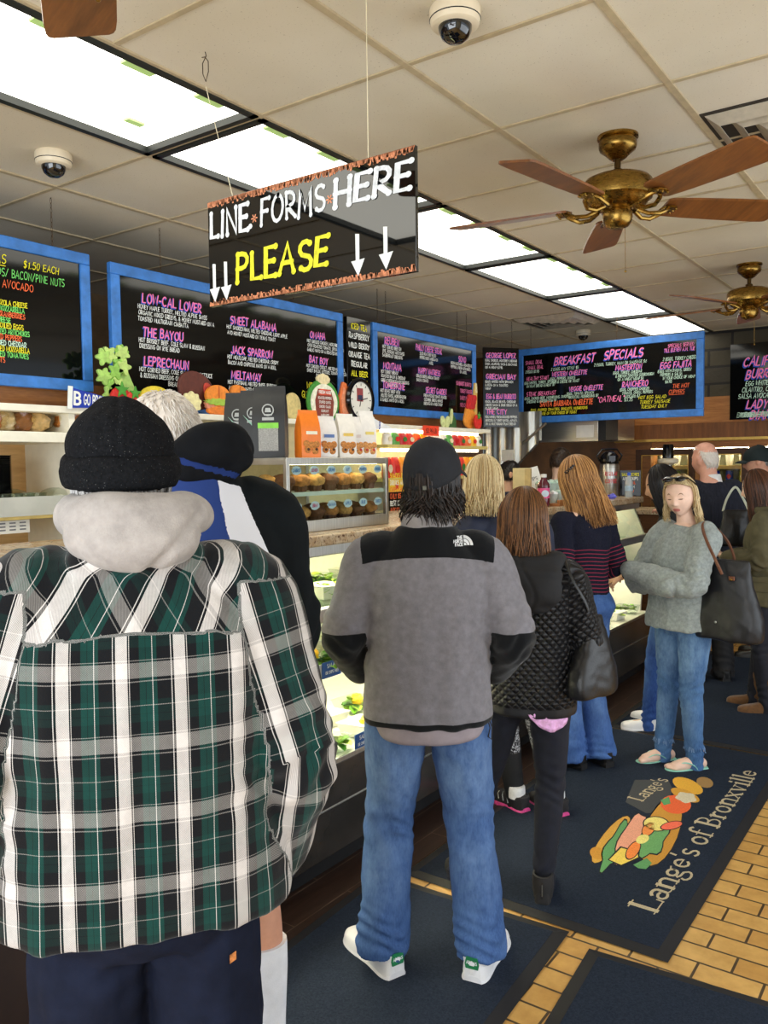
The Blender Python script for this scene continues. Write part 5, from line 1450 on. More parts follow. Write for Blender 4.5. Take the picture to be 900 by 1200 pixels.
# ------------------------------------------------------------------ man in the plaid jacket
def plaid_mat():
    t = NT('plaid_flannel'); at = t.new('ShaderNodeAttribute', attribute_name='plaid'); sp = t.new('ShaderNodeSeparateXYZ')
    t.t.links.new(at.outputs[1], sp.inputs[0]); u, v = sp.outputs[0], sp.outputs[1]
    W_, G2, K_ = rgb(222, 216, 212), rgb(17, 64, 58), rgb(15, 17, 21)
    def band(c, per):
        fr = t.math('FRACT', t.math('DIVIDE', c, per)); r = t.new('ShaderNodeValToRGB'); r.color_ramp.interpolation = 'CONSTANT'; e = r.color_ramp.elements
        st = [(0, W_), (.20, K_), (.225, W_), (.238, K_), (.40, G2), (.505, K_), (.515, G2), (.62, W_), (.63, G2), (.70, K_), (.945, W_), (.96, K_)]
        e[0].position = 0; e[0].color = W_; e[1].position = st[1][0]; e[1].color = st[1][1]
        for p, c_ in st[2:]:
            q = e.new(p); q.color = c_
        t.put(r.inputs[0], fr); return r.outputs[0]
    a, b = band(u, .104), t.mix(1.0, band(v, .118), rgb(206, 206, 204), 'MULTIPLY')
    tw = t.math('GREATER_THAN', t.math('FRACT', t.math('MULTIPLY', t.math('ADD', u, v), 330.0)), .44)
    tw = t.math('MULTIPLY_ADD', tw, .36, .46)
    n = t.noise(60, 4, .7); c = t.mix(tw, b, a)
    c = t.mix(.35, c, t.mix(1.0, c, t.ramp(n, .2, .8, (.5, .5, .5, 1), (1.15, 1.15, 1.15, 1)), 'MULTIPLY'))
    t.set(Base_Color=c, Roughness=.92); t.b.inputs['Specular IOR Level'].default_value = .15; t.b.inputs['Sheen Weight'].default_value = .15; t.bump(t.noise(420, 2, .5), .25, .002)
    return t.m
def man_plaid():
    f = figure('man seen from behind in a green plaid jacket, grey hood and black knit cap', pix_loc(158, 1.50), facing(158, -2), 1.79, sk_a, head=(-.022, .03, .0, 0, -4, 0), sh=.185, girth=1.1,
        arms=dict(L=dict(E=(-.27, -.05, 1.12), W=(-.25, .07, .885), d=(.5, .8, -.4), pn=(.3, -.5, .5)), R=dict(E=(.262, -.05, 1.12), W=(.248, .07, .885), d=(-.5, .8, -.4), pn=(-.3, -.5, .5))),
        legs=dict(L=dict(K=(-.11, .02, .5), A=(-.12, -.02, .085)), R=dict(K=(.11, .02, .5), A=(.12, -.02, .085))), eyes=True)
    secs = [(.862, 0, 0, .254, .165, 2.7), (.885, 0, 0, .258, .167, 2.7), (.96, 0, -.004, .252, .162, 2.7), (1.08, 0, -.01, .234, .155, 2.6), (1.22, 0, -.014, .230, .152, 2.6), (1.33, 0, -.014, .228, .142, 2.5), (1.40, 0, -.012, .205, .118, 2.3), (1.45, 0, -.012, .145, .095, 2.2), (1.49, 0, -.012, .09, .08, 2.0)]
    def pv(u, n):
        out = np.zeros((len(u), 3)); side = np.sign(u[:, 1] + 1e-6)
        ang = np.arctan2(u[:, 0], -u[:, 1] * 1.5); out[:, 0] = np.where(u[:, 1] < .02, u[:, 0] * 1.06 + .02 * np.sin(ang), u[:, 0] + .03) + .036; out[:, 1] = u[:, 2] - .006
        yoke = (u[:, 2] > 1.352 + .02 * (1 - (u[:, 0] / .2) ** 2)) & (u[:, 1] < .06)
        a = radians(45); x, z = out[:, 0].copy(), (u[:, 2] - .8 * u[:, 1])
        out[yoke, 0] = (x * cos(a) - z * sin(a))[yoke]; out[yoke, 1] = (x * sin(a) + z * cos(a))[yoke]
        for q in 'LR':
            S, E_, Wp = [np.array(f.A[q][c]) for c in 'SEW']; sg = np.sign(S[0])
            dd, tt = seg_t(u, S, E_); d2, t2 = seg_t(u, E_, Wp); L1 = np.linalg.norm(E_ - S)
            m = (np.minimum(dd, d2) < .108) & (np.abs(u[:, 0]) > .172 + .042 * sstep(1.36, 1.12, u[:, 2])) & (u[:, 2] < 1.44)
            up = dd < d2; along = np.where(up, tt * L1, L1 + t2 * np.linalg.norm(Wp - E_))
            axis = np.where(up[:, None], (E_ - S) / L1, (Wp - E_) / np.linalg.norm(Wp - E_)); base = np.where(up[:, None], S, E_)
            r = u - base - axis * ((u - base) * axis).sum(1)[:, None]; phi = np.arctan2(r[:, 0] * sg, -r[:, 1]) * .085
            out[m, 0] = phi[m] * 1.0 + .02; out[m, 1] = along[m] + .03
        return out
    def extra(mb):
        limb(mb, [(-.10, .03, 1.475, .022), (-.09, -.06, 1.485, .024), (0, -.095, 1.485, .024), (.09, -.06, 1.485, .024), (.10, .03, 1.475, .022)], 12)
        pass
    j = garment_top(f, 'plaid_jacket', secs, (.098, .090, .082, .076, .064), plaid_mat(), .0065, .006, .13, vec=dict(plaid=pv), extra=extra, seed=11, elbow=.011, fine=.0012, stretch=(1, 1, 2.2))
    # grey hood lying on the collar
    mb = MB()
    limb(mb, [(-.088, .09, 1.55, .026), (-.098, .02, 1.556, .036), (-.082, -.065, 1.558, .042), (0, -.098, 1.552, .046), (.082, -.065, 1.556, .042), (.098, .02, 1.552, .036), (.088, .09, 1.545, .026)], 18)
    mb.sphere((0, -.112, 1.515), (.088, .042, .050), 20, 14); mb.sphere((-.06, -.09, 1.53), (.055, .04, .045), 16, 12); mb.sphere((.06, -.09, 1.525), (.055, .04, .05), 16, 12)
    torso(mb, [(1.44, 0, -.01, .10, .085, 2), (1.52, 0, 0, .10, .090, 2), (1.575, 0, .008, .088, .085, 2)])
    skin('grey_hood', mb, mat('fleece_grey', (162, 156, 152), .95, var=.12, vs=26, bump=.3, bs=260, sheen=.2, spec=.15), f.root, .0065, 5, lambda u, n: .006 * waves(u, 5, .13) + .008 * g(np.abs(u[:, 0] - .035 - (u[:, 2] - 1.48) * .9), 0, .010) * -1 * (u[:, 1] < -.08), None, f.s)
    # knit cap with rolled cuff
    M = f.M; knit = NT('black_knit'); nz = knit.noise(160, 3, .6); n2 = knit.noise(500, 1, .5)
    lint = knit.ramp(n2, .74, .76); knit.set(Base_Color=knit.mix(lint, knit.ramp(nz, .3, .7, rgb(14, 15, 17), rgb(26, 27, 30)), rgb(120, 120, 120)), Roughness=.98); knit.b.inputs['Specular IOR Level'].default_value = .1; knit.bump(nz, .5, .004)
    mb = MB(); mb.sphere((0, -.004, .040), (.094, .112, .088), 32, 20, M); mb.sphere((0, -.006, .075), (.066, .080, .062), 24, 16, M)
    cap = skin('knit_cap', mb, knit.m, f.root, .005, 3, lambda u, n: -.004 * g(u[:, 0] - f.hc.x, 0, .006) + .0025 * waves(u, 8, .05), None, f.s)
    mb = MB(); ring = []
    for i in range(41):
        a = 2 * pi * i / 40; ring.append(M @ Vector((.094 * sin(a), .113 * cos(a) - .004, .012 + .012 * cos(a) )))
    mb.tube(ring, .0285, 16, flat=.52, up=M.to_3x3() @ Vector((1, 0, 0)))
    # the cuff is a flattened roll: taller than thick
    mb2 = MB()
    for k in range(40):
        a = 2 * pi * k / 40
        mb2.sphere((.090 * sin(a), .108 * cos(a) - .004, .006 + .016 * cos(a)), (.017, .017, .031), 10, 8, M)
    skin('rolled_cuff', mb2, knit.m, cap, .0055, 6, lambda u, n: .002 * waves(u, 9, .05), None, f.s)
    hair_strands(f.root, 'hair', M, grey_hair, 500, (88, 272), -.095, .004, .004, .0022, (90, 98), seed=4, zvar=.012, th1=112, curl=.01, s=f.s)
    trousers(f, mat('navy_twill', (20, 26, 44), .85, spec=.15, var=.2, vs=12, bump=.2, bs=400), (.108, .100, .095, .09), .94, (.165, .12), .03, fold=.006, seed=5, hip=(.190, .135), seat=.0)
    tr = f.root.children[-1]
    pts = on_surface(tr, [Vector(p) * f.s for p in ((.140, 0, .765), (.152, 0, .765), (.152, 0, .782), (.140, 0, .782))], (0, -.6, 0), (0, 1, 0), .002)
    MB().add(pts, [(0, 1, 2, 3)]).build('trouser_label', mat('label_orange', (206, 130, 70), .6, var=.4, vs=90), tr, smooth=False)
    for q in 'LR': shoe(f.root, 'shoe', f.G[q]['A'], f.G[q]['toe'], (black_matte, black_matte), s=f.s)
    return f
man_plaid()

# ------------------------------------------------------------------ white-haired man behind him
def man_tall():
    f = figure('tall white haired man in a black and blue hooded jacket behind the plaid jacket', pix_loc(233, 2.12), facing(240, 8), 1.93, sk_a, head=(-.065, .09, -.062, 8, -12, 0), sh=.158,
        arms=dict(R=dict(E=(.205, -.02, 1.12), W=(.18, .17, .98), d=(-.3, .9, 0), pn=(-1, 0, 0)), L=dict(E=(-.25, -.01, 1.12), W=(-.2, .2, 1.0), d=(.3, .9, 0), pn=(1, 0, 0))), legs=dict(R=dict(A=(.135, -.02, .085), K=(.125, .015, .5))))
    secs = [(.84, 0, 0, .215, .155, 2.5), (1.0, 0, 0, .205, .15, 2.5), (1.2, 0, -.01, .20, .145, 2.5), (1.33, 0, -.01, .195, .135, 2.4), (1.41, 0, -.01, .165, .105, 2.2), (1.46, 0, -.01, .12, .09, 2), (1.5, 0, -.01, .085, .08, 2)]
    def arm_side(u):
        o = np.full(len(u), 9.)
        for q in 'LR':
            S, E_, Wp = [np.array(f.A[q][c]) for c in 'SEW']
            o = np.minimum(o, np.minimum(seg_t(u, S + np.array([np.sign(S[0]) * .03, 0, -.06]), E_)[0], seg_t(u, E_, Wp)[0]))
        return o
    def reg(u):
        xr = .085 + .35 * np.clip(1.48 - u[:, 2], 0, .3); return sstep(.003, -.003, u[:, 0] - xr) * sstep(1.50, 1.495, u[:, 2] + .25 * np.clip(u[:, 0], 0, 1)) * (arm_side(u) > .05)
    attrs = dict(blue=lambda u, n: reg(u), white=lambda u, n: np.minimum(reg(u), sstep(-.003, .003, u[:, 0] - .035 - .12 * (1.45 - u[:, 2]))))
    m = mat('shell_black', (15, 20, 23), .85, var=.15, vs=12, spec=.15, masks=(('blue', (44, 66, 128)), ('white', (226, 228, 236))), bump=.1, bs=120)
    garment_top(f, 'shell_jacket', secs, (.084, .078, .072, .065, .055), m, .0075, .007, .12, attrs=attrs, seed=21)
    # hood slipped to the right-hand side
    mb = MB(); limb(mb, [(-.08, .06, 1.50, .030), (-.06, -.02, 1.53, .034), (-.0, -.07, 1.575, .040), (.065, -.065, 1.585, .038), (.095, -.02, 1.56, .034), (.085, .05, 1.51, .03)], 16); mb.sphere((.03, -.078, 1.555), (.07, .04, .042), 18, 12); mb.sphere((.075, -.07, 1.545), (.045, .035, .042), 16, 10); mb.sphere((.01, -.06, 1.51), (.08, .04, .04), 16, 10)
    skin('hood', mb, mat('hood_black', (16, 18, 22), .85, var=.2, spec=.15, masks=(('lining', (34, 54, 112)),)), f.root, .007, 5, lambda u, n: .005 * waves(u, 23, .1), dict(lining=lambda u, n: sstep(.009, .005, np.abs(u[:, 2] - 1.512 + .30 * (u[:, 0] - .03))) * sstep(-.045, -.055, u[:, 1]) * sstep(.11, .09, u[:, 0])), f.s)
    short_hair(f.root, f.M, white_hair, .016, 50, -.06, 8, 2600, .030, s=f.s)
    # shorts, white socks, shoes
    mb = MB(); torso(mb, [(.78, 0, 0, .15, .11, 2.3), (.9, 0, 0, .18, .13, 2.5), (1.02, 0, 0, .17, .125, 2.4)])
    for q in 'LR':
        l = f.G[q]; Hp, K = Vector(l['H']), Vector(l['K']); limb(mb, [(*Hp, .105), (*Hp.lerp(K, .4), .108), (*Hp.lerp(K, .95), .10)], 20, ball=False)
    skin('shorts', mb, mat('shorts_dark', (34, 36, 44), .8, var=.15), f.root, .009, 3, lambda u, n: .006 * waves(u, 24, .1), None, f.s)
    sock = mat('sock_white', (232, 234, 240), .9, var=.05, bump=.3, bs=300)
    for q in 'LR':
        l = f.G[q]; K, An = Vector(l['K']), Vector(l['A']); mb = MB(); limb(mb, [(*K.lerp(An, .34), .060), (*K.lerp(An, .5), .057), (*K.lerp(An, .8), .045), (*An, .042)], 18, ball=False)
        mb.v = [tuple(c * f.s for c in v) for v in mb.v]; mb.build('sock', sock, f.root)
        shoe(f.root, 'shoe', l['A'], l['toe'], (black_matte, black_matte), s=f.s)
man_tall()

# ------------------------------------------------------------------ man in the grey fleece
def cap_geo(f, m, name='baseball_cap', hole=True, brim_tilt=0.0, dz=0.0):
    """six-panel cap with brim, button and rear strap opening"""
    M = f.M @ TR((0, 0, dz)); s = f.s; mb = MB(); n, mrows = 48, 18; rx, ry, rz = .092, .112, .112; vs = []; fs = []
    for j in range(mrows + 1):
        th = .02 + (pi / 2 + .10 - .02) * j / mrows
        for i in range(n):
            a = 2 * pi * i / n; vs.append((rx * sin(th) ** .9 * sin(a), ry * sin(th) ** .9 * cos(a) - .002, .022 + rz * cos(th) - .004 * cos(a) - .034 * (j / mrows) ** 2 * max(0, -cos(a))))
    for j in range(mrows):
        for i in range(n):
            c = [vs[q] for q in (j * n + i, j * n + (i + 1) % n, (j + 1) * n + (i + 1) % n, (j + 1) * n + i)]
            cx = sum(p[0] for p in c) / 4; cz = sum(p[2] for p in c) / 4; cy = sum(p[1] for p in c) / 4
            if hole and cy < 0 and (cx / .036) ** 2 + ((cz + .002) / .034) ** 2 < 1 and cz > -.004: continue
            fs.append((j * n + i, j * n + (i + 1) % n, (j + 1) * n + (i + 1) % n, (j + 1) * n + i))
    mb.add(vs, fs, M); 
    mb.v = [tuple(c * s for c in v) for v in mb.v]; o = mb.build(name, m, f.root, ang=60)
    sol = o.modifiers.new('thick', 'SOLIDIFY'); sol.thickness = .003; sol.offset = 1
    mb = MB(); out = []; vs = []; fs = []; nn = 20
    for k in range(5):
        r = k / 4
        for i in range(nn + 1):
            a = radians(-62) + radians(124) * i / nn
            x = (.088 + .012 * r) * sin(a); y = .106 * cos(a) + r * .068 * cos(a * .9) ; z = .022 - .016 * (x / .09) ** 2 - .018 * r * r
            vs.append((x, y, z))
    for k in range(4):
        for i in range(nn): fs.append((k * (nn + 1) + i, k * (nn + 1) + i + 1, (k + 1) * (nn + 1) + i + 1, (k + 1) * (nn + 1) + i))
    mb.add(vs, fs, M); mb.v = [tuple(c * s for c in v) for v in mb.v]; b = mb.build('brim', m, o, ang=60); sol = b.modifiers.new('thick', 'SOLIDIFY'); sol.thickness = .004
    mb = MB(); mb.sphere((0, -.002, .131), (.008, .008, .004), 12, 8, M); mb.v = [tuple(c * s for c in v) for v in mb.v]; mb.build('cap_button', m, o)
    if hole:
        mb = MB(); mb.tube([(rx * 1.0 * sin(a), -ry * 1.0 * cos(a) - .003, -.010) for a in [radians(-26 + 52 * i / 10) for i in range(11)]], .009, 8, M, flat=.25, up=(0, 1, 0)); mb.v = [tuple(c * s for c in v) for v in mb.v]; st = mb.build('strap', m, o)
        mb = MB(); mb.box((.018, -ry * 1.0 - .004, -.010), (.012, .004, .013), M); mb.v = [tuple(c * s for c in v) for v in mb.v]; mb.build('buckle', steel, o)
    return o
def man_fleece():
    f = figure('man seen from behind in a grey and black fleece, dark cap and white sneakers', (-1.455, 2.27, 0), facing(507, 2), 1.74, sk_a, head=(.022, .02, .008, -24, 9, 0), sh=.182, girth=1.05, shoulder_z=1.382,
        arms=dict(L=dict(E=(-.272, -.045, 1.135), W=(-.235, .13, .985), d=(.5, .8, -.3), pn=(.3, -.5, .5)), R=dict(E=(.275, -.045, 1.13), W=(.235, .13, .98), d=(-.5, .8, -.3), pn=(-.3, -.5, .5))),
        legs=dict(L=dict(H=(-.095, 0, .92), K=(-.135, .015, .5), A=(-.160, -.03, .085), toe=radians(34)), R=dict(H=(.095, 0, .92), K=(.135, .015, .5), A=(.165, -.045, .085), toe=radians(-24))))
    secs = [(.845, 0, -.005, .210, .145, 2.6), (.875, 0, -.005, .214, .150, 2.6), (.95, 0, -.005, .210, .148, 2.6), (1.08, 0, -.01, .204, .142, 2.6), (1.22, 0, -.012, .208, .142, 2.6), (1.32, 0, -.012, .210, .134, 2.4), (1.385, 0, -.012, .185, .112, 2.2), (1.44, 0, -.012, .135, .092, 2.1), (1.485, 0, -.012, .09, .082, 2.0)]
    def forearm(u):
        o = np.full(len(u), 9.)
        for q in 'LR':
            S, E_, Wp = [np.array(f.A[q][c]) for c in 'SEW']; o = np.minimum(o, np.minimum(seg_t(u, E_, Wp)[0], seg_t(u, E_ * .92 + S * .08, E_)[0]))
        return o
    def dark(u, n):
        yoke = np.minimum(sstep(-.004, .004, u[:, 2] - (1.372 + .022 * (1 - (u[:, 0] / .2) ** 2))), sstep(.004, -.004, np.abs(u[:, 0]) - .212 - .10 * (u[:, 2] - 1.40) + .12 * np.clip(u[:, 2] - 1.44, 0, 1)))
        hem = sstep(.004, -.004, u[:, 2] - .868); el = sstep(.086, .080, forearm(u)) * sstep(.004, -.004, u[:, 2] - 1.150) * sstep(.198, .203, np.abs(u[:, 0]) + .35 * np.clip(u[:, 1], 0, 1))
        return np.maximum(np.maximum(yoke, hem), el)
    fl = mat('fleece_heather', (124, 122, 128), .95, var=.10, vs=40, masks=(('dark', (20, 22, 25)),), bump=.25, bs=320, sheen=.15, spec=.12)
    def extra(mb):
        pass
    j = garment_top(f, 'fleece_jacket', secs, (.082, .084, .078, .070, .058), fl, .0065, .005, .12, attrs=dict(dark=dark), seed=31, elbow=.010, fine=.001, stretch=(1, 1, 2.4))
    mb = MB(); torso(mb, [(1.44, 0, -.012, .098, .088, 2), (1.475, 0, -.01, .088, .082, 2), (1.522, 0, -.004, .080, .078, 2), (1.53, 0, -.004, .074, .072, 2)])
    skin('collar', mb, mat('collar_grey', (150, 146, 146), .95, var=.08, bump=.25, bs=300), j, .006, 3, None, None, f.s)
    # drawcord, shirt tail
    mb = MB(); torso(mb, [(.792, 0, -.01, .150, .122, 2.4), (.81, 0, -.008, .180, .134, 2.5), (.86, 0, -.006, .190, .138, 2.5), (.92, 0, -.005, .188, .134, 2.5)])
    skin('shirt_tail', mb, mat('shirt_mauve', (152, 142, 148), .9, var=.08), f.root, .008, 3, lambda u, n: .003 * waves(u, 33, .09), None, f.s)
    mb = MB(); mb.tube([Vector(p) * f.s for p in ((.19, -.06, .86), (.198, -.062, .83), (.192, -.06, .80), (.203, -.06, .79), (.205, -.058, .83), (.195, -.055, .86))], .002, 6); mb.build('drawcord', black_matte, j)
    # white shoulder logo: quarter dome of three arcs and three lines of lettering
    def lp(x, z): return Vector((x, 0, z))
    LM = mat('logo_white', (232, 234, 236), .6, var=.02); mb = MB(); cx, cz, R_ = .082, 1.4385, .030
    polys = []
    for i, (r0, r1) in enumerate(((.0, .0085), (.0105, .019), (.021, .030))):
        pl = [(cx + .034 + 0 * i + r1 * cos(a), cz - .012 + r1 * sin(a)) for a in [radians(90 - 90 * k / 8) for k in range(9)]] + [(cx + .034 + r0 * cos(a), cz - .012 + r0 * sin(a)) for a in [radians(90 * k / 8) for k in range(9)]]
        polys.append(pl)
    for pl in polys:
        n_ = len(pl) // 2
        p3 = on_surface(j, [lp(x, z) * f.s for x, z in pl], (0, -.8, 0), (0, 1, 0), .0012)
        mb.add(p3, [(i, i + 1, 2 * n_ - 2 - i, 2 * n_ - 1 - i) for i in range(n_ - 1)])
    tb = MB(); write(tb, 'THE', cx + .030, cz + .008, .0085, .0022, y=0, align='R'); write(tb, 'NORTH', cx + .030, cz - .0025, .0085, .0022, y=0, align='R', wid=.9); write(tb, 'FACE', cx + .030, cz - .013, .0085, .0022, y=0, align='R')
    p3 = on_surface(j, [Vector((v[0], 0, v[2])) * f.s for v in tb.v], (0, -.8, 0), (0, 1, 0), .0012); mb.add(p3, tb.f)
    mb.build('shoulder_logo', LM, j, smooth=False)
    cap_geo(f, mat('cap_navy', (22, 25, 32), .85, var=.15, vs=40, bump=.2, bs=300))
    hair_strands(f.root, 'hair', f.M, dark_hair, 900, (76, 284), -.112, .007, .030, .0024, (62, 80), seed=12, zvar=.035, th1=100, curl=.015, s=f.s, flare=.012)
    hair_strands(f.root, 'hair_under_cap', f.M, dark_hair, 160, (150, 210), -.02, .002, .004, .0024, (30, 45), seed=13, zvar=.02, th1=95, s=f.s, shell=True)
    trousers(f, denim('denim_mid', (42, 70, 120), (82, 114, 166), (130, 160, 198)), (.104, .083, .082, .086), 1.0, (.160, .11), .070, .0065, .006, seed=35, attrs=worn_attr(f), ankle=.011, knee=.009, seat=.0, hip=(.182, .128))
    wl = mat('shoe_white', (236, 236, 238), .45, var=.03); ws = mat('sole_white', (226, 226, 230), .5, var=.03); gt = mat('tab_green', (26, 120, 72), .5)
    for q in 'LR':
        l = f.G[q]; up, M = shoe(f.root, 'sneaker', l['A'], l['toe'], (wl, ws), .30, .050, .078, .034, .09, s=f.s)
        mb = MB(); mb.prism([(-.021, .060), (.021, .060), (.024, .075), (.019, .098), (-.019, .098), (-.024, .075)], .004, M, y0=-.0905); mb.build('heel_tab', gt, up, smooth=False)
        mb = MB(); write(mb, 'ADIDAS', 0, .076, .010, .0024, y=-.0912, align='C', wid=.8, M=M); mb.build('heel_lettering', LM, up, smooth=False)
man_fleece()
# ------------------------------------------------------------------ tools for the women
def quilt_mat():
    t = NT('quilted_black'); at = t.new('ShaderNodeAttribute', attribute_name='quilt'); sp = t.new('ShaderNodeSeparateXYZ'); t.t.links.new(at.outputs[1], sp.inputs[0])
    u, v, q = sp.outputs
    a = t.math('ABSOLUTE', t.math('SINE', t.math('MULTIPLY', t.math('ADD', u, v), pi / .036))); b = t.math('ABSOLUTE', t.math('SINE', t.math('MULTIPLY', t.math('SUBTRACT', u, v), pi / .036)))
    h = t.math('POWER', t.math('MULTIPLY', a, b), .42); h = t.math('MULTIPLY', h, q)
    n = t.noise(30, 4, .6); t.set(Base_Color=t.ramp(n, .3, .7, rgb(20, 20, 23), rgb(34, 34, 38)), Roughness=.48); t.bump(h, .9, .02); t.bump(n, .15, .004)
    return t.m
def bag_on(label, cat, loc, rz, w, h, d, m, strap_m, strap_pts, zip_m=None, name='handbag', stud=None, taper=.82, seed=3):
    """soft tote: wide sagging body, rolled top, strap over a shoulder"""
    t = thing(name, label, cat, loc, rz); mb = MB()
    torso(mb, [(0, 0, 0, w * .44, d * .40, 3), (.015, 0, 0, w * .5, d * .52, 3), (h * .3, 0, 0, w * .49, d * .5, 2.8), (h * .7, 0, 0, w * .5 * (taper + .06), d * .36, 2.6), (h * .96, 0, 0, w * .5 * taper, d * .14, 2.4), (h, 0, 0, w * .5 * taper, d * .10, 2.4)])
    class Q: pass
    b = skin('body', mb, m, t, .008, 3, lambda u, n: .006 * waves(u, seed, .15, (1, 1, 2.0)) * sstep(h, h * .7, u[:, 2]) + .0015 * waves(u, seed + 1, .06), None, 1.0)
    mb = MB()
    for pts in strap_pts:
        R = cr_resample([(*p, 0) for p in pts], 6); mb.tube([Vector(r[:3]) for r in R], .0085, 8, flat=.4, up=(0, 1, 0))
    mb.build('strap', strap_m, t)
    return t, b
leather_brown = mat('leather_brown', (112, 66, 40), .45, var=.15, vs=30); nylon_black = mat('nylon_black', (20, 20, 24), .42, var=.15, vs=20, bump=.1, bs=200); leather_black = mat('leather_black', (24, 24, 25), .32, var=.15, vs=30, bump=.2, bs=160)

# ------------------------------------------------------------------ woman in the quilted coat
def woman_quilt():
    f = figure('woman from behind in a black quilted hooded coat, brown bob, dark skinny jeans', (-1.385, 2.885, 0), facing(628, -2), 1.56, sk_b, head=(-.03, .045, -.0, 10, -10, 0), sh=.165, fem=True,
        arms=dict(L=dict(E=(-.235, -.02, 1.12), W=(-.16, .19, 1.08), d=(.8, .6, .1), pn=(0, -1, 0)), R=dict(E=(.24, -.03, 1.13), W=(.17, .18, 1.02), d=(-.6, .8, 0), pn=(0, -1, 0))),
        legs=dict(R=dict(H=(.085, 0, .92), K=(.088, .02, .5), A=(.060, -.045, .085), toe=radians(-2)), L=dict(H=(-.09, 0, .92), K=(-.19, .01, .50), A=(-.31, .0, .085), toe=radians(20))), shoulder_z=1.385)
    secs = [(.815, .01, 0, .185, .150, 2.4), (.84, .01, 0, .192, .156, 2.4), (.95, .01, -.005, .19, .155, 2.4), (1.08, 0, -.008, .178, .142, 2.4), (1.22, 0, -.01, .182, .140, 2.4), (1.32, 0, -.012, .182, .130, 2.4), (1.39, 0, -.012, .155, .11, 2.2), (1.44, 0, -.012, .11, .09, 2.1), (1.49, 0, -.01, .085, .08, 2)]
    def qv(u, n):
        o = np.zeros((len(u), 3)); ang = np.arctan2(u[:, 0], -u[:, 1]); o[:, 0] = ang * .17; o[:, 1] = u[:, 2]; o[:, 2] = sstep(.855, .875, u[:, 2])
        for q in 'LR':
            S, E_, Wp = [np.array(f.A[q][c]) for c in 'SEW']; d1, t1 = seg_t(u, S, E_); d2, t2 = seg_t(u, E_, Wp); m = (np.minimum(d1, d2) < .09) & (np.abs(u[:, 0]) > .165)
            ph = np.arctan2(u[:, 0] - E_[0], -(u[:, 1] - E_[1])) * .075; o[m, 0] = ph[m]; al = np.where(d1 < d2, t1 * .28, .28 + t2 * .24); o[m, 1] = al[m]
        return o
    j = garment_top(f, 'quilted_coat', secs, (.082, .078, .070, .062, .052), quilt_mat(), .0065, .005, .12, vec=dict(quilt=qv), seed=41, elbow=.008, smooth=5)
    mb = MB(); limb(mb, [(-.10, .05, 1.465, .035), (-.11, -.03, 1.465, .045), (-.085, -.09, 1.45, .05), (0, -.115, 1.44, .055), (.085, -.09, 1.45, .05), (.11, -.03, 1.465, .045), (.10, .05, 1.465, .035)], 16)
    torso(mb, [(1.255, 0, -.118, .05, .03, 2.2), (1.275, 0, -.125, .10, .05, 2.3), (1.34, 0, -.128, .135, .062, 2.3), (1.42, 0, -.115, .14, .07, 2.3), (1.475, 0, -.09, .12, .06, 2.2)])
    skin('hood', mb, mat('hood_nylon', (24, 24, 27), .8, var=.15, vs=12, bump=.12, bs=60), j, .0065, 5, lambda u, n: .008 * waves(u, 44, .10, (1.2, 1, .7)) + .005 * g(np.abs(u[:, 0] - .03 * np.sin(u[:, 2] * 20)), 0, .008) * -1.2, None, f.s)
    hair_strands(f.root, 'hair', f.M, brown_hair, 1700, (52, 308), -.20, .024, .014, .0026, (3, 35), seed=14, zvar=.03, th1=96, curl=.030, s=f.s, flare=.022, part=.01)
    trousers(f, mat('jeans_black', (17, 20, 34), .85, var=.2, vs=30, bump=.2, bs=400), (.090, .064, .060, .046), .96, (.15, .11), .025, .0065, .003, seed=45, knee=.007, ankle=.008, hip=(.165, .12))
    bt = mat('boot_black', (34, 32, 32), .7, var=.15)
    for q in 'LR':
        l = f.G[q]; up, M = shoe(f.root, 'ankle_boot', l['A'], l['toe'], (bt, black_matte), .265, .040, .085, .022, .13, s=f.s)
        mb = MB(); mb.bb((-.002, -.0955, .055), (.002, -.090, .105), M); mb.build('zip', steel, up)
    # pink shirt corner below the hem
    mb = MB(); n = 14; vs = []; fs = []
    for j_ in range(6):
        for i in range(n + 1):
            a = radians(-5 + 75 * i / n); r = .150 + .004 * sin(i * 1.3); fz = j_ / 5; dep_ = .085 * (sin(pi * i / n) ** .8)
            vs.append((.01 + r * 1.15 * sin(a), -r * cos(a) * .98 + .006 * sin(i * 1.9 + j_), .845 - dep_ * fz * 1.0))
    for j_ in range(5):
        for i in range(n): fs.append((j_ * (n + 1) + i, j_ * (n + 1) + i + 1, (j_ + 1) * (n + 1) + i + 1, (j_ + 1) * (n + 1) + i))
    mb.add([tuple(c * f.s for c in v) for v in vs], fs); o = mb.build('pink_shirt_tail', mat('pink_print', (240, 176, 222), .8, var=.2, vs=60), f.root); sol = o.modifiers.new('t', 'SOLIDIFY'); sol.thickness = .004
    # shoulder bag at her right
    c = Vector(f.root.location); r = f.root.rotation_euler.z
    px = lambda x, y, z: Vector((x * cos(r) - y * sin(r), x * sin(r) + y * cos(r), z)) + Vector((c.x, c.y, 0))
    bl = px(.235, -.02, .80); bz = r + radians(60); Mi = (Matrix.Translation(bl) @ Matrix.Rotation(bz, 4, 'Z')).inverted(); T = lambda p: tuple(Mi @ px(p[0] * f.s, p[1] * f.s, p[2] * f.s))
    b, bb_ = bag_on('black leather shoulder bag hanging behind the quilted coat', 'handbag', bl, bz, .28, .30, .12, leather_black, leather_black, [[T((.262, -.055, 1.20)), T((.235, -.09, 1.30)), T((.18, -.095, 1.40)), T((.15, -.04, 1.475)), T((.16, .03, 1.46)), T((.215, .085, 1.38)), T((.265, .075, 1.28)), T((.275, .03, 1.20))]], taper=.5, seed=61)
    return f
woman_quilt()

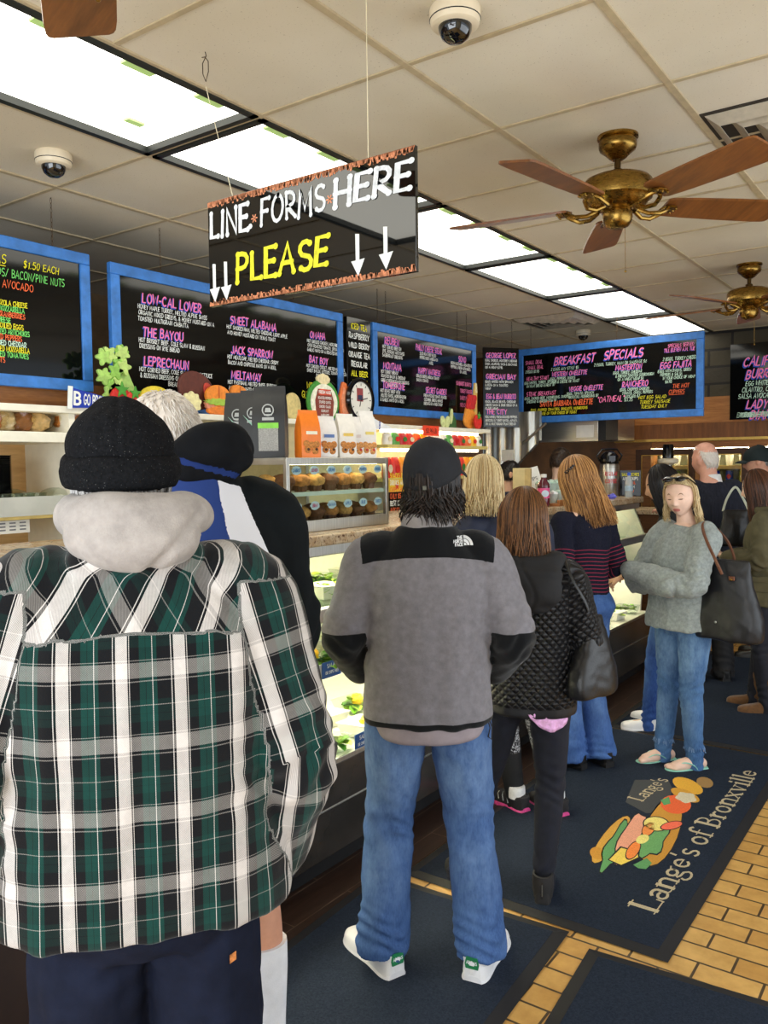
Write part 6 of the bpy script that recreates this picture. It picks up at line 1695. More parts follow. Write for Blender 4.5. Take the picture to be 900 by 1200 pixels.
# ------------------------------------------------------------------ blond woman in the navy coat
def woman_navy():
    f = figure('blond woman in a navy coat and speckled leggings, mostly hidden behind the grey fleece', (-1.825, 3.51, 0), radians(48), 1.70, sk_b, head=(-.085, .03, 0, -30, -10, 0), sh=.165, fem=True,
        arms=dict(L=dict(W=(-.22, .06, .88)), R=dict(W=(.22, .06, .88))), legs=dict(L=dict(K=(.0, -.0, .5), A=(.06, .0, .09), toe=radians(20)), R=dict(K=(.17, -.02, .5), A=(.23, -.09, .09), toe=radians(15))))
    secs = [(.80, 0, 0, .18, .14, 2.4), (1.0, 0, 0, .178, .138, 2.4), (1.2, 0, -.01, .180, .132, 2.4), (1.33, 0, -.012, .18, .125, 2.4), (1.40, 0, -.012, .15, .10, 2.2), (1.45, 0, -.01, .10, .085, 2), (1.53, 0, .0, .092, .088, 2), (1.545, 0, .0, .088, .084, 2)]
    garment_top(f, 'navy_coat', secs, (.078, .074, .068, .06, .05), mat('navy_cotton', (30, 38, 62), .7, var=.15, vs=16, bump=.15, bs=200), .008, .007, .11, seed=51)
    hair_strands(f.root, 'hair', f.M, blond_hair, 1300, (48, 312), -.15, .014, .014, .0026, (3, 35), seed=16, zvar=.03, th1=96, curl=.025, s=f.s, flare=.012)
    t = NT('speckle_legging'); n = t.noise(150, 2, .6); sp = t.ramp(n, .50, .54, rgb(24, 24, 28), rgb(196, 196, 200)); z = t.attr('cuff'); t.set(Base_Color=t.mix(z, sp, rgb(22, 22, 24)), Roughness=.8)
    trousers(f, t.m, (.095, .068, .062, .048), 1.0, (.15, .11), -.08, .008, .002, seed=53, knee=.004, ankle=.002, attrs=dict(cuff=lambda u, n: sstep(.31, .30, u[:, 2])), name='leggings', hip=(.16, .12))
    pk = mat('sole_pink', (236, 80, 150), .5, var=.2, vs=60); bk = mat('shoe_mesh', (32, 30, 34), .75, var=.2, vs=120); sock = mat('sock_white2', (236, 236, 238), .9)
    for q in 'LR':
        l = f.G[q]; up, M = shoe(f.root, 'running_shoe', l['A'], l['toe'], (bk, pk), .265, .043, .075, .034, .085, s=f.s)
        mb = MB()
        for k in range(3):
            for sx in (-1, 1): mb.tube([(sx * .044, .0 + .035 * k, .040), (sx * .037, .015 + .035 * k, .062), (sx * .022, .03 + .03 * k, .075 - .004 * k)], .0025, 6, M)
        mb.build('side_stripe', mat('stripe_grey', (176, 186, 184), .5), up)
        mb = MB(); An = Vector(l['A']); mb.lathe([(.040, .07), (.041, .10), (.039, .125), (.036, .125)], 18, TR((An.x * f.s, (An.y - .03) * f.s, 0))); mb.build('sock', sock, f.root)
    return f
woman_navy()

# ------------------------------------------------------------------ woman in the striped sweater
def woman_stripe():
    t = NT('navy_stripe'); at = t.attr('sz'); n = t.noise(140, 3, .6)
    fr = t.math('FRACT', t.math('DIVIDE', at, .021)); ln = t.math('LESS_THAN', fr, .22); zone = t.math('MULTIPLY', t.math('LESS_THAN', at, 1.245), t.math('GREATER_THAN', at, .985))
    t.set(Base_Color=t.mix(t.math('MULTIPLY', ln, zone), t.ramp(n, .3, .7, rgb(22, 24, 38), rgb(34, 36, 52)), rgb(142, 50, 74)), Roughness=.9); t.bump(n, .2, .003); t.b.inputs['Specular IOR Level'].default_value = .15
    f = figure('woman in a navy sweater with thin red stripes, flared jeans and loose light brown hair', (-1.735, 4.28, 0), radians(66), 1.70, sk_b, head=(0, .05, .0, 22, -14, 0), sh=.158, fem=True,
        arms=dict(L=dict(E=(-.205, -.06, 1.13), W=(-.16, .16, 1.07), d=(.4, .9, .1), pn=(.6, -.3, -.6)), R=dict(E=(.215, -.05, 1.13), W=(.16, .17, 1.05), d=(-.4, .9, .0), pn=(-.6, -.3, -.6))),
        legs=dict(L=dict(K=(-.085, .03, .5), A=(-.085, .0, .085), toe=radians(14)), R=dict(K=(.085, .02, .5), A=(.085, -.05, .085), toe=radians(-4))), shoulder_z=1.385)
    secs = [(.965, 0, .0, .150, .115, 2.3), (.985, 0, 0, .155, .118, 2.3), (1.08, 0, -.002, .146, .112, 2.3), (1.18, 0, -.006, .148, .116, 2.3), (1.30, 0, -.010, .156, .116, 2.4), (1.375, 0, -.014, .150, .098, 2.3), (1.425, 0, -.014, .105, .078, 2.1), (1.46, 0, -.01, .068, .064, 2)]
    def sz(u, n):
        o = u[:, 2] + .006 * np.sin(u[:, 0] * 20)
        for q in 'LR':
            S, E_, Wp = [np.array(f.A[q][c]) for c in 'SEW']; d1, t1 = seg_t(u, S, E_); d2, t2 = seg_t(u, E_, Wp)
            m = (np.minimum(d1, d2) < .072) & (np.abs(u[:, 0]) > .135); al = np.where(d1 < d2, S[2] - t1 * (S[2] - E_[2]), E_[2] - t2 * .22); o = np.where(m, al, o)
        return o
    garment_top(f, 'striped_sweater', secs, (.066, .060, .054, .048, .042), t.m, .0065, .004, .09, attrs=dict(sz=sz), seed=61, elbow=.007, fine=.001)
    hair_strands(f.root, 'hair', f.M, light_brown, 1700, (62, 318), -.265, .013, .012, .0026, (3, 35), seed=18, zvar=.035, th1=96, s=f.s, flare=.012, back=.03, part=.012)
    trousers(f, denim('denim_flare', (48, 76, 134), (84, 122, 184), (126, 160, 206)), (.092, .070, .072, .088), 1.0, (.146, .112), .055, .0065, .004, seed=63, attrs=worn_attr(f), ankle=.008, knee=.007, seat=.015, hip=(.165, .125))
    for q in 'LR': shoe(f.root, 'black_boot', f.G[q]['A'], f.G[q]['toe'], (leather_black, black_matte), .26, .038, .065, .012, .10, heel=.035, s=f.s)
    mb = MB(); 
    for k in range(5): mb.tube([f.M @ Vector((-.088 + .002 * k, .02 - .012 * k, .045 + .006 * k)), f.M @ Vector((-.093, .005 - .012 * k, .035 + .008 * k))], .005, 8)
    mb.v = [tuple(c * f.s for c in v) for v in mb.v]; mb.build('hair_clip', mat('clip_dark', (32, 24, 22), .3), f.root)
woman_stripe()

# ------------------------------------------------------------------ fair-haired woman in the grey sweater
def woman_grey():
    f = figure('woman in a grey sweater with crossed arms, ripped jeans and mint flip-flops', (-1.285, 4.60, 0), radians(150), 1.60, sk_b, head=(0, .035, -.005, 26, -9, 3), sh=.172, fem=True, bare=True, closed=True, eyes=True, voxel=.0044, brow=.9, wide=1.07,
        arms=dict(L=dict(E=(-.228, .165, 1.13), W=(.04, .255, 1.17), d=(1, .25, .1), pn=(0, -1, 0), curl=1.45), R=dict(E=(.23, .155, 1.11), W=(-.03, .225, 1.115), d=(-1, .2, .0), pn=(0, -1, 0), curl=1.45)),
        legs=dict(L=dict(H=(-.095, 0, .92), K=(-.095, .03, .5), A=(-.105, .01, .085), toe=radians(-16)), R=dict(H=(.095, 0, .92), K=(.085, .03, .5), A=(.085, .07, .085), toe=radians(-10))), shoulder_z=1.39)
    secs = [(.845, 0, .01, .225, .175, 2.3), (.87, 0, .01, .228, .178, 2.3), (.98, 0, .008, .210, .165, 2.3), (1.10, 0, .006, .195, .155, 2.3), (1.22, 0, .008, .190, .155, 2.3), (1.31, 0, .0, .186, .138, 2.3), (1.385, 0, -.005, .160, .105, 2.2), (1.43, 0, -.008, .115, .085, 2.1), (1.455, 0, -.004, .078, .070, 2)]
    kn = mat('grey_melange', (150, 158, 156), .92, var=.14, vs=60, bump=.25, bs=260, sheen=.1, spec=.12)
    garment_top(f, 'grey_sweater', secs, (.080, .076, .074, .068, .058), kn, .0065, .008, .13, seed=77, elbow=.013, fine=.0012, stretch=(1, 1, 2.0), hem=1.42)
    trousers(f, denim('denim_skinny', (44, 76, 122), (90, 130, 176), (146, 178, 208)), (.096, .068, .062, .050), .97, (.155, .115), -.055, .0065, .003, seed=72, attrs=worn_attr(f), knee=.010, ankle=.005, seat=.01, hip=(.175, .13))
    tr = f.root.children[-1]
    # frayed hems and worn-through threads
    mb = MB(); rnd = random.Random(5)
    for q in 'LR':
        An = Vector(f.G[q]['A']); 
        for k in range(60):
            a = rnd.uniform(0, 2 * pi); p = Vector((An.x + .050 * cos(a), An.y + .0 + .050 * sin(a), .152 + rnd.uniform(-.004, .006)))
            mb.tube([p, p + Vector((.006 * cos(a), .006 * sin(a), -.012)), p + Vector((rnd.uniform(-.008, .008) + .008 * cos(a), rnd.uniform(-.008, .008) + .008 * sin(a), -rnd.uniform(.018, .032)))], .0013, 4)
    mb.v = [tuple(c * f.s for c in v) for v in mb.v]; mb.build('frayed_hem', mat('fray', (120, 150, 190), .9, var=.2), tr)
    mint = mat('mint_rubber', (150, 214, 196), .5, var=.05)
    for q in 'LR':
        l = f.G[q]; M = TR((l['A'][0] * f.s, l['A'][1] * f.s, 0), l['toe'], sc=(f.s,) * 3); sg = 1 if q == 'L' else -1
        out = [(-.03, -.075), (.0, -.085), (.03, -.075), (.036, -.03), (.034, .03), (.044, .09), (.044, .14), (.028, .172), (.004, .180), (-.022, .170), (-.040, .135), (-.042, .09), (-.034, .03), (-.036, -.03)]
        R = cr_resample([(*p, 0) for p in out + out[:1]], 4)[:-1]
        mb = MB(); mb.prism([(p[0], p[1]) for p in R], .019, M @ TR((0, 0, 0)) @ Matrix(((1, 0, 0, 0), (0, 0, 1, 0), (0, 1, 0, 0), (0, 0, 0, 1)))); s_ = mb.build('flip_flop', mint, f.root, bevel=.003)
        mb = MB()
        for sx in (-1, 1):
            R2 = cr_resample([(.012 * sg, .135, .03, .006), (.012 * sg + sx * .012, .118, .047, .0075), (sx * .033, .07, .062, .009), (sx * .042, .025, .046, .009), (sx * .040, .0, .018, .008)], 5)
            mb.tube([Vector(r[:3]) for r in R2], [r[3] for r in R2], 8, M, flat=.35, up=(0, 0, 1))
        mb.build('thong_strap', mint, s_)
    # hair: pulled back with loose sides; sunglasses pushed up
    M = f.M
    hair_strands(f.root, 'hair', M, blond_hair, 1300, (80, 280), -.06, .008, .010, .0024, (18, 36), seed=20, zvar=.04, th1=98, s=f.s, curl=.02, back=.02)
    hair_strands(f.root, 'ponytail', M, blond_hair, 120, (80, 100), -.130, .010, .016, .0022, (40, 58), seed=21, zvar=.03, th1=95, s=f.s, shell=False, flare=.006); hair_strands(f.root, 'loose_side_hair', M, blond_hair, 200, (258, 282), -.165, .010, .018, .0022, (40, 58), seed=22, zvar=.03, th1=95, s=f.s, shell=False, flare=.006)
    # front hair swept back over the forehead line
    rnd = random.Random(7); mb = MB(); vals = []
    for i in range(420):
        a = radians(rnd.uniform(-84, 84)); pts = []
        for q in range(8):
            th = radians(48 + 20 * (abs(a) / 1.4) ** 2 - 44 * q / 7); aa = a * (1 - .5 * q / 7); pts.append(M @ Vector((.086 * sin(th) * sin(aa), .108 * sin(th) * cos(aa) - .02 * q / 7, .128 * cos(th) + .004 * rnd.random())))
        k0 = len(mb.v); mb.tube(pts, .0024, 3, cap=False); vals += [rnd.random()] * (len(mb.v) - k0)
    mb.v = [tuple(c * f.s for c in v) for v in mb.v]; o = mb.build('swept_front_hair', blond_hair, f.root, ang=180); at = o.data.attributes.new('strand', 'FLOAT', 'POINT'); at.data.foreach_set('value', np.array(vals, np.float32))
    r = f.root.rotation_euler.z; W4 = Matrix.Translation(f.root.location) @ Matrix.Rotation(r, 4, 'Z') @ Matrix.Scale(f.s, 4)
    loc = W4 @ (M @ Vector((0, .062, .112)))
    sg = thing('sunglasses', 'dark sunglasses pushed up on the fair-haired woman\'s head', 'sunglasses', loc, 0, None, (W4 @ M).to_euler())
    mb = MB()
    for sx in (-1, 1): mb.sphere((sx * .034, .012, .006), (.030, .022, .012), 16, 10, TR(rx=radians(-20)))
    mb.build('lens', dome_black, sg)
    mb = MB(); mb.tube([(-.07, -.005, .0), (-.034, .034, .008), (0, .036, .012), (.034, .034, .008), (.07, -.005, 0)], .005, 8)
    for sx in (-1, 1): mb.tube([(sx * .07, -.005, 0), (sx * .082, -.05, -.03), (sx * .084, -.09, -.06)], .0035, 6)
    mb.build('frame', black_gloss, sg)
    # nylon tote on her left shoulder
    Q = lambda p: W4 @ Vector(p)
    bl = Q((-.30, -.04, .815)); bz = r + radians(18)
    Mi = (Matrix.Translation(bl) @ Matrix.Rotation(bz, 4, 'Z')).inverted(); T = lambda p: tuple(Mi @ Q(p))
    b, body = bag_on('black nylon tote with brown leather straps on the grey sweater woman\'s shoulder', 'handbag', bl, bz, .36, .42, .15, nylon_black, leather_brown,
        [[T((-.34, .055, 1.20)), T((-.31, .075, 1.28)), T((-.235, .075, 1.40)), T((-.17, .03, 1.472)), T((-.16, -.04, 1.465)), T((-.21, -.11, 1.38)), T((-.26, -.12, 1.28)), T((-.28, -.10, 1.20))]], taper=.62, seed=81)
    mb = MB(); mb.sphere((.03, .082, .10), (.007, .004, .007), 10, 6); mb.build('stud', steel, b)
    mb = MB(); mb.box((-.04, .055, .33), (.03, .012, .022)); mb.build('clasp_flap', leather_brown, b, bevel=.003)
    mb = MB(); mb.sphere((-.04, .066, .325), (.009, .005, .006), 10, 6); mb.build('gold_clasp', brass, b)
    return f
woman_grey()

# ------------------------------------------------------------------ dark-haired woman reaching to the counter
def woman_dark():
    f = figure('woman with long black hair and a black top leaning at the counter in white sneakers', (-1.52, 5.20, 0), radians(102), 1.66, sk_c, head=(0, .075, -.02, 12, -16, 0), sh=.16, fem=True, brow=1.2, curl=.9,
        arms=dict(L=dict(E=(-.215, .08, 1.12), W=(-.17, .30, 1.02), d=(.3, .9, -.3), pn=(.5, 0, -.8)), R=dict(E=(.22, .08, 1.12), W=(.16, .30, 1.03), d=(-.3, .9, -.3), pn=(-.5, 0, -.8))), legs=dict(L=dict(K=(-.10, .09, .5), A=(-.11, .13, .085), toe=radians(6)), R=dict(K=(.10, .06, .5), A=(.10, .10, .085), toe=radians(-12))), shoulder_z=1.385)
    secs = [(.93, 0, 0, .162, .125, 2.3), (1.05, 0, 0, .150, .118, 2.3), (1.2, 0, .0, .155, .125, 2.3), (1.32, 0, 0, .160, .12, 2.3), (1.38, 0, -.005, .15, .10, 2.2), (1.43, 0, .0, .10, .08, 2.1), (1.49, 0, .015, .068, .066, 2), (1.53, 0, .025, .060, .060, 2)]
    garment_top(f, 'black_top', secs, (.066, .06, .054, .047, .04), mat('black_knit_top', (16, 16, 19), .9, var=.15, bump=.15, bs=200), .007, .005, .1, seed=91, hem=.85)
    hair_strands(f.root, 'hair', f.M, black_hair, 1500, (40, 320), -.30, .012, .008, .0026, (3, 32), seed=24, zvar=.04, th1=96, s=f.s, flare=.006, back=.03)
    trousers(f, denim('denim_dark', (32, 56, 112), (58, 92, 156), (100, 136, 188)), (.092, .066, .06, .05), 1.0, (.15, .115), .0, .008, .003, seed=93, attrs=worn_attr(f), knee=.008, hip=(.168, .125))
    for q in 'LR': shoe(f.root, 'sneaker', f.G[q]['A'], f.G[q]['toe'], (mat('shoe_white', (236, 236, 238)), mat('sole_white', (226, 226, 230))), .265, .042, .07, .028, .085, s=f.s)
    mb = MB()
    for k, (t_, rr) in enumerate(((.75, .034), (.82, .033), (.9, .032))):
        W_ = Vector(f.A['L']['E']).lerp(Vector(f.A['L']['W']), t_); ax = (Vector(f.A['L']['W']) - Vector(f.A['L']['E'])).normalized(); u = ax.orthogonal().normalized(); v = ax.cross(u)
        mb.tube([(W_ + (u * cos(a) + v * sin(a)) * rr) * f.s for a in [2 * pi * i / 16 for i in range(17)]], .003, 6, cap=False)
    mb.build('bracelet', mat('bracelet_teal', (90, 150, 150), .3, .5), f.root)
woman_dark()

# ------------------------------------------------------------------ older man in the dark sweater, white collar
def man_collar():
    loc = pix_loc(832, 6.25)
    f = figure('balding man in a dark sweater with a white collar, seen from behind at the cooler', loc, radians(38), 1.80, skin_mat('ruddy', (226, 168, 146), (180, 110, 100), (200, 190, 180)), head=(-.03, .03, 0, 24, -4, 0), sh=.178, girth=1.1,
        arms=dict(L=dict(E=(-.24, .12, 1.20), W=(-.19, .36, 1.245), d=(.1, 1, .0), pn=(0, .1, -1), curl=.25), R=dict(E=(.25, -.03, 1.12), W=(.25, .08, .88))))
    secs = [(.90, 0, 0, .195, .14, 2.5), (1.05, 0, 0, .192, .14, 2.5), (1.22, 0, -.008, .198, .14, 2.5), (1.33, 0, -.01, .2, .13, 2.4), (1.40, 0, -.01, .178, .105, 2.2), (1.445, 0, -.01, .12, .088, 2), (1.475, 0, -.01, .082, .076, 2)]
    t = NT('ribbed_navy'); n = t.noise(90, 3, .6, (1, 1, .05)); t.set(Base_Color=t.ramp(n, .3, .7, rgb(16, 19, 32), rgb(34, 38, 54)), Roughness=.95); t.bump(n, .5, .006)
    garment_top(f, 'ribbed_sweater', secs, (.08, .074, .066, .058, .048), t.m, .008, .005, .11, seed=101)
    mb = MB(); torso(mb, [(1.44, 0, -.01, .088, .08, 2), (1.5, 0, -.008, .074, .07, 2), (1.53, 0, -.004, .07, .068, 2)]); skin('white_collar', mb, mat('collar_white', (240, 240, 240), .7), f.root, .007, 2, None, None, f.s)
    short_hair(f.root, f.M, white_hair, .006, 95, -.06, 30, 900, .016, s=f.s)
    # bald crown: skin-coloured patch of scalp over the thin hair
    mb = MB(); mb.sphere((0, -.006, .052), (.072, .090, .078), 28, 16, f.M); skin('bald_crown', mb, _MC['skin_ruddy'], f.root, .007, 2, None, None, f.s)
    trousers(f, mat('trousers_black', (20, 20, 24), .8, var=.15), (.1, .08, .075, .075), 1.0, (.165, .125), .03, .008, .004, seed=103)
    for q in 'LR': shoe(f.root, 'shoe', f.G[q]['A'], f.G[q]['toe'], (leather_black, black_matte), s=f.s)
man_collar()
t, b = bag_on('black shoulder bag with a pale strap, behind the grey sweater woman', 'handbag', dep(862, 640, 5.9), radians(30), .26, .26, .12, leather_black, mat('strap_pale', (196, 200, 180), .6, var=.1), [[(-.09, .0, .25), (-.06, .01, .34), (0, .02, .42), (.05, .01, .34), (.09, 0, .25)]], taper=.7, seed=71)

# ------------------------------------------------------------------ woman in the olive parka
def woman_olive():
    f = figure('woman in an olive parka with brown boots looking at her phone at the right edge', (-1.13, 5.90, 0), radians(98), 1.60, sk_b, head=(0, .055, 0, -4, -12, 0), sh=.168, fem=True, curl=.7,
        arms=dict(L=dict(E=(-.225, .02, 1.13), W=(-.10, .25, 1.13), d=(.3, .9, .25), pn=(.3, -.2, .9)), R=dict(E=(.23, .02, 1.13), W=(.13, .24, 1.11), d=(-.4, .9, .2), pn=(-.3, -.2, .9))),
        legs=dict(L=dict(A=(-.09, -.03, .09), toe=radians(10)), R=dict(A=(.09, .06, .09), toe=radians(-4))), shoulder_z=1.385)
    secs = [(.79, 0, 0, .195, .155, 2.4), (.82, 0, 0, .198, .158, 2.4), (.98, 0, 0, .192, .155, 2.4), (1.10, 0, 0, .180, .145, 2.4), (1.24, 0, -.006, .185, .145, 2.4), (1.33, 0, -.01, .182, .135, 2.4), (1.39, 0, -.01, .158, .11, 2.2), (1.44, 0, -.01, .11, .09, 2), (1.50, 0, 0, .09, .085, 2)]
    def extra(mb): limb(mb, [(-.09, .04, 1.47, .035), (-.09, -.05, 1.46, .045), (0, -.10, 1.44, .055), (.09, -.05, 1.46, .045), (.09, .04, 1.47, .035)], 14)
    garment_top(f, 'olive_parka', secs, (.082, .078, .072, .066, .05), mat('olive_cotton', (88, 82, 56), .85, var=.16, vs=12, bump=.15, bs=180), .007, .008, .1, seed=111, extra=extra, elbow=.013)
    mb = MB(); mb.tube([(.0 + .188 * sin(a), .150 * cos(a), 1.10) for a in [2 * pi * i / 30 for i in range(31)]], .010, 8, flat=1.4, cap=False); mb.v = [tuple(c * f.s for c in v) for v in mb.v]; mb.build('waist_cord', mat('olive_dark', (66, 62, 42), .8), f.root)
    mb = MB(); mb.bb((-.207, -.045, .90), (-.190, .09, .985)); mb.bb((-.212, -.05, .97), (-.188, .095, 1.01)); mb.v = [tuple(c * f.s for c in v) for v in mb.v]; mb.build('flap_pocket', mat('olive_cotton', 0), f.root, bevel=.004)
    hair_strands(f.root, 'hair', f.M, hair_mat('hair_chestnut', (44, 26, 16), (112, 70, 46)), 1500, (46, 314), -.27, .013, .012, .0026, (3, 34), seed=26, zvar=.04, th1=96, s=f.s, flare=.012)
    trousers(f, mat('leggings_black', (22, 24, 34), .85, var=.15), (.092, .066, .060, .05), 1.0, (.15, .115), .0, .008, .003, seed=113, hip=(.165, .125))
    sd = mat('suede_brown', (104, 70, 36), .95, var=.15, vs=40, sheen=.3)
    for q in 'LR':
        l = f.G[q]; up, M = shoe(f.root, 'suede_boot', l['A'], l['toe'], (sd, mat('sole_tan', (120, 92, 60), .8)), .275, .047, .085, .02, .12, s=f.s)
        mb = MB(); limb(mb, [(0, -.035, .07, .052), (0, -.038, .14, .058), (0, -.038, .22, .062), (0, -.036, .27, .064)], 18, ball=False, M=M); skin('boot_shaft', mb, sd, up, .007, 2, lambda u, n: .004 * waves(u, 115, .07), None, 1.0)
    W4 = Matrix.Translation(f.root.location) @ Matrix.Rotation(f.root.rotation_euler.z, 4, 'Z') @ Matrix.Scale(f.s, 4)
    p = W4 @ Vector((.02, .365, 1.195)); ph = thing('phone', 'dark phone held by the woman in the olive parka', 'phone', p, f.root.rotation_euler.z, None, (radians(35), 0, f.root.rotation_euler.z))
    MB().box((0, 0, 0), (.072, .145, .009)).build('case', black_gloss, ph, bevel=.004); MB().bb((-.032, -.065, .0046), (.032, .065, .0052)).build('screen', mat('phone_screen', (20, 24, 34), .05, emit=(120, 140, 170), es=.15), ph, smooth=False)
woman_olive()

# ------------------------------------------------------------------ man in the dark cap at the right edge
def man_cap():
    f = figure('man in a dark cap and light blue shirt behind the olive parka', pix_loc(893, 7.0), radians(95), 1.78, skin_mat('ruddy2', (222, 166, 140), (180, 110, 100), (120, 90, 70)), head=(0, .04, 0, 4, -4, 0), sh=.18)
    secs = [(.88, 0, 0, .19, .14, 2.5), (1.05, 0, 0, .185, .138, 2.5), (1.22, 0, -.008, .192, .138, 2.5), (1.33, 0, -.01, .196, .13, 2.4), (1.40, 0, -.01, .175, .105, 2.2), (1.45, 0, -.01, .12, .088, 2), (1.49, 0, -.01, .08, .075, 2)]
    garment_top(f, 'blue_shirt', secs, (.078, .072, .064, .056, .046), mat('shirt_blue', (134, 168, 214), .8, var=.06), .009, .006, .11, seed=121)
    cap_geo(f, mat('cap_green', (26, 40, 42), .8, var=.1), hole=False); short_hair(f.root, f.M, grey_hair, .004, 95, -.04, 32, 500, .01, s=f.s)
    trousers(f, mat('trousers_khaki', (120, 100, 70), .8, var=.1), (.1, .08, .075, .075), 1.0, (.165, .125), .03, .009, .004, seed=123)
    for q in 'LR': shoe(f.root, 'shoe', f.G[q]['A'], f.G[q]['toe'], (leather_black, black_matte), s=f.s)
man_cap()

# ------------------------------------------------------------------ staff behind the counter
def staff(label, loc, rz, H, sk, hair, shirt, head, seed, off=.007, front=38):
    f = figure(label, loc, rz, H, sk, head=head, sh=.178)
    secs = [(.88, 0, 0, .185, .135, 2.5), (1.05, 0, 0, .182, .135, 2.5), (1.22, 0, -.008, .19, .135, 2.5), (1.33, 0, -.01, .194, .128, 2.4), (1.40, 0, -.01, .17, .10, 2.2), (1.445, 0, -.01, .11, .085, 2), (1.485, 0, -.006, .076, .072, 2)]
    garment_top(f, 'shirt', secs, (.076, .07, .06, .05, .042), shirt, .009, .005, .11, seed=seed, hem=.5)
    short_hair(f.root, f.M, hair, off, front, -.05, seed, 1400, .016, s=f.s)
    trousers(f, mat('trousers_black', 0), (.1, .08, .075, .075), 1.0, (.16, .12), .03, .01, .004, seed=seed + 1)
    for q in 'LR': shoe(f.root, 'shoe', f.G[q]['A'], f.G[q]['toe'], (leather_black, black_matte), s=f.s)
p = dep(656, 560, 7.3)
staff('young man in a maroon shirt behind the counter, looking away', (p.x, p.y, 0), radians(8), 1.80, sk_b, hair_mat('hair_crew', (38, 26, 18), (84, 62, 46)), mat('maroon', (92, 24, 44), .8, var=.1), (0, .03, 0, -24, -6, 0), 131)
p = dep(594, 560, 7.05)
staff('dark haired counter man beside the blond woman', (p.x, p.y, 0), radians(-20), 1.69, sk_c, dark_hair, mat('shirt_navy_staff', (30, 36, 58), .8), (0, .03, 0, -24, -8, 0), 133)
p = dep(618, 560, 7.9)
staff('counter man whose face shows behind the pale wooden box', (p.x, p.y, 0), radians(165), 1.56, sk_d, dark_hair, mat('shirt_dark_staff', (40, 40, 44), .8), (0, .03, 0, 25, -6, 0), 135)
# ================================================================== SHELVING ON THE LEFT WALL
XS = -3.22                                  # front edge of the wall shelving
shelf_white = mat('shelf_white', (240, 236, 218), .5, var=.03); shelf_edge = mat('shelf_yellow', (226, 200, 120), .5, var=.08)
ZL = onx(300, 489, XS - .04).z              # ledge under the cut-outs
def wall_units():
    y0, ya, yb, y1 = .9, 2.75, 4.55, 6.0
    zl = ZL
    t = thing('wall_shelf', 'long white wall ledge below the chalk boards with a wooden strip behind', 'shelf', (-3.62, 0, 0), 0)
    MB().bb((.0, y0, zl - .03), (XS + 3.62, y1, zl)).build('ledge', shelf_white, t, bevel=.003)
    MB().bb((.10, y0, zl), (.13, y1, zl + .13)).build('wood_strip', wood_orange_h, t, smooth=False)
    MB().bb((.12, ya, 1.25), (.14, yb, zl - .03)).build('cream_panel', mat('cream_panel', (246, 232, 184), .6, var=.05), t, smooth=False)
    # open shelves at the near end
    t2 = thing('shelf_unit', 'open wooden shelving with white shelves at the left edge', 'shelf', (-3.62, y0, 0), 0)
    L = ya - y0
    MB().bb((.0, 0, .9), (.03, L, zl - .03)).build('back_panel', wood_pale, t2, smooth=False)
    for px_y, th, m in ((512, .045, shelf_white), (604, .03, shelf_edge)):
        z = onx(40, px_y, XS).z
        MB().bb((.03, 0, z - th / 2), (XS + 3.62, L, z + th / 2)).build('shelf_board', m, t2, bevel=.003)
    MB().bb((.03, 0, 1.08), (XS + 3.62, L, 1.12)).build('shelf_board', shelf_white, t2, bevel=.003)
    for yy in (0, onx(84, 500, XS).y - y0, L - .03): MB().bb((.03, yy, 1.1), (XS + 3.60, yy + .03, zl - .03)).build('upright', shelf_white if yy else wood_pale, t2, smooth=False)
    zA = onx(40, 512, XS).z + .0225; zB = onx(40, 604, XS).z + .015
    return zA, zB, y0
zA, zB, ys0 = wall_units()
crinkle = glass_mat('crinkle_plastic', (245, 240, 225))
cols = [((196, 128, 64), 'tan'), ((214, 196, 160), 'pale'), ((150, 96, 52), 'brown'), ((222, 190, 140), 'golden')]
ysA = [onx(p, 495, XS).y for p in (6, 22, 40, 60, 98)]
for i, y in enumerate(ysA):
    t = thing('bread_bag', ['blue topped bread bag at the left edge of the upper shelf', 'clear bag of rolls second from the left on the upper shelf', 'clear wrapped loaf in the middle of the upper shelf', 'clear bag of brown cookies beside the white upright', 'clear wrapped loaf right of the white upright, by the knit cap'][i], 'bread', (XS - .12, y, zA), radians(90), 'bagged bread on the upper shelf')
    mb = MB(); blob(mb, (0, 0, .048), (.068, .06, .048), 70 + i, .10); mb.build('loaf', mat('loaf_' + cols[i % 4][1], cols[i % 4][0], .8, var=.2, vs=30), t)
    mb = MB(); blob(mb, (0, 0, .054), (.076, .068, .054), 90 + i, .14, 20, 14); mb.build('wrapper', crinkle, t)
    if i == 0: mb = MB(); blob(mb, (0, -.02, .098), (.07, .03, .014), 99, .2); mb.build('blue_tie', mat('bag_blue', (24, 52, 190), .4), t)
for i, (px, n) in enumerate(((10, 26),)):
    y = onx(px, 560, XS).y
    for k in range(n):
        tr = MB(); tr.lathe([(.085, 0), (.098, .012), (.103, .014), (.100, .010), (.088, .002)], 4, TR((0, 0, 0), pi / 4, sc=(1.15, .85, 1)))
        o = tr.build('black_tray', black_gloss, smooth=False); o.location = (XS - .14, y, zB + .012 + k * .0085); o.rotation_euler = (0, 0, pi / 2)
        tag(o, 'black plastic tray, %s in the stack at the left edge' % ('lowest' if k == 0 else 'topmost' if k == n - 1 else 'number %d from the bottom' % (k + 1)), 'tray', 'stacked black trays')
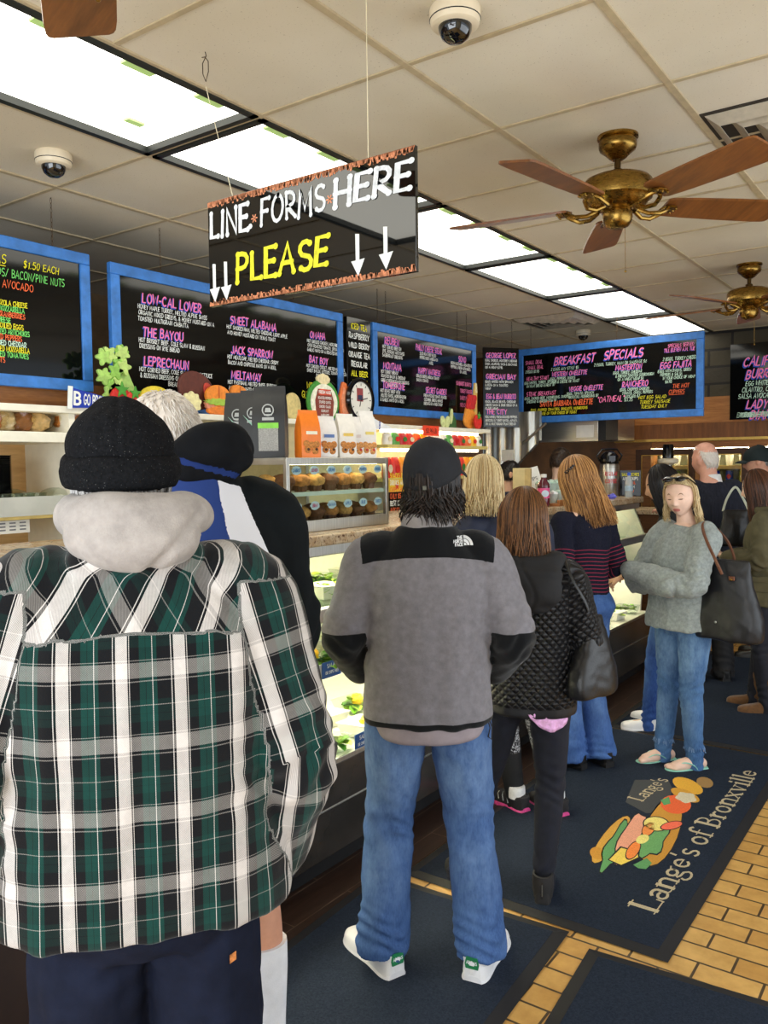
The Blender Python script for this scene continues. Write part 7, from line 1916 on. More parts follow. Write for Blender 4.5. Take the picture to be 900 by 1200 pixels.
for i, px in enumerate((34, 56, 74, 92)):
    y = onx(30, 575, XS).y + .195 * i
    t = thing('domed_container', '%s clear domed container on the lower left shelf' % ['first', 'second', 'third', 'fourth'][i], 'container', (XS - .10, y, zB + .01), .2 * i, 'clear domed containers')
    MB().lathe([(.085, 0), (.085, .006), (.078, .01), (.07, .05), (.05, .075), (.02, .086), (0, .087)], 28, cap=False).build('dome', clear_plastic, t)
    MB().lathe([(.088, .0), (.092, .003), (.088, .007), (.084, .004)], 28, cap=False).build('rim', mat('lid_rim', (220, 224, 222), .3), t)
o = MB().bb((XS + .002, onx(0, 590, XS).y - .2, zB - .015), (XS + .008, onx(112, 590, XS).y, zB + .065)).build('shelf_guard', mat('guard_clear', (206, 208, 200), .2, var=.08, vs=5, alpha=.75), smooth=False); tag(o, 'clear plastic guard along the front of the lower left shelf', 'shelf guard')
for i in range(4):
    y = onx(8 + 14 * i, 595, XS).y
    for k in range(1):
        o = MB().lathe([(.028, 0), (.04, .075), (.043, .078), (.041, .08), (.038, .076), (.027, .004)], 24).build('clear_cup', clear_plastic); o.location = (XS - .04, y, zB); tag(o, '%s clear cup from the left behind the shelf guard' % ['first', 'second', 'third', 'fourth'][i], 'cup', 'clear cups on the lower left shelf')
t = thing('paper_notice', 'white printed notice under the lower left shelf', 'notice', (XS - .02, onx(0, 610, XS).y - .06, onx(10, 626, XS).z), radians(90))
MB().bb((0, -.001, 0), (.20, .001, .085)).build('sheet', white_paint, t, smooth=False)
mb = MB()
for c in range(4):
    for r in range(5): mb.bb((.02 + .045 * c, -.0016, .012 + .014 * r), (.048 + .045 * c, -.001, .018 + .014 * r))
mb.build('printed_lines', mat('print_grey', (120, 120, 124), .8), t, smooth=False)

# ---- pennants and the red price sign
def pennant(label, px, py, L, h, txt, emb, colr, tcol, tilt=0.0, X=XS + .012):
    p = onx(px, py, X); t = thing('pennant', label, 'pennant', p, 0, None, (0, radians(tilt), radians(90)))
    MB().add([(0, 0, -h / 2), (L, 0, -.004), (L, 0, .004), (0, 0, h / 2), (0, .002, -h / 2), (L, .002, -.004), (L, .002, .004), (0, .002, h / 2)], [(0, 1, 2, 3), (7, 6, 5, 4), (0, 4, 5, 1), (3, 2, 6, 7), (0, 3, 7, 4)]).build('felt', mat('felt_' + colr[0], colr[1], .9, var=.08), t, smooth=False)
    MB().bb((-.018, -.001, -h / 2 - .006), (.004, .003, h / 2 + .006)).build('edge_band', chalk['w'], t, smooth=False)
    mb = MB(); write(mb, emb, .012, -.026, .052, .011, y=-.0012); write(mb, txt, .060, -.021, .044, .008, y=-.0012, sp=.14, wid=.46); mb.build('felt_lettering', tcol, t, smooth=False)
    return t
pennant('blue GO BRONCOS pennant at the left, beside the knit cap', 84, 466, .36, .088, 'GO BRONC', 'B', ('blue', (30, 58, 168)), chalk['w'], 4)
pennant('small white and blue pennant left of the red price sign', 438, 497, .20, .075, 'B', '', ('white', (236, 238, 244)), mat('felt_ink', (30, 58, 168), .9), 6)
p = onx(496, 507, XS + .012); t = thing('price_sign', 'small orange red price sign on the wooden strip', 'sign', p, radians(90)); MB().bb((0, -.002, -.02), (.21, .002, .052)).build('card', mat('card_red', (250, 70, 36), .6, emit=None), t, smooth=False)
mb = MB(); write(mb, '$3.99 LB', .105, .0, .030, .005, y=-.0025, align='C', wid=.9); mb.build('price_lettering', mat('ink_dark', (60, 10, 8), .7), t, smooth=False)

# ---- painted food cut-outs along the ledge
def cutout(label, px, out_m, extra=(), name='food_cutout', X=None, z=None, rz=90, th=.022, cat='painted cut-out'):
    X = X if X is not None else XS - .07
    y = onx(px, 480, X).y
    t = thing(name, label, cat, (X, y, z if z is not None else ZL), radians(rz))
    for nm, outl, m, y0, d in [out_m] + list(extra):
        MB().prism(outl, d, y0=y0).build(nm, m, t, bevel=min(.006, d * .3))
    return t
def el(cx, cz, rx, rz_, n=24, wob=0, k=7, ph=0, rot=0):
    o = []
    for i in range(n):
        a = 2 * pi * i / n; s = 1 + wob * sin(k * a + ph); x, z = rx * cos(a) * s, rz_ * sin(a) * s
        o.append((cx + x * cos(rot) - z * sin(rot), cz + x * sin(rot) + z * cos(rot)))
    return o
P_ = lambda n, c: mat('cut_' + n, c, .6, var=.14, vs=40)
cel = cutout('painted celery cut-out leaning left at the end of the ledge', 140, ('stalk', [(-.02, .23), (.03, .24), (.10, .10), (.15, .0), (.06, -.0), (.0, .03)], P_('stalk', (168, 206, 110)), 0, .02))
rnd = random.Random(2)
for k in range(13):
    cx, cz = -.03 + rnd.uniform(-.065, .05), .17 + rnd.uniform(-.13, .11)
    MB().prism(el(cx, cz, .034, .034, 30, .28, 5, rnd.uniform(0, 6)), .012 + .004 * (k % 3), y0=-.012 - .003 * (k % 4)).build('leaf', P_('leaf%d' % (k % 3), [(140, 190, 80), (168, 208, 104), (188, 216, 120)][k % 3]), cel, bevel=.003)
star = lambda cx, cz, r: [(cx + (r if i % 2 == 0 else r * .42) * cos(pi / 2 + pi * i / 5), cz + (r if i % 2 == 0 else r * .42) * sin(pi / 2 + pi * i / 5)) for i in range(10)]
cutout('painted red tomato cut-out with a leafy top, larger of two', 143, ('fruit', el(0, .052, .056, .056), P_('tomato', (214, 40, 34)), 0, .02), [('calyx', star(.002, .092, .042), P_('calyx', (72, 150, 48)), -.008, .01)], X=XS - .028)
cutout('painted red tomato cut-out with a leafy top, smaller of two', 158, ('fruit', el(0, .045, .042, .046), P_('tomato2', (232, 66, 54)), 0, .02), [('calyx', star(.004, .080, .036), P_('calyx2', (72, 150, 48)), -.008, .01)], X=XS - .022)
cutout('painted yellow oval cut-out with a grey label', 184, ('oval', el(0, .07, .095, .06), P_('yellow', (240, 212, 60)), 0, .02), [('label', el(0, .065, .062, .036), P_('greylabel', (120, 124, 122)), -.004, .006)])
cutout('painted dark brown ham cut-out with a red cut face', 232, ('ham', el(-.0, .105, .125, .095, rot=-.35), P_('ham', (92, 40, 28)), 0, .02), [('cut_face', el(.085, .085, .035, .07, rot=.5), P_('hamcut', (184, 60, 44)), -.006, .008)], z=ZL + .02)
cutout('painted pale cauliflower cut-out beside the burgers', 226, ('head', el(0, .055, .06, .055, 40, .10, 9), P_('cauli', (240, 226, 170)), 0, .02), X=XS - .03)
def burger(label, px, s, X, z=0.0, rot=0):
    cutout(label, px, ('bun', el(0, .10 * s, .085 * s, .058 * s, rot=rot), P_('bun', (238, 138, 44)), 0, .024), [('filling', el(0, .055 * s, .09 * s, .04 * s, 36, .05, 11), P_('meat', (222, 140, 110)), .002, .02), ('lettuce', el(0, .068 * s, .094 * s, .018 * s, 40, .16, 13), P_('burgerleaf', (158, 190, 70)), -.004, .012), ('lower_bun', el(0, .022 * s, .08 * s, .024 * s), P_('bun2', (224, 124, 40)), .0, .022), ('bun_crease', el(0.0, .112 * s, .006 * s, .042 * s), P_('crease', (196, 100, 30)), -.003, .004)], X=X, z=ZL + z)
burger('painted burger cut-out with an orange bun, lower and nearer', 257, 1.0, XS - .03)
burger('painted burger cut-out with an orange bun, higher and tilted behind', 282, .82, XS - .09, .045, -.3)
cutout('painted pale round cut-out behind the coffee bags', 344, ('disc', el(0, .08, .07, .08), P_('pale', (214, 194, 130)), 0, .02))
jar = cutout('painted jar cut-out with a green rim and a red lettered label', 380, ('jar', el(0, .115, .15, .135), P_('jargreen', (60, 140, 50)), 0, .02), [('pale_scallop', el(0, .11, .127, .112, 60, .045, 30), P_('jarcream', (240, 236, 214)), -.003, .006), ('label', [(-.075, .0), (.075, .0), (.088, .12), (.06, .19), (-.06, .19), (-.088, .12)], P_('jarbrown', (136, 56, 42)), -.006, .006), ('lid', el(0, .25, .062, .034, 30, .05, 9), P_('jarlid', (232, 216, 170)), -.002, .02), ('title_panel', [(-.058, .155), (.058, .155), (.05, .19), (-.05, .19)], P_('jarred', (222, 84, 60)), -.009, .004)], X=XS - .02)
mb = MB(); write(mb, 'FRESH MADE', 0, .163, .017, .0035, y=-.0095, align='C', wid=.9)
for i, tx in enumerate(('ROASTED PEPPERS', 'STUFFED OLIVES', 'CHICKEN SALAD', 'EGGPLANT', 'MARINADES')): write(mb, tx, 0, .13 - .026 * i, .014, .0026, y=-.0065, align='C', wid=.8)
mb.build('painted_lettering', chalk['w'], jar, smooth=False)
cutout('painted salmon coloured cut-out left of the clock', 405, ('slice', [(-.04, 0), (.06, 0), (.075, .08), (.02, .25), (-.02, .26), (-.06, .16)], P_('salmon', (236, 122, 62)), 0, .02), [('inner', [(-.035, .06), (.03, .06), (.01, .2), (-.018, .225), (-.045, .15)], P_('salmon2', (240, 150, 110)), -.004, .006)])
t = thing('wall_clock', 'round black rimmed wall clock on the ledge between the boards', 'clock', (XS - .05, onx(431, 480, XS).y - .01, ZL + .150), radians(90))
MB().lathe([(.0, -.03), (.125, -.03), (.14, -.015), (.145, 0), (.135, .014), (.118, .012), (.115, .002)], 40, TR(rx=pi / 2), cap=False).build('rim', black_gloss, t)
MB().lathe([(0, .004), (.118, .004)], 40, TR(rx=pi / 2), cap=False).build('dial', white_paint, t)
mb = MB()
for k in range(12): mb.box((.098 * sin(pi * k / 6), -.0055, .098 * cos(pi * k / 6)), (.005, .001, .016), ry=pi * k / 6)
mb.box((.030, -.008, .006), (.075, .001, .006), ry=-.2); mb.box((-.01, -.0075, -.02), (.006, .001, .05), ry=.3); mb.build('hands_and_marks', black_matte, t, smooth=False)
mb = MB(); mb.bb((-.045, -.006, -.01), (.02, -.0052, .075)); mb.build('dial_emblem', mat('emblem_red', (150, 60, 64), .6), t, smooth=False); mb = MB(); mb.bb((-.035, -.0068, .0), (.012, -.0058, .03)); mb.build('emblem_band', mat('emblem_navy', (40, 44, 80), .6), t, smooth=False)
zu = cutout('painted zucchini and cut slices cut-out right of the red sign', 530, ('zucchini', [(-.0, 0), (.11, 0), (.10, .06), (.03, .15), (.02, .05)], P_('zuc', (52, 96, 40)), 0, .02), [('slice', el(-.075, .04, .026, .045, rot=.2), P_('slice', (206, 214, 150)), -.01, .014), ('slice', el(-.02, .042, .026, .047, rot=-.3), P_('slice', 0), -.014, .014), ('cut_end', el(.02, .085, .018, .055, rot=-.15), P_('slice', 0), -.012, .012)]) if False else None
def P2(n): return _MC['cut_' + n]
P_('slice', (206, 214, 150))
cutout('painted zucchini cut-out with pale slices, right of the red sign', 526, ('zucchini', [(.0, 0), (.12, 0), (.11, .07), (.03, .16), (.015, .06)], P_('zuc', (52, 96, 40)), 0, .02), [('slice', el(-.095, .045, .03, .045, rot=.2), P2('slice'), -.01, .014), ('slice', el(-.035, .045, .03, .047, rot=-.3), P2('slice'), -.014, .014), ('cut_end', el(.025, .09, .02, .06, rot=-.15), P2('slice'), -.012, .012)])
be = cutout('painted orange pepper and strawberry basket cut-out', 551, ('pepper', el(0, .09, .085, .09, 30, .09, 4), P_('peppero', (240, 150, 50)), 0, .02))
for k in range(9): MB().prism(el(-.04 + .04 * (k % 3) + .012 * (k // 3), .185 + .032 * (k // 3), .024, .026), .016, y0=-.008 - .003 * (k % 3)).build('strawberry', P_('straw', (206, 34, 40)), be, bevel=.004)
cutout('painted small red tomato cut-out at the end of the ledge', 561, ('fruit', el(0, .06, .056, .06), P_('tomato3', (220, 38, 32)), 0, .02), [('calyx', star(0, .105, .035), P_('calyx3', (72, 150, 48)), -.008, .01)], X=XS - .02)
cutout('painted tall breadstick cut-out by the corner board', 558, ('stick', [(-.02, 0), (.02, 0), (.024, .30), (.012, .38), (-.012, .38), (-.024, .30)], P_('bread', (226, 186, 96)), 0, .02), [('tip', [(-.016, .30), (.018, .30), (.012, .375), (-.012, .375)], P_('breadtip', (240, 222, 170)), -.003, .005)], X=XS - .10)

# ---- lit snack shelves
z1 = onx(470, 521, XS).z; z2 = onx(470, 560, XS).z; yS0, yS1 = 4.55, 5.95
t = thing('snack_shelf', 'lit two tier snack shelf on the far left wall behind the fleece man', 'shelf', (-3.62, 0, 0), 0)
MB().bb((.05, yS0, z2 - .3), (.07, yS1, ZL - .03)).build('back_panel', mat('shelf_back', (236, 228, 200), .6, var=.05), t, smooth=False)
for z in (z1, z2): MB().bb((.07, yS0, z - .025), (XS + 3.62, yS1, z)).build('shelf_board', mat('shelf_gold', (214, 196, 120), .4, var=.06), t, bevel=.002)
MB().bb((.30, yS0 + .05, ZL - .052), (.34, yS1 - .05, ZL - .032)).build('tube_light', mat('tube_glow3', (255, 250, 225), .5, emit=(255, 246, 214), es=10.0, var=0), t, smooth=False)
MB().bb((.30, yS0 + .05, z1 - .045), (.34, yS1 - .05, z1 - .026)).build('tube_light', mat('tube_glow3', 0), t, smooth=False)
pc = [(240, 236, 230), (214, 50, 44), (240, 236, 230), (90, 160, 80), (236, 110, 50), (240, 238, 232), (200, 40, 50), (244, 196, 40)]
for r, z in enumerate((z1, z2)):
    for i in range(15):
        c = pc[(i * 3 + r * 2) % 8] if r == 0 else [(214, 44, 40), (244, 190, 36), (220, 60, 50), (240, 236, 230), (240, 150, 40)][(i * 2) % 5]
        y = yS0 + .06 + .09 * i
        t2 = thing('snack_pack', '%s snack pack from the left on the %s snack shelf' % ((ordw + ['ninth', 'tenth', 'eleventh', 'twelfth', 'thirteenth', 'fourteenth', 'fifteenth'])[i] if i else 'first', ['upper', 'lower'][r]), 'snack', (XS - .05, y, z), radians(90), 'snack packs on the lit shelf')
        mb = MB(); hh = (z1 - z2 - .05) * (.80 if r else .72) if r else .085; torso(mb, [(0, 0, 0, .043, .026, 3), (hh * .3, 0, 0, .045, .028, 2.6), (hh * .8, 0, 0, .040, .02, 2.6), (hh, 0, 0, .036, .006, 2.4)], 16, 2); mb.build('pack', mat('pack_%d_%d_%d' % c, c, .35, var=.08), t2)
        mb = MB(); mb.prism(el(0, hh * .45, .024, hh * .2, 14), .003, y0=-.031); mb.build('label', mat('pack_l%d' % (i % 3), [(240, 226, 190), (220, 40, 40), (60, 130, 60)][(i + r) % 3], .5), t2, smooth=False)
p = onx(456, 579, XS); t = thing('yellow_sign', 'yellow strip sign with a red mark under the snack shelf', 'sign', p, radians(90)); MB().bb((0, -.003, 0), (.30, .003, .10)).build('card', mat('card_yellow', (244, 200, 40), .6), t, smooth=False); mb = MB(); mb.prism(star(.09, .05, .03), .001, y0=-.0045); mb.build('red_mark', mat('card_redmark', (220, 50, 30), .6), t, smooth=False)
ZK = 1.392
p = onx(455, 612, -2.95); zc0 = ZK
board('small chalk board of coloured lines standing behind the pastry case', (-2.9, onx(454, 600, -2.9).y, zc0), radians(90), .42, onx(455, 577, -2.9).z - zc0, 0, [(tx, .03, .20 - .042 * i, .028, c, dict(wid=.8, w=.005)) for i, (tx, c) in enumerate((('SNACKS 2 FOR', 'y'), ('DRINKS AND', 'w'), ('CHIPS CHOICE', 'o'), ('ONLY $5', 'o'), ('BEST DEAL', 'w'), ('ANY SANDWICH', 'o')))], d=.012)

# ================================================================== KITCHEN ALCOVE: hood and steel wall
def m_ridged():
    t = NT('ridged_steel'); n = t.noise(5, 3, .6, (4, 4, .3)); co = t.new('ShaderNodeTexCoord').outputs['Object']; sp = t.new('ShaderNodeSeparateXYZ'); t.t.links.new(co, sp.inputs[0])
    t.set(Base_Color=t.ramp(n, .3, .7, rgb(120, 120, 114), rgb(214, 214, 206)), Metallic=.6, Roughness=.25); t.bump(t.math('SINE', t.math('MULTIPLY', sp.outputs[0], 44.0)), .5, .03); return t.m
YH = 6.66
a = ony(548, 500, YH); b = ony(632, 516, YH); c = ony(604, 546, YH); d_ = ony(548, 600, YH)
t = thing('steel_panel', 'ridged stainless steel wall panel with a slanting edge beside the kitchen hood', 'wall panel', (a.x, YH, 0), 0)
MB().prism([(0, 1.0), (c.x - a.x, 1.0), (c.x - a.x, c.z), (b.x - a.x, b.z), (b.x - a.x, 2.12), (0, 2.12)], .05).build('panel', m_ridged(), t, smooth=False)
mb = MB(); p0 = ony(640, 500, YH - .03); p1 = ony(612, 520, YH - .03); mb.tube([(p1.x - a.x, -.03, p1.z), (p0.x - a.x, -.03, p0.z + .03)], .012, 8); mb.build('brace', steel, t)
MB().bb((c.x - a.x - .13, -.006, ony(600, 540, YH).z), (c.x - a.x - .02, 0, ony(600, 527, YH).z)).build('white_card', white_paint, t, smooth=False)
YH = 7.05
hb = ony(632, 517, YH); he = ony(702, 514, YH)
t = thing('kitchen_hood', 'stainless kitchen hood band under the breakfast board', 'hood', (hb.x - .0, YH - .02, 0), 0)
mb = MB(); mb.bb((.0, 0, hb.z), (he.x - hb.x + .0, .95, 2.16)); mb.build('canopy', steel, t, bevel=.006)
MB().bb((-.0, -.006, hb.z - .012), (he.x - hb.x + .0, .02, hb.z + .012)).build('lip', alu, t, smooth=False)
MB().bb((he.x - hb.x - .20, -.008, hb.z + .02), (he.x - hb.x - .04, -.001, hb.z + .13)).build('white_notice', white_paint, t, smooth=False)
MB().bb((he.x - hb.x + .0, .0, hb.z - .01), (he.x - hb.x + .07, .3, 2.16)).build('black_end', black_matte, t, smooth=False)

# ================================================================== DRINKS COOLER
YC = YB - .08
xa = ony(742, 540, YC).x; xb = ony(819, 540, YC).x; xc = ony(882, 540, YC).x; xd = xc + (xc - xb)
gold = mat('brass_strip', 0)
t = thing('drinks_cooler', 'wooden framed drinks cooler with glass doors along the back wall', 'cooler', (0, YC, 0), 0)
MB().bb((xa - .06, 0, 1.80), (xd + .1, .06, 1.86)).bb((xa - .06, 0, .0), (xd + .1, .06, .16)).build('frame_rail', wood_orange_h, t, bevel=.003)
for x in (xa - .03, xb, xc, xd + .03): MB().bb((x - .035, 0, .16), (x + .035, .06, 1.80)).build('post', wood_orange, t, bevel=.003)
MB().bb((xa - .06, .62, 0), (xd + .1, .64, 1.86)).build('back', mat('cooler_back', (120, 120, 92), .6), t, smooth=False)
zsh = [ony(770, y, YC + .12).z for y in (546, 566, 588, 620)] + [.9, .55, .2]
for x0, x1 in ((xa, xb), (xb, xc), (xc, xd)):
    for z in zsh: MB().bb((x0 + .03, .10, z - .035), (x1 - .03, .60, z)).build('shelf', mat('cooler_shelf', (196, 170, 96), .4, var=.08), t, smooth=False)
    MB().bb((x0 + .05, .10, 1.775), (x1 - .05, .13, 1.795)).build('tube_light', mat('tube_glow4', (255, 250, 225), .5, emit=(255, 240, 200), es=40.0, var=0), t, smooth=False)
    dd = MB(); e = .055; w_ = (x0 + .035, x1 - .035)
    dd.bb((w_[0], -.03, .17), (w_[0] + e, 0, 1.79)); dd.bb((w_[1] - e, -.03, .17), (w_[1], 0, 1.79)); dd.bb((w_[0] + e, -.03, 1.79 - e), (w_[1] - e, 0, 1.79)); dd.bb((w_[0] + e, -.03, .17), (w_[1] - e, 0, .17 + e))
    door = dd.build('door', m_wood('door_wood', (52, 30, 16), (84, 48, 24), (2, 2, 14)), t, bevel=.003)
    g_ = MB(); g_.bb((w_[0] + e, -.026, .17 + e), (w_[0] + e + .008, -.02, 1.79 - e)); g_.bb((w_[1] - e - .008, -.026, .17 + e), (w_[1] - e, -.02, 1.79 - e)); g_.bb((w_[0] + e, -.026, 1.782 - e), (w_[1] - e, -.02, 1.79 - e)); g_.build('gold_bead', gold, door, smooth=False)
    MB().add([(w_[0] + e, -.015, .17 + e), (w_[1] - e, -.015, .17 + e), (w_[1] - e, -.015, 1.79 - e), (w_[0] + e, -.015, 1.79 - e)], [(0, 1, 2, 3)]).build('pane', glass, door, smooth=False)
canM = {}
def drink(kind, x, z, col, label, grp, y=YC + .17):
    t = thing(kind, label, {'tumbler': 'glass', 'drink_can': 'can', 'drink_bottle': 'bottle'}[kind], (x, y, z), 0, grp)
    if kind == 'tumbler':
        MB().lathe([(.028, 0), (.038, .10), (.036, .10), (.027, .006)], 20).build('glass', mat('tumbler_glass', (206, 204, 196), .1, var=.03, alpha=.55), t)
    elif kind == 'drink_can':
        MB().lathe([(.026, 0), (.033, .006), (.033, .108), (.027, .120)], 22).build('can', mat('can_%d_%d_%d' % col, col, .3, .3, var=.06), t); MB().lathe([(0, .118), (.027, .120), (.028, .123), (.026, .123)], 22).build('can_lid', steel, t)
        n = 10; mb = MB()
        for k in range(n):
            a0, a1 = radians(-130 + 80 * k / n), radians(-130 + 80 * (k + 1) / n)
            h0 = .024 * sin(pi * k / n); h1 = .024 * sin(pi * (k + 1) / n)
            mb.add([(.0336 * cos(a0), .0336 * sin(a0), .065 - h0), (.0336 * cos(a1), .0336 * sin(a1), .065 - h1), (.0336 * cos(a1), .0336 * sin(a1), .065 + h1), (.0336 * cos(a0), .0336 * sin(a0), .065 + h0)], [(0, 1, 2, 3)])
        mb.build('can_emblem', mat('can_em_w', (236, 236, 236), .5) if col[2] < 120 else mat('can_em_r', (224, 60, 50), .5), t)
    else:
        MB().lathe([(.026, 0), (.032, .006), (.032, .12), (.026, .145), (.013, .17), (.012, .20), (0, .2)], 20).build('bottle', mat('btl_%d_%d_%d' % col, col, .15, var=.08), t); MB().lathe([(.0145, .195), (.0145, .215), (0, .216)], 14).build('bottle_cap', white_paint, t)
        MB().lathe([(.0328, .035), (.0328, .095)], 20, cap=False).build('bottle_label', mat('btl_label_%d' % (int(x * 100) % 3), [(226, 220, 200), (200, 60, 50), (90, 140, 70)][int(x * 100) % 3], .6), t)
dn = ['left', 'middle', 'right']
for d, (x0, x1) in enumerate(((xa, xb), (xb, xc), (xc, xd))):
    n = int((x1 - x0 - .22) / .085); xs = [x0 + .12 + (x1 - x0 - .24) * i / max(1, n - 1) for i in range(n)]
    for i, x in enumerate(xs):
        pos = '%s from the left behind the %s cooler door' % ((ordw + ['ninth', 'tenth'])[i] if i else 'first', dn[d])
        drink('tumbler', x, zsh[0], None, 'clear tumbler on the top shelf, %s' % pos, 'tumblers in the cooler')
        c2 = [(236, 150, 40), (232, 160, 60), (120, 170, 50), (90, 150, 60), (100, 160, 60)][min(4, i)] if d == 0 else [(36, 70, 180), (40, 84, 200), (176, 190, 60), (150, 180, 50), (186, 196, 70), (200, 190, 60)][min(i, 5)]
        drink('drink_can' if d else 'drink_bottle', x, zsh[1], c2, 'drink on the second shelf, %s' % pos, 'drinks on the second cooler shelf') if zsh[0] - zsh[1] > (.14 if d else .24) or d else drink('drink_can', x, zsh[1], c2, 'drink on the second shelf, %s' % pos, 'drinks on the second cooler shelf')
        drink('drink_bottle', x, zsh[3], [(60, 40, 24), (200, 190, 150), (40, 30, 20), (150, 40, 30), (90, 60, 30)][i % 5], 'bottle on the lower shelf, %s' % pos, 'bottles on the lower cooler shelf')
        if zsh[1] - zsh[2] > .12: drink('drink_can', x, zsh[2], [(50, 34, 24), (226, 220, 200), (40, 30, 22), (120, 90, 40)][i % 4], 'can on the third shelf, %s' % pos, 'cans on the third cooler shelf')

# ================================================================== THINGS ON THE FAR COUNTER
def at_counter(px, X): 
    lo, hi = 1.0, 12.0
    d = ray(px, 590); return X * d[1] / d[0]
# wooden block box, tip card, juice bottle, clear cups on a board
y = at_counter(612, -2.34); t = thing('wooden_box', 'pale upright wooden box on the counter beside the dark haired staff man', 'box', (-2.34, y, ZK), radians(20)); hz = dep(612, 551, Vector((-2.34, y, 0)).length * .99).z - ZK
MB().bb((-.055, -.04, 0), (.055, .04, .25)).build('box', mat('box_pale', (214, 196, 140), .6, var=.08), t, bevel=.003); MB().bb((.02, -.0405, .004), (.0555, .0405, .246)).build('box_side', mat('box_tan', (196, 170, 110), .6), t, smooth=False)
y = at_counter(637, -2.27); t = thing('juice_bottle', 'bottle of pink juice with a pink label on the counter', 'bottle', (-2.27, y, ZK), radians(40))
MB().lathe([(.034, 0), (.040, .008), (.040, .05), (.038, .06), (.038, .115), (.040, .125), (.038, .145), (.022, .172), (.018, .18), (.018, .19), (0, .19)], 28).build('bottle', mat('juice_purple', (92, 26, 44), .1, var=.08, coat=.6), t); MB().lathe([(.020, .188), (.020, .208), (0, .21)], 20).build('cap', white_paint, t)
MB().lathe([(.0392, .045), (.0392, .12)], 28, cap=False).build('label', mat('juice_label', (240, 90, 150), .5, var=.12, vs=20), t)
mb = MB(); mb.prism(el(0, .085, .024, .022), .003, y0=-.0415); mb.build('label_oval', mat('juice_oval', (206, 224, 240), .5), t, smooth=False)
y = at_counter(634, -2.40); t = thing('tip_card', 'tilted white card standing behind the juice bottle', 'card', (-2.40, y, ZK), radians(40), None, (radians(-10), radians(-14), radians(40))); MB().bb((-.05, -.002, .0), (.05, .002, .26)).build('card', white_paint, t, smooth=False); mb = MB(); write(mb, 'TIPS', 0, .17, .022, .004, y=-.003, align='C'); mb.build('card_lettering', mat('print_grey', 0), t, smooth=False)
y0 = at_counter(657, -2.28)
t = thing('wooden_tray', 'wooden tray under the clear cups on the counter', 'tray', (-2.30, y0 + .05, ZK), radians(90)); MB().bb((-.30, -.12, 0), (.30, .12, .018)).bb((-.30, -.12, .018), (.30, -.105, .04)).bb((-.30, .105, .018), (.30, .12, .04)).build('tray', wood_orange_h, t, bevel=.003)
k = 0
for r, xx in enumerate((-2.245, -2.30, -2.355)):
    for i in range(6):
        for lv in range(2 if r else 1):
            t2 = thing('clear_cup', 'clear candy cup, %s from left in %s row%s of the tray' % ((ordw[i] if i else 'first'), ['front', 'middle', 'back'][r], ', stacked on top,' if lv else ''), 'cup', (xx, y0 - .20 + .09 * i + .02 * r, ZK + .019 + lv * .066), k * .5, 'clear cups on the tray')
            MB().lathe([(.022, 0), (.034, .058), (.036, .06), (.033, .06), (.021, .003)], 16).build('cup', mat('cup_bright', (226, 240, 232), .15, var=.03, alpha=.5), t2); mb = MB(); blob(mb, (0, 0, .062), (.028, .028, .018), k, .2, 12, 8); mb.build('candy', mat('candy_%d' % (k % 4), [(240, 246, 240), (206, 232, 216), (236, 230, 214), (196, 224, 210)][k % 4], .2), t2); k += 1
y = at_counter(714, -2.45); t = thing('airpot', 'tall steel coffee airpot with a black pump lid and red lettering', 'coffee pot', (-2.45, y, ZK), radians(30)); hh = (dep(714, 529, 1).z - CAM_H) * Vector((2.45, y)).length * .985 + CAM_H - ZK
hh = max(.34, min(.46, hh)); MB().lathe([(.072, 0), (.078, .01), (.078, hh * .68), (.070, hh * .74)], 32).build('body', steel, t)
mb = MB(); mb.lathe([(.074, hh * .72), (.078, hh * .76), (.074, hh * .88), (.055, hh * .95), (.03, hh), (0, hh)], 28); mb.box((0, -.09, hh * .84), (.05, .08, .04)); mb.build('pump_lid', black_gloss, t); mb = MB(); mb.tube([(.078, 0, hh * .78), (.10, 0, hh * .9), (.06, 0, hh * 1.04), (-.06, 0, hh * 1.04), (-.10, 0, hh * .9), (-.078, 0, hh * .78)], .008, 8); mb.build('handle', black_gloss, t)
mb = MB(); write(mb, 'REGULAR', 0, hh * .46, .03, .005, y=-.0795, align='C', wid=.6); write(mb, 'COFFEE', 0, hh * .30, .03, .005, y=-.0795, align='C', wid=.7); mb.build('lettering', mat('ink_red', (210, 40, 50), .5), t, smooth=False)
y = at_counter(737, -2.33)
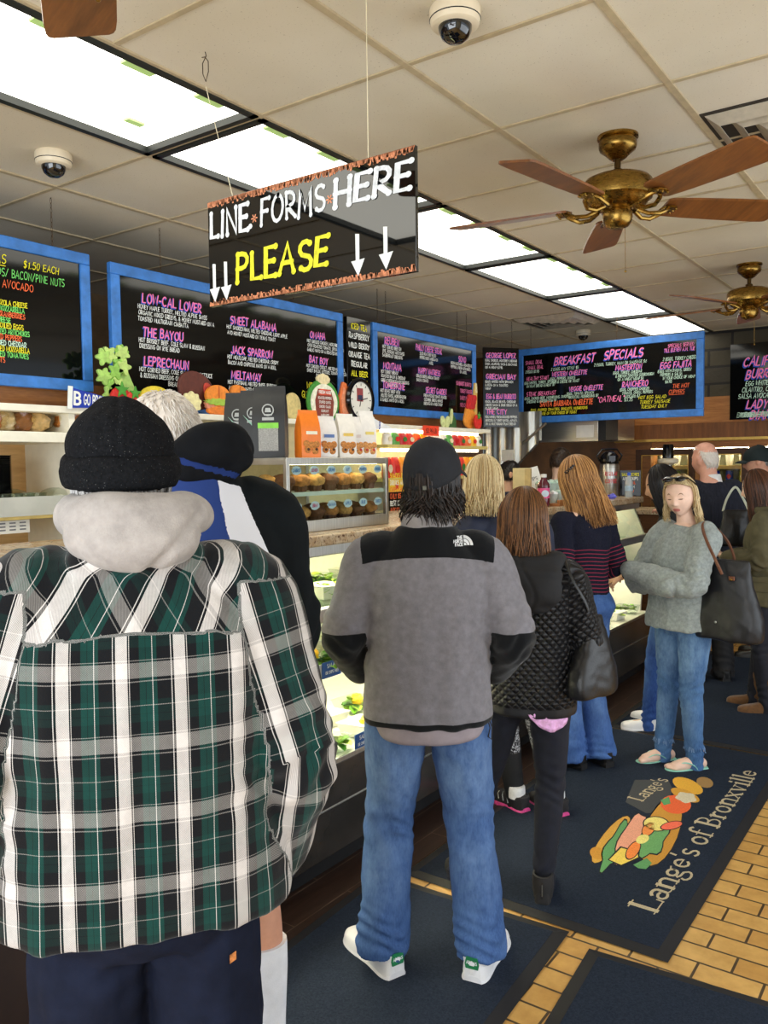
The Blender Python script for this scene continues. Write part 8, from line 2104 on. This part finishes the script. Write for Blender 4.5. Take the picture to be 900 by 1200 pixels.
board('tiny chalk board with coloured lines next to the coffee airpot', (-2.38, y - .08, ZK), radians(30), .17, .21, 0, [(tx, .085, .165 - .034 * i, .022, c, dict(align='C', wid=.8, w=.0045)) for i, (tx, c) in enumerate((('SANDWICHES', 'y'), ('AND SOUPS', 'w'), ('SPECIAL', 'o'), ('FRESH', 'w'), ('DAILY', 'o')))], d=.01)
y = at_counter(737, -2.24); t = thing('water_bottle', 'clear water bottle with a blue cap by the tiny chalk board', 'bottle', (-2.24, y, ZK), 0); MB().lathe([(.028, 0), (.031, .006), (.031, .12), (.022, .15), (.013, .165), (.013, .178)], 22).build('bottle', mat('water_clear', (206, 218, 222), .08, var=.03, alpha=.55), t); MB().lathe([(.015, .172), (.015, .195), (0, .196)], 16).build('cap', mat('cap_blue', (40, 90, 210), .4), t); MB().lathe([(.0315, .05), (.0315, .09)], 22, cap=False).build('label', mat('water_label', (170, 200, 220), .5), t)
y = at_counter(717, -2.26); t = thing('blue_wrap', 'small crumpled blue violet wrapper on the counter edge', 'wrapper', (-2.26, y, ZK), .4); mb = MB(); blob(mb, (0, 0, .018), (.035, .028, .018), 5, .25, 16, 10); mb.build('wrapper', mat('wrap_violet', (110, 110, 220), .4, var=.2), t)
# back table with a pump stand in front of the cooler
t = thing('back_table', 'dark back table between the counter and the cooler', 'table', (-2.35, 7.60, 0), 0); MB().bb((-.32, -.25, 1.20), (.42, .25, 1.24)).build('top', stone, t, bevel=.004); MB().bb((-.30, -.23, 0), (.40, .23, 1.20)).build('cabinet', wood_dark, t, bevel=.003)
pz = ony(783, 530, 7.5); t = thing('pump_stand', 'steel post with a cream collar and a black top in front of the cooler', 'pump', (pz.x, 7.5, 1.24), 0); zc = ony(783, 541, 7.5).z - 1.24
MB().lathe([(.06, 0), (.06, .01), (.035, .02), (.035, zc), (0, zc)], 24).build('post', steel, t); MB().lathe([(.035, zc - .03), (.085, zc - .01), (.09, zc + .02), (.05, zc + .03), (0, zc + .03)], 28).build('collar', cream, t); MB().lathe([(.05, zc + .03), (.048, zc + .14), (.04, zc + .155), (0, zc + .155)], 24).build('top', black_gloss, t)
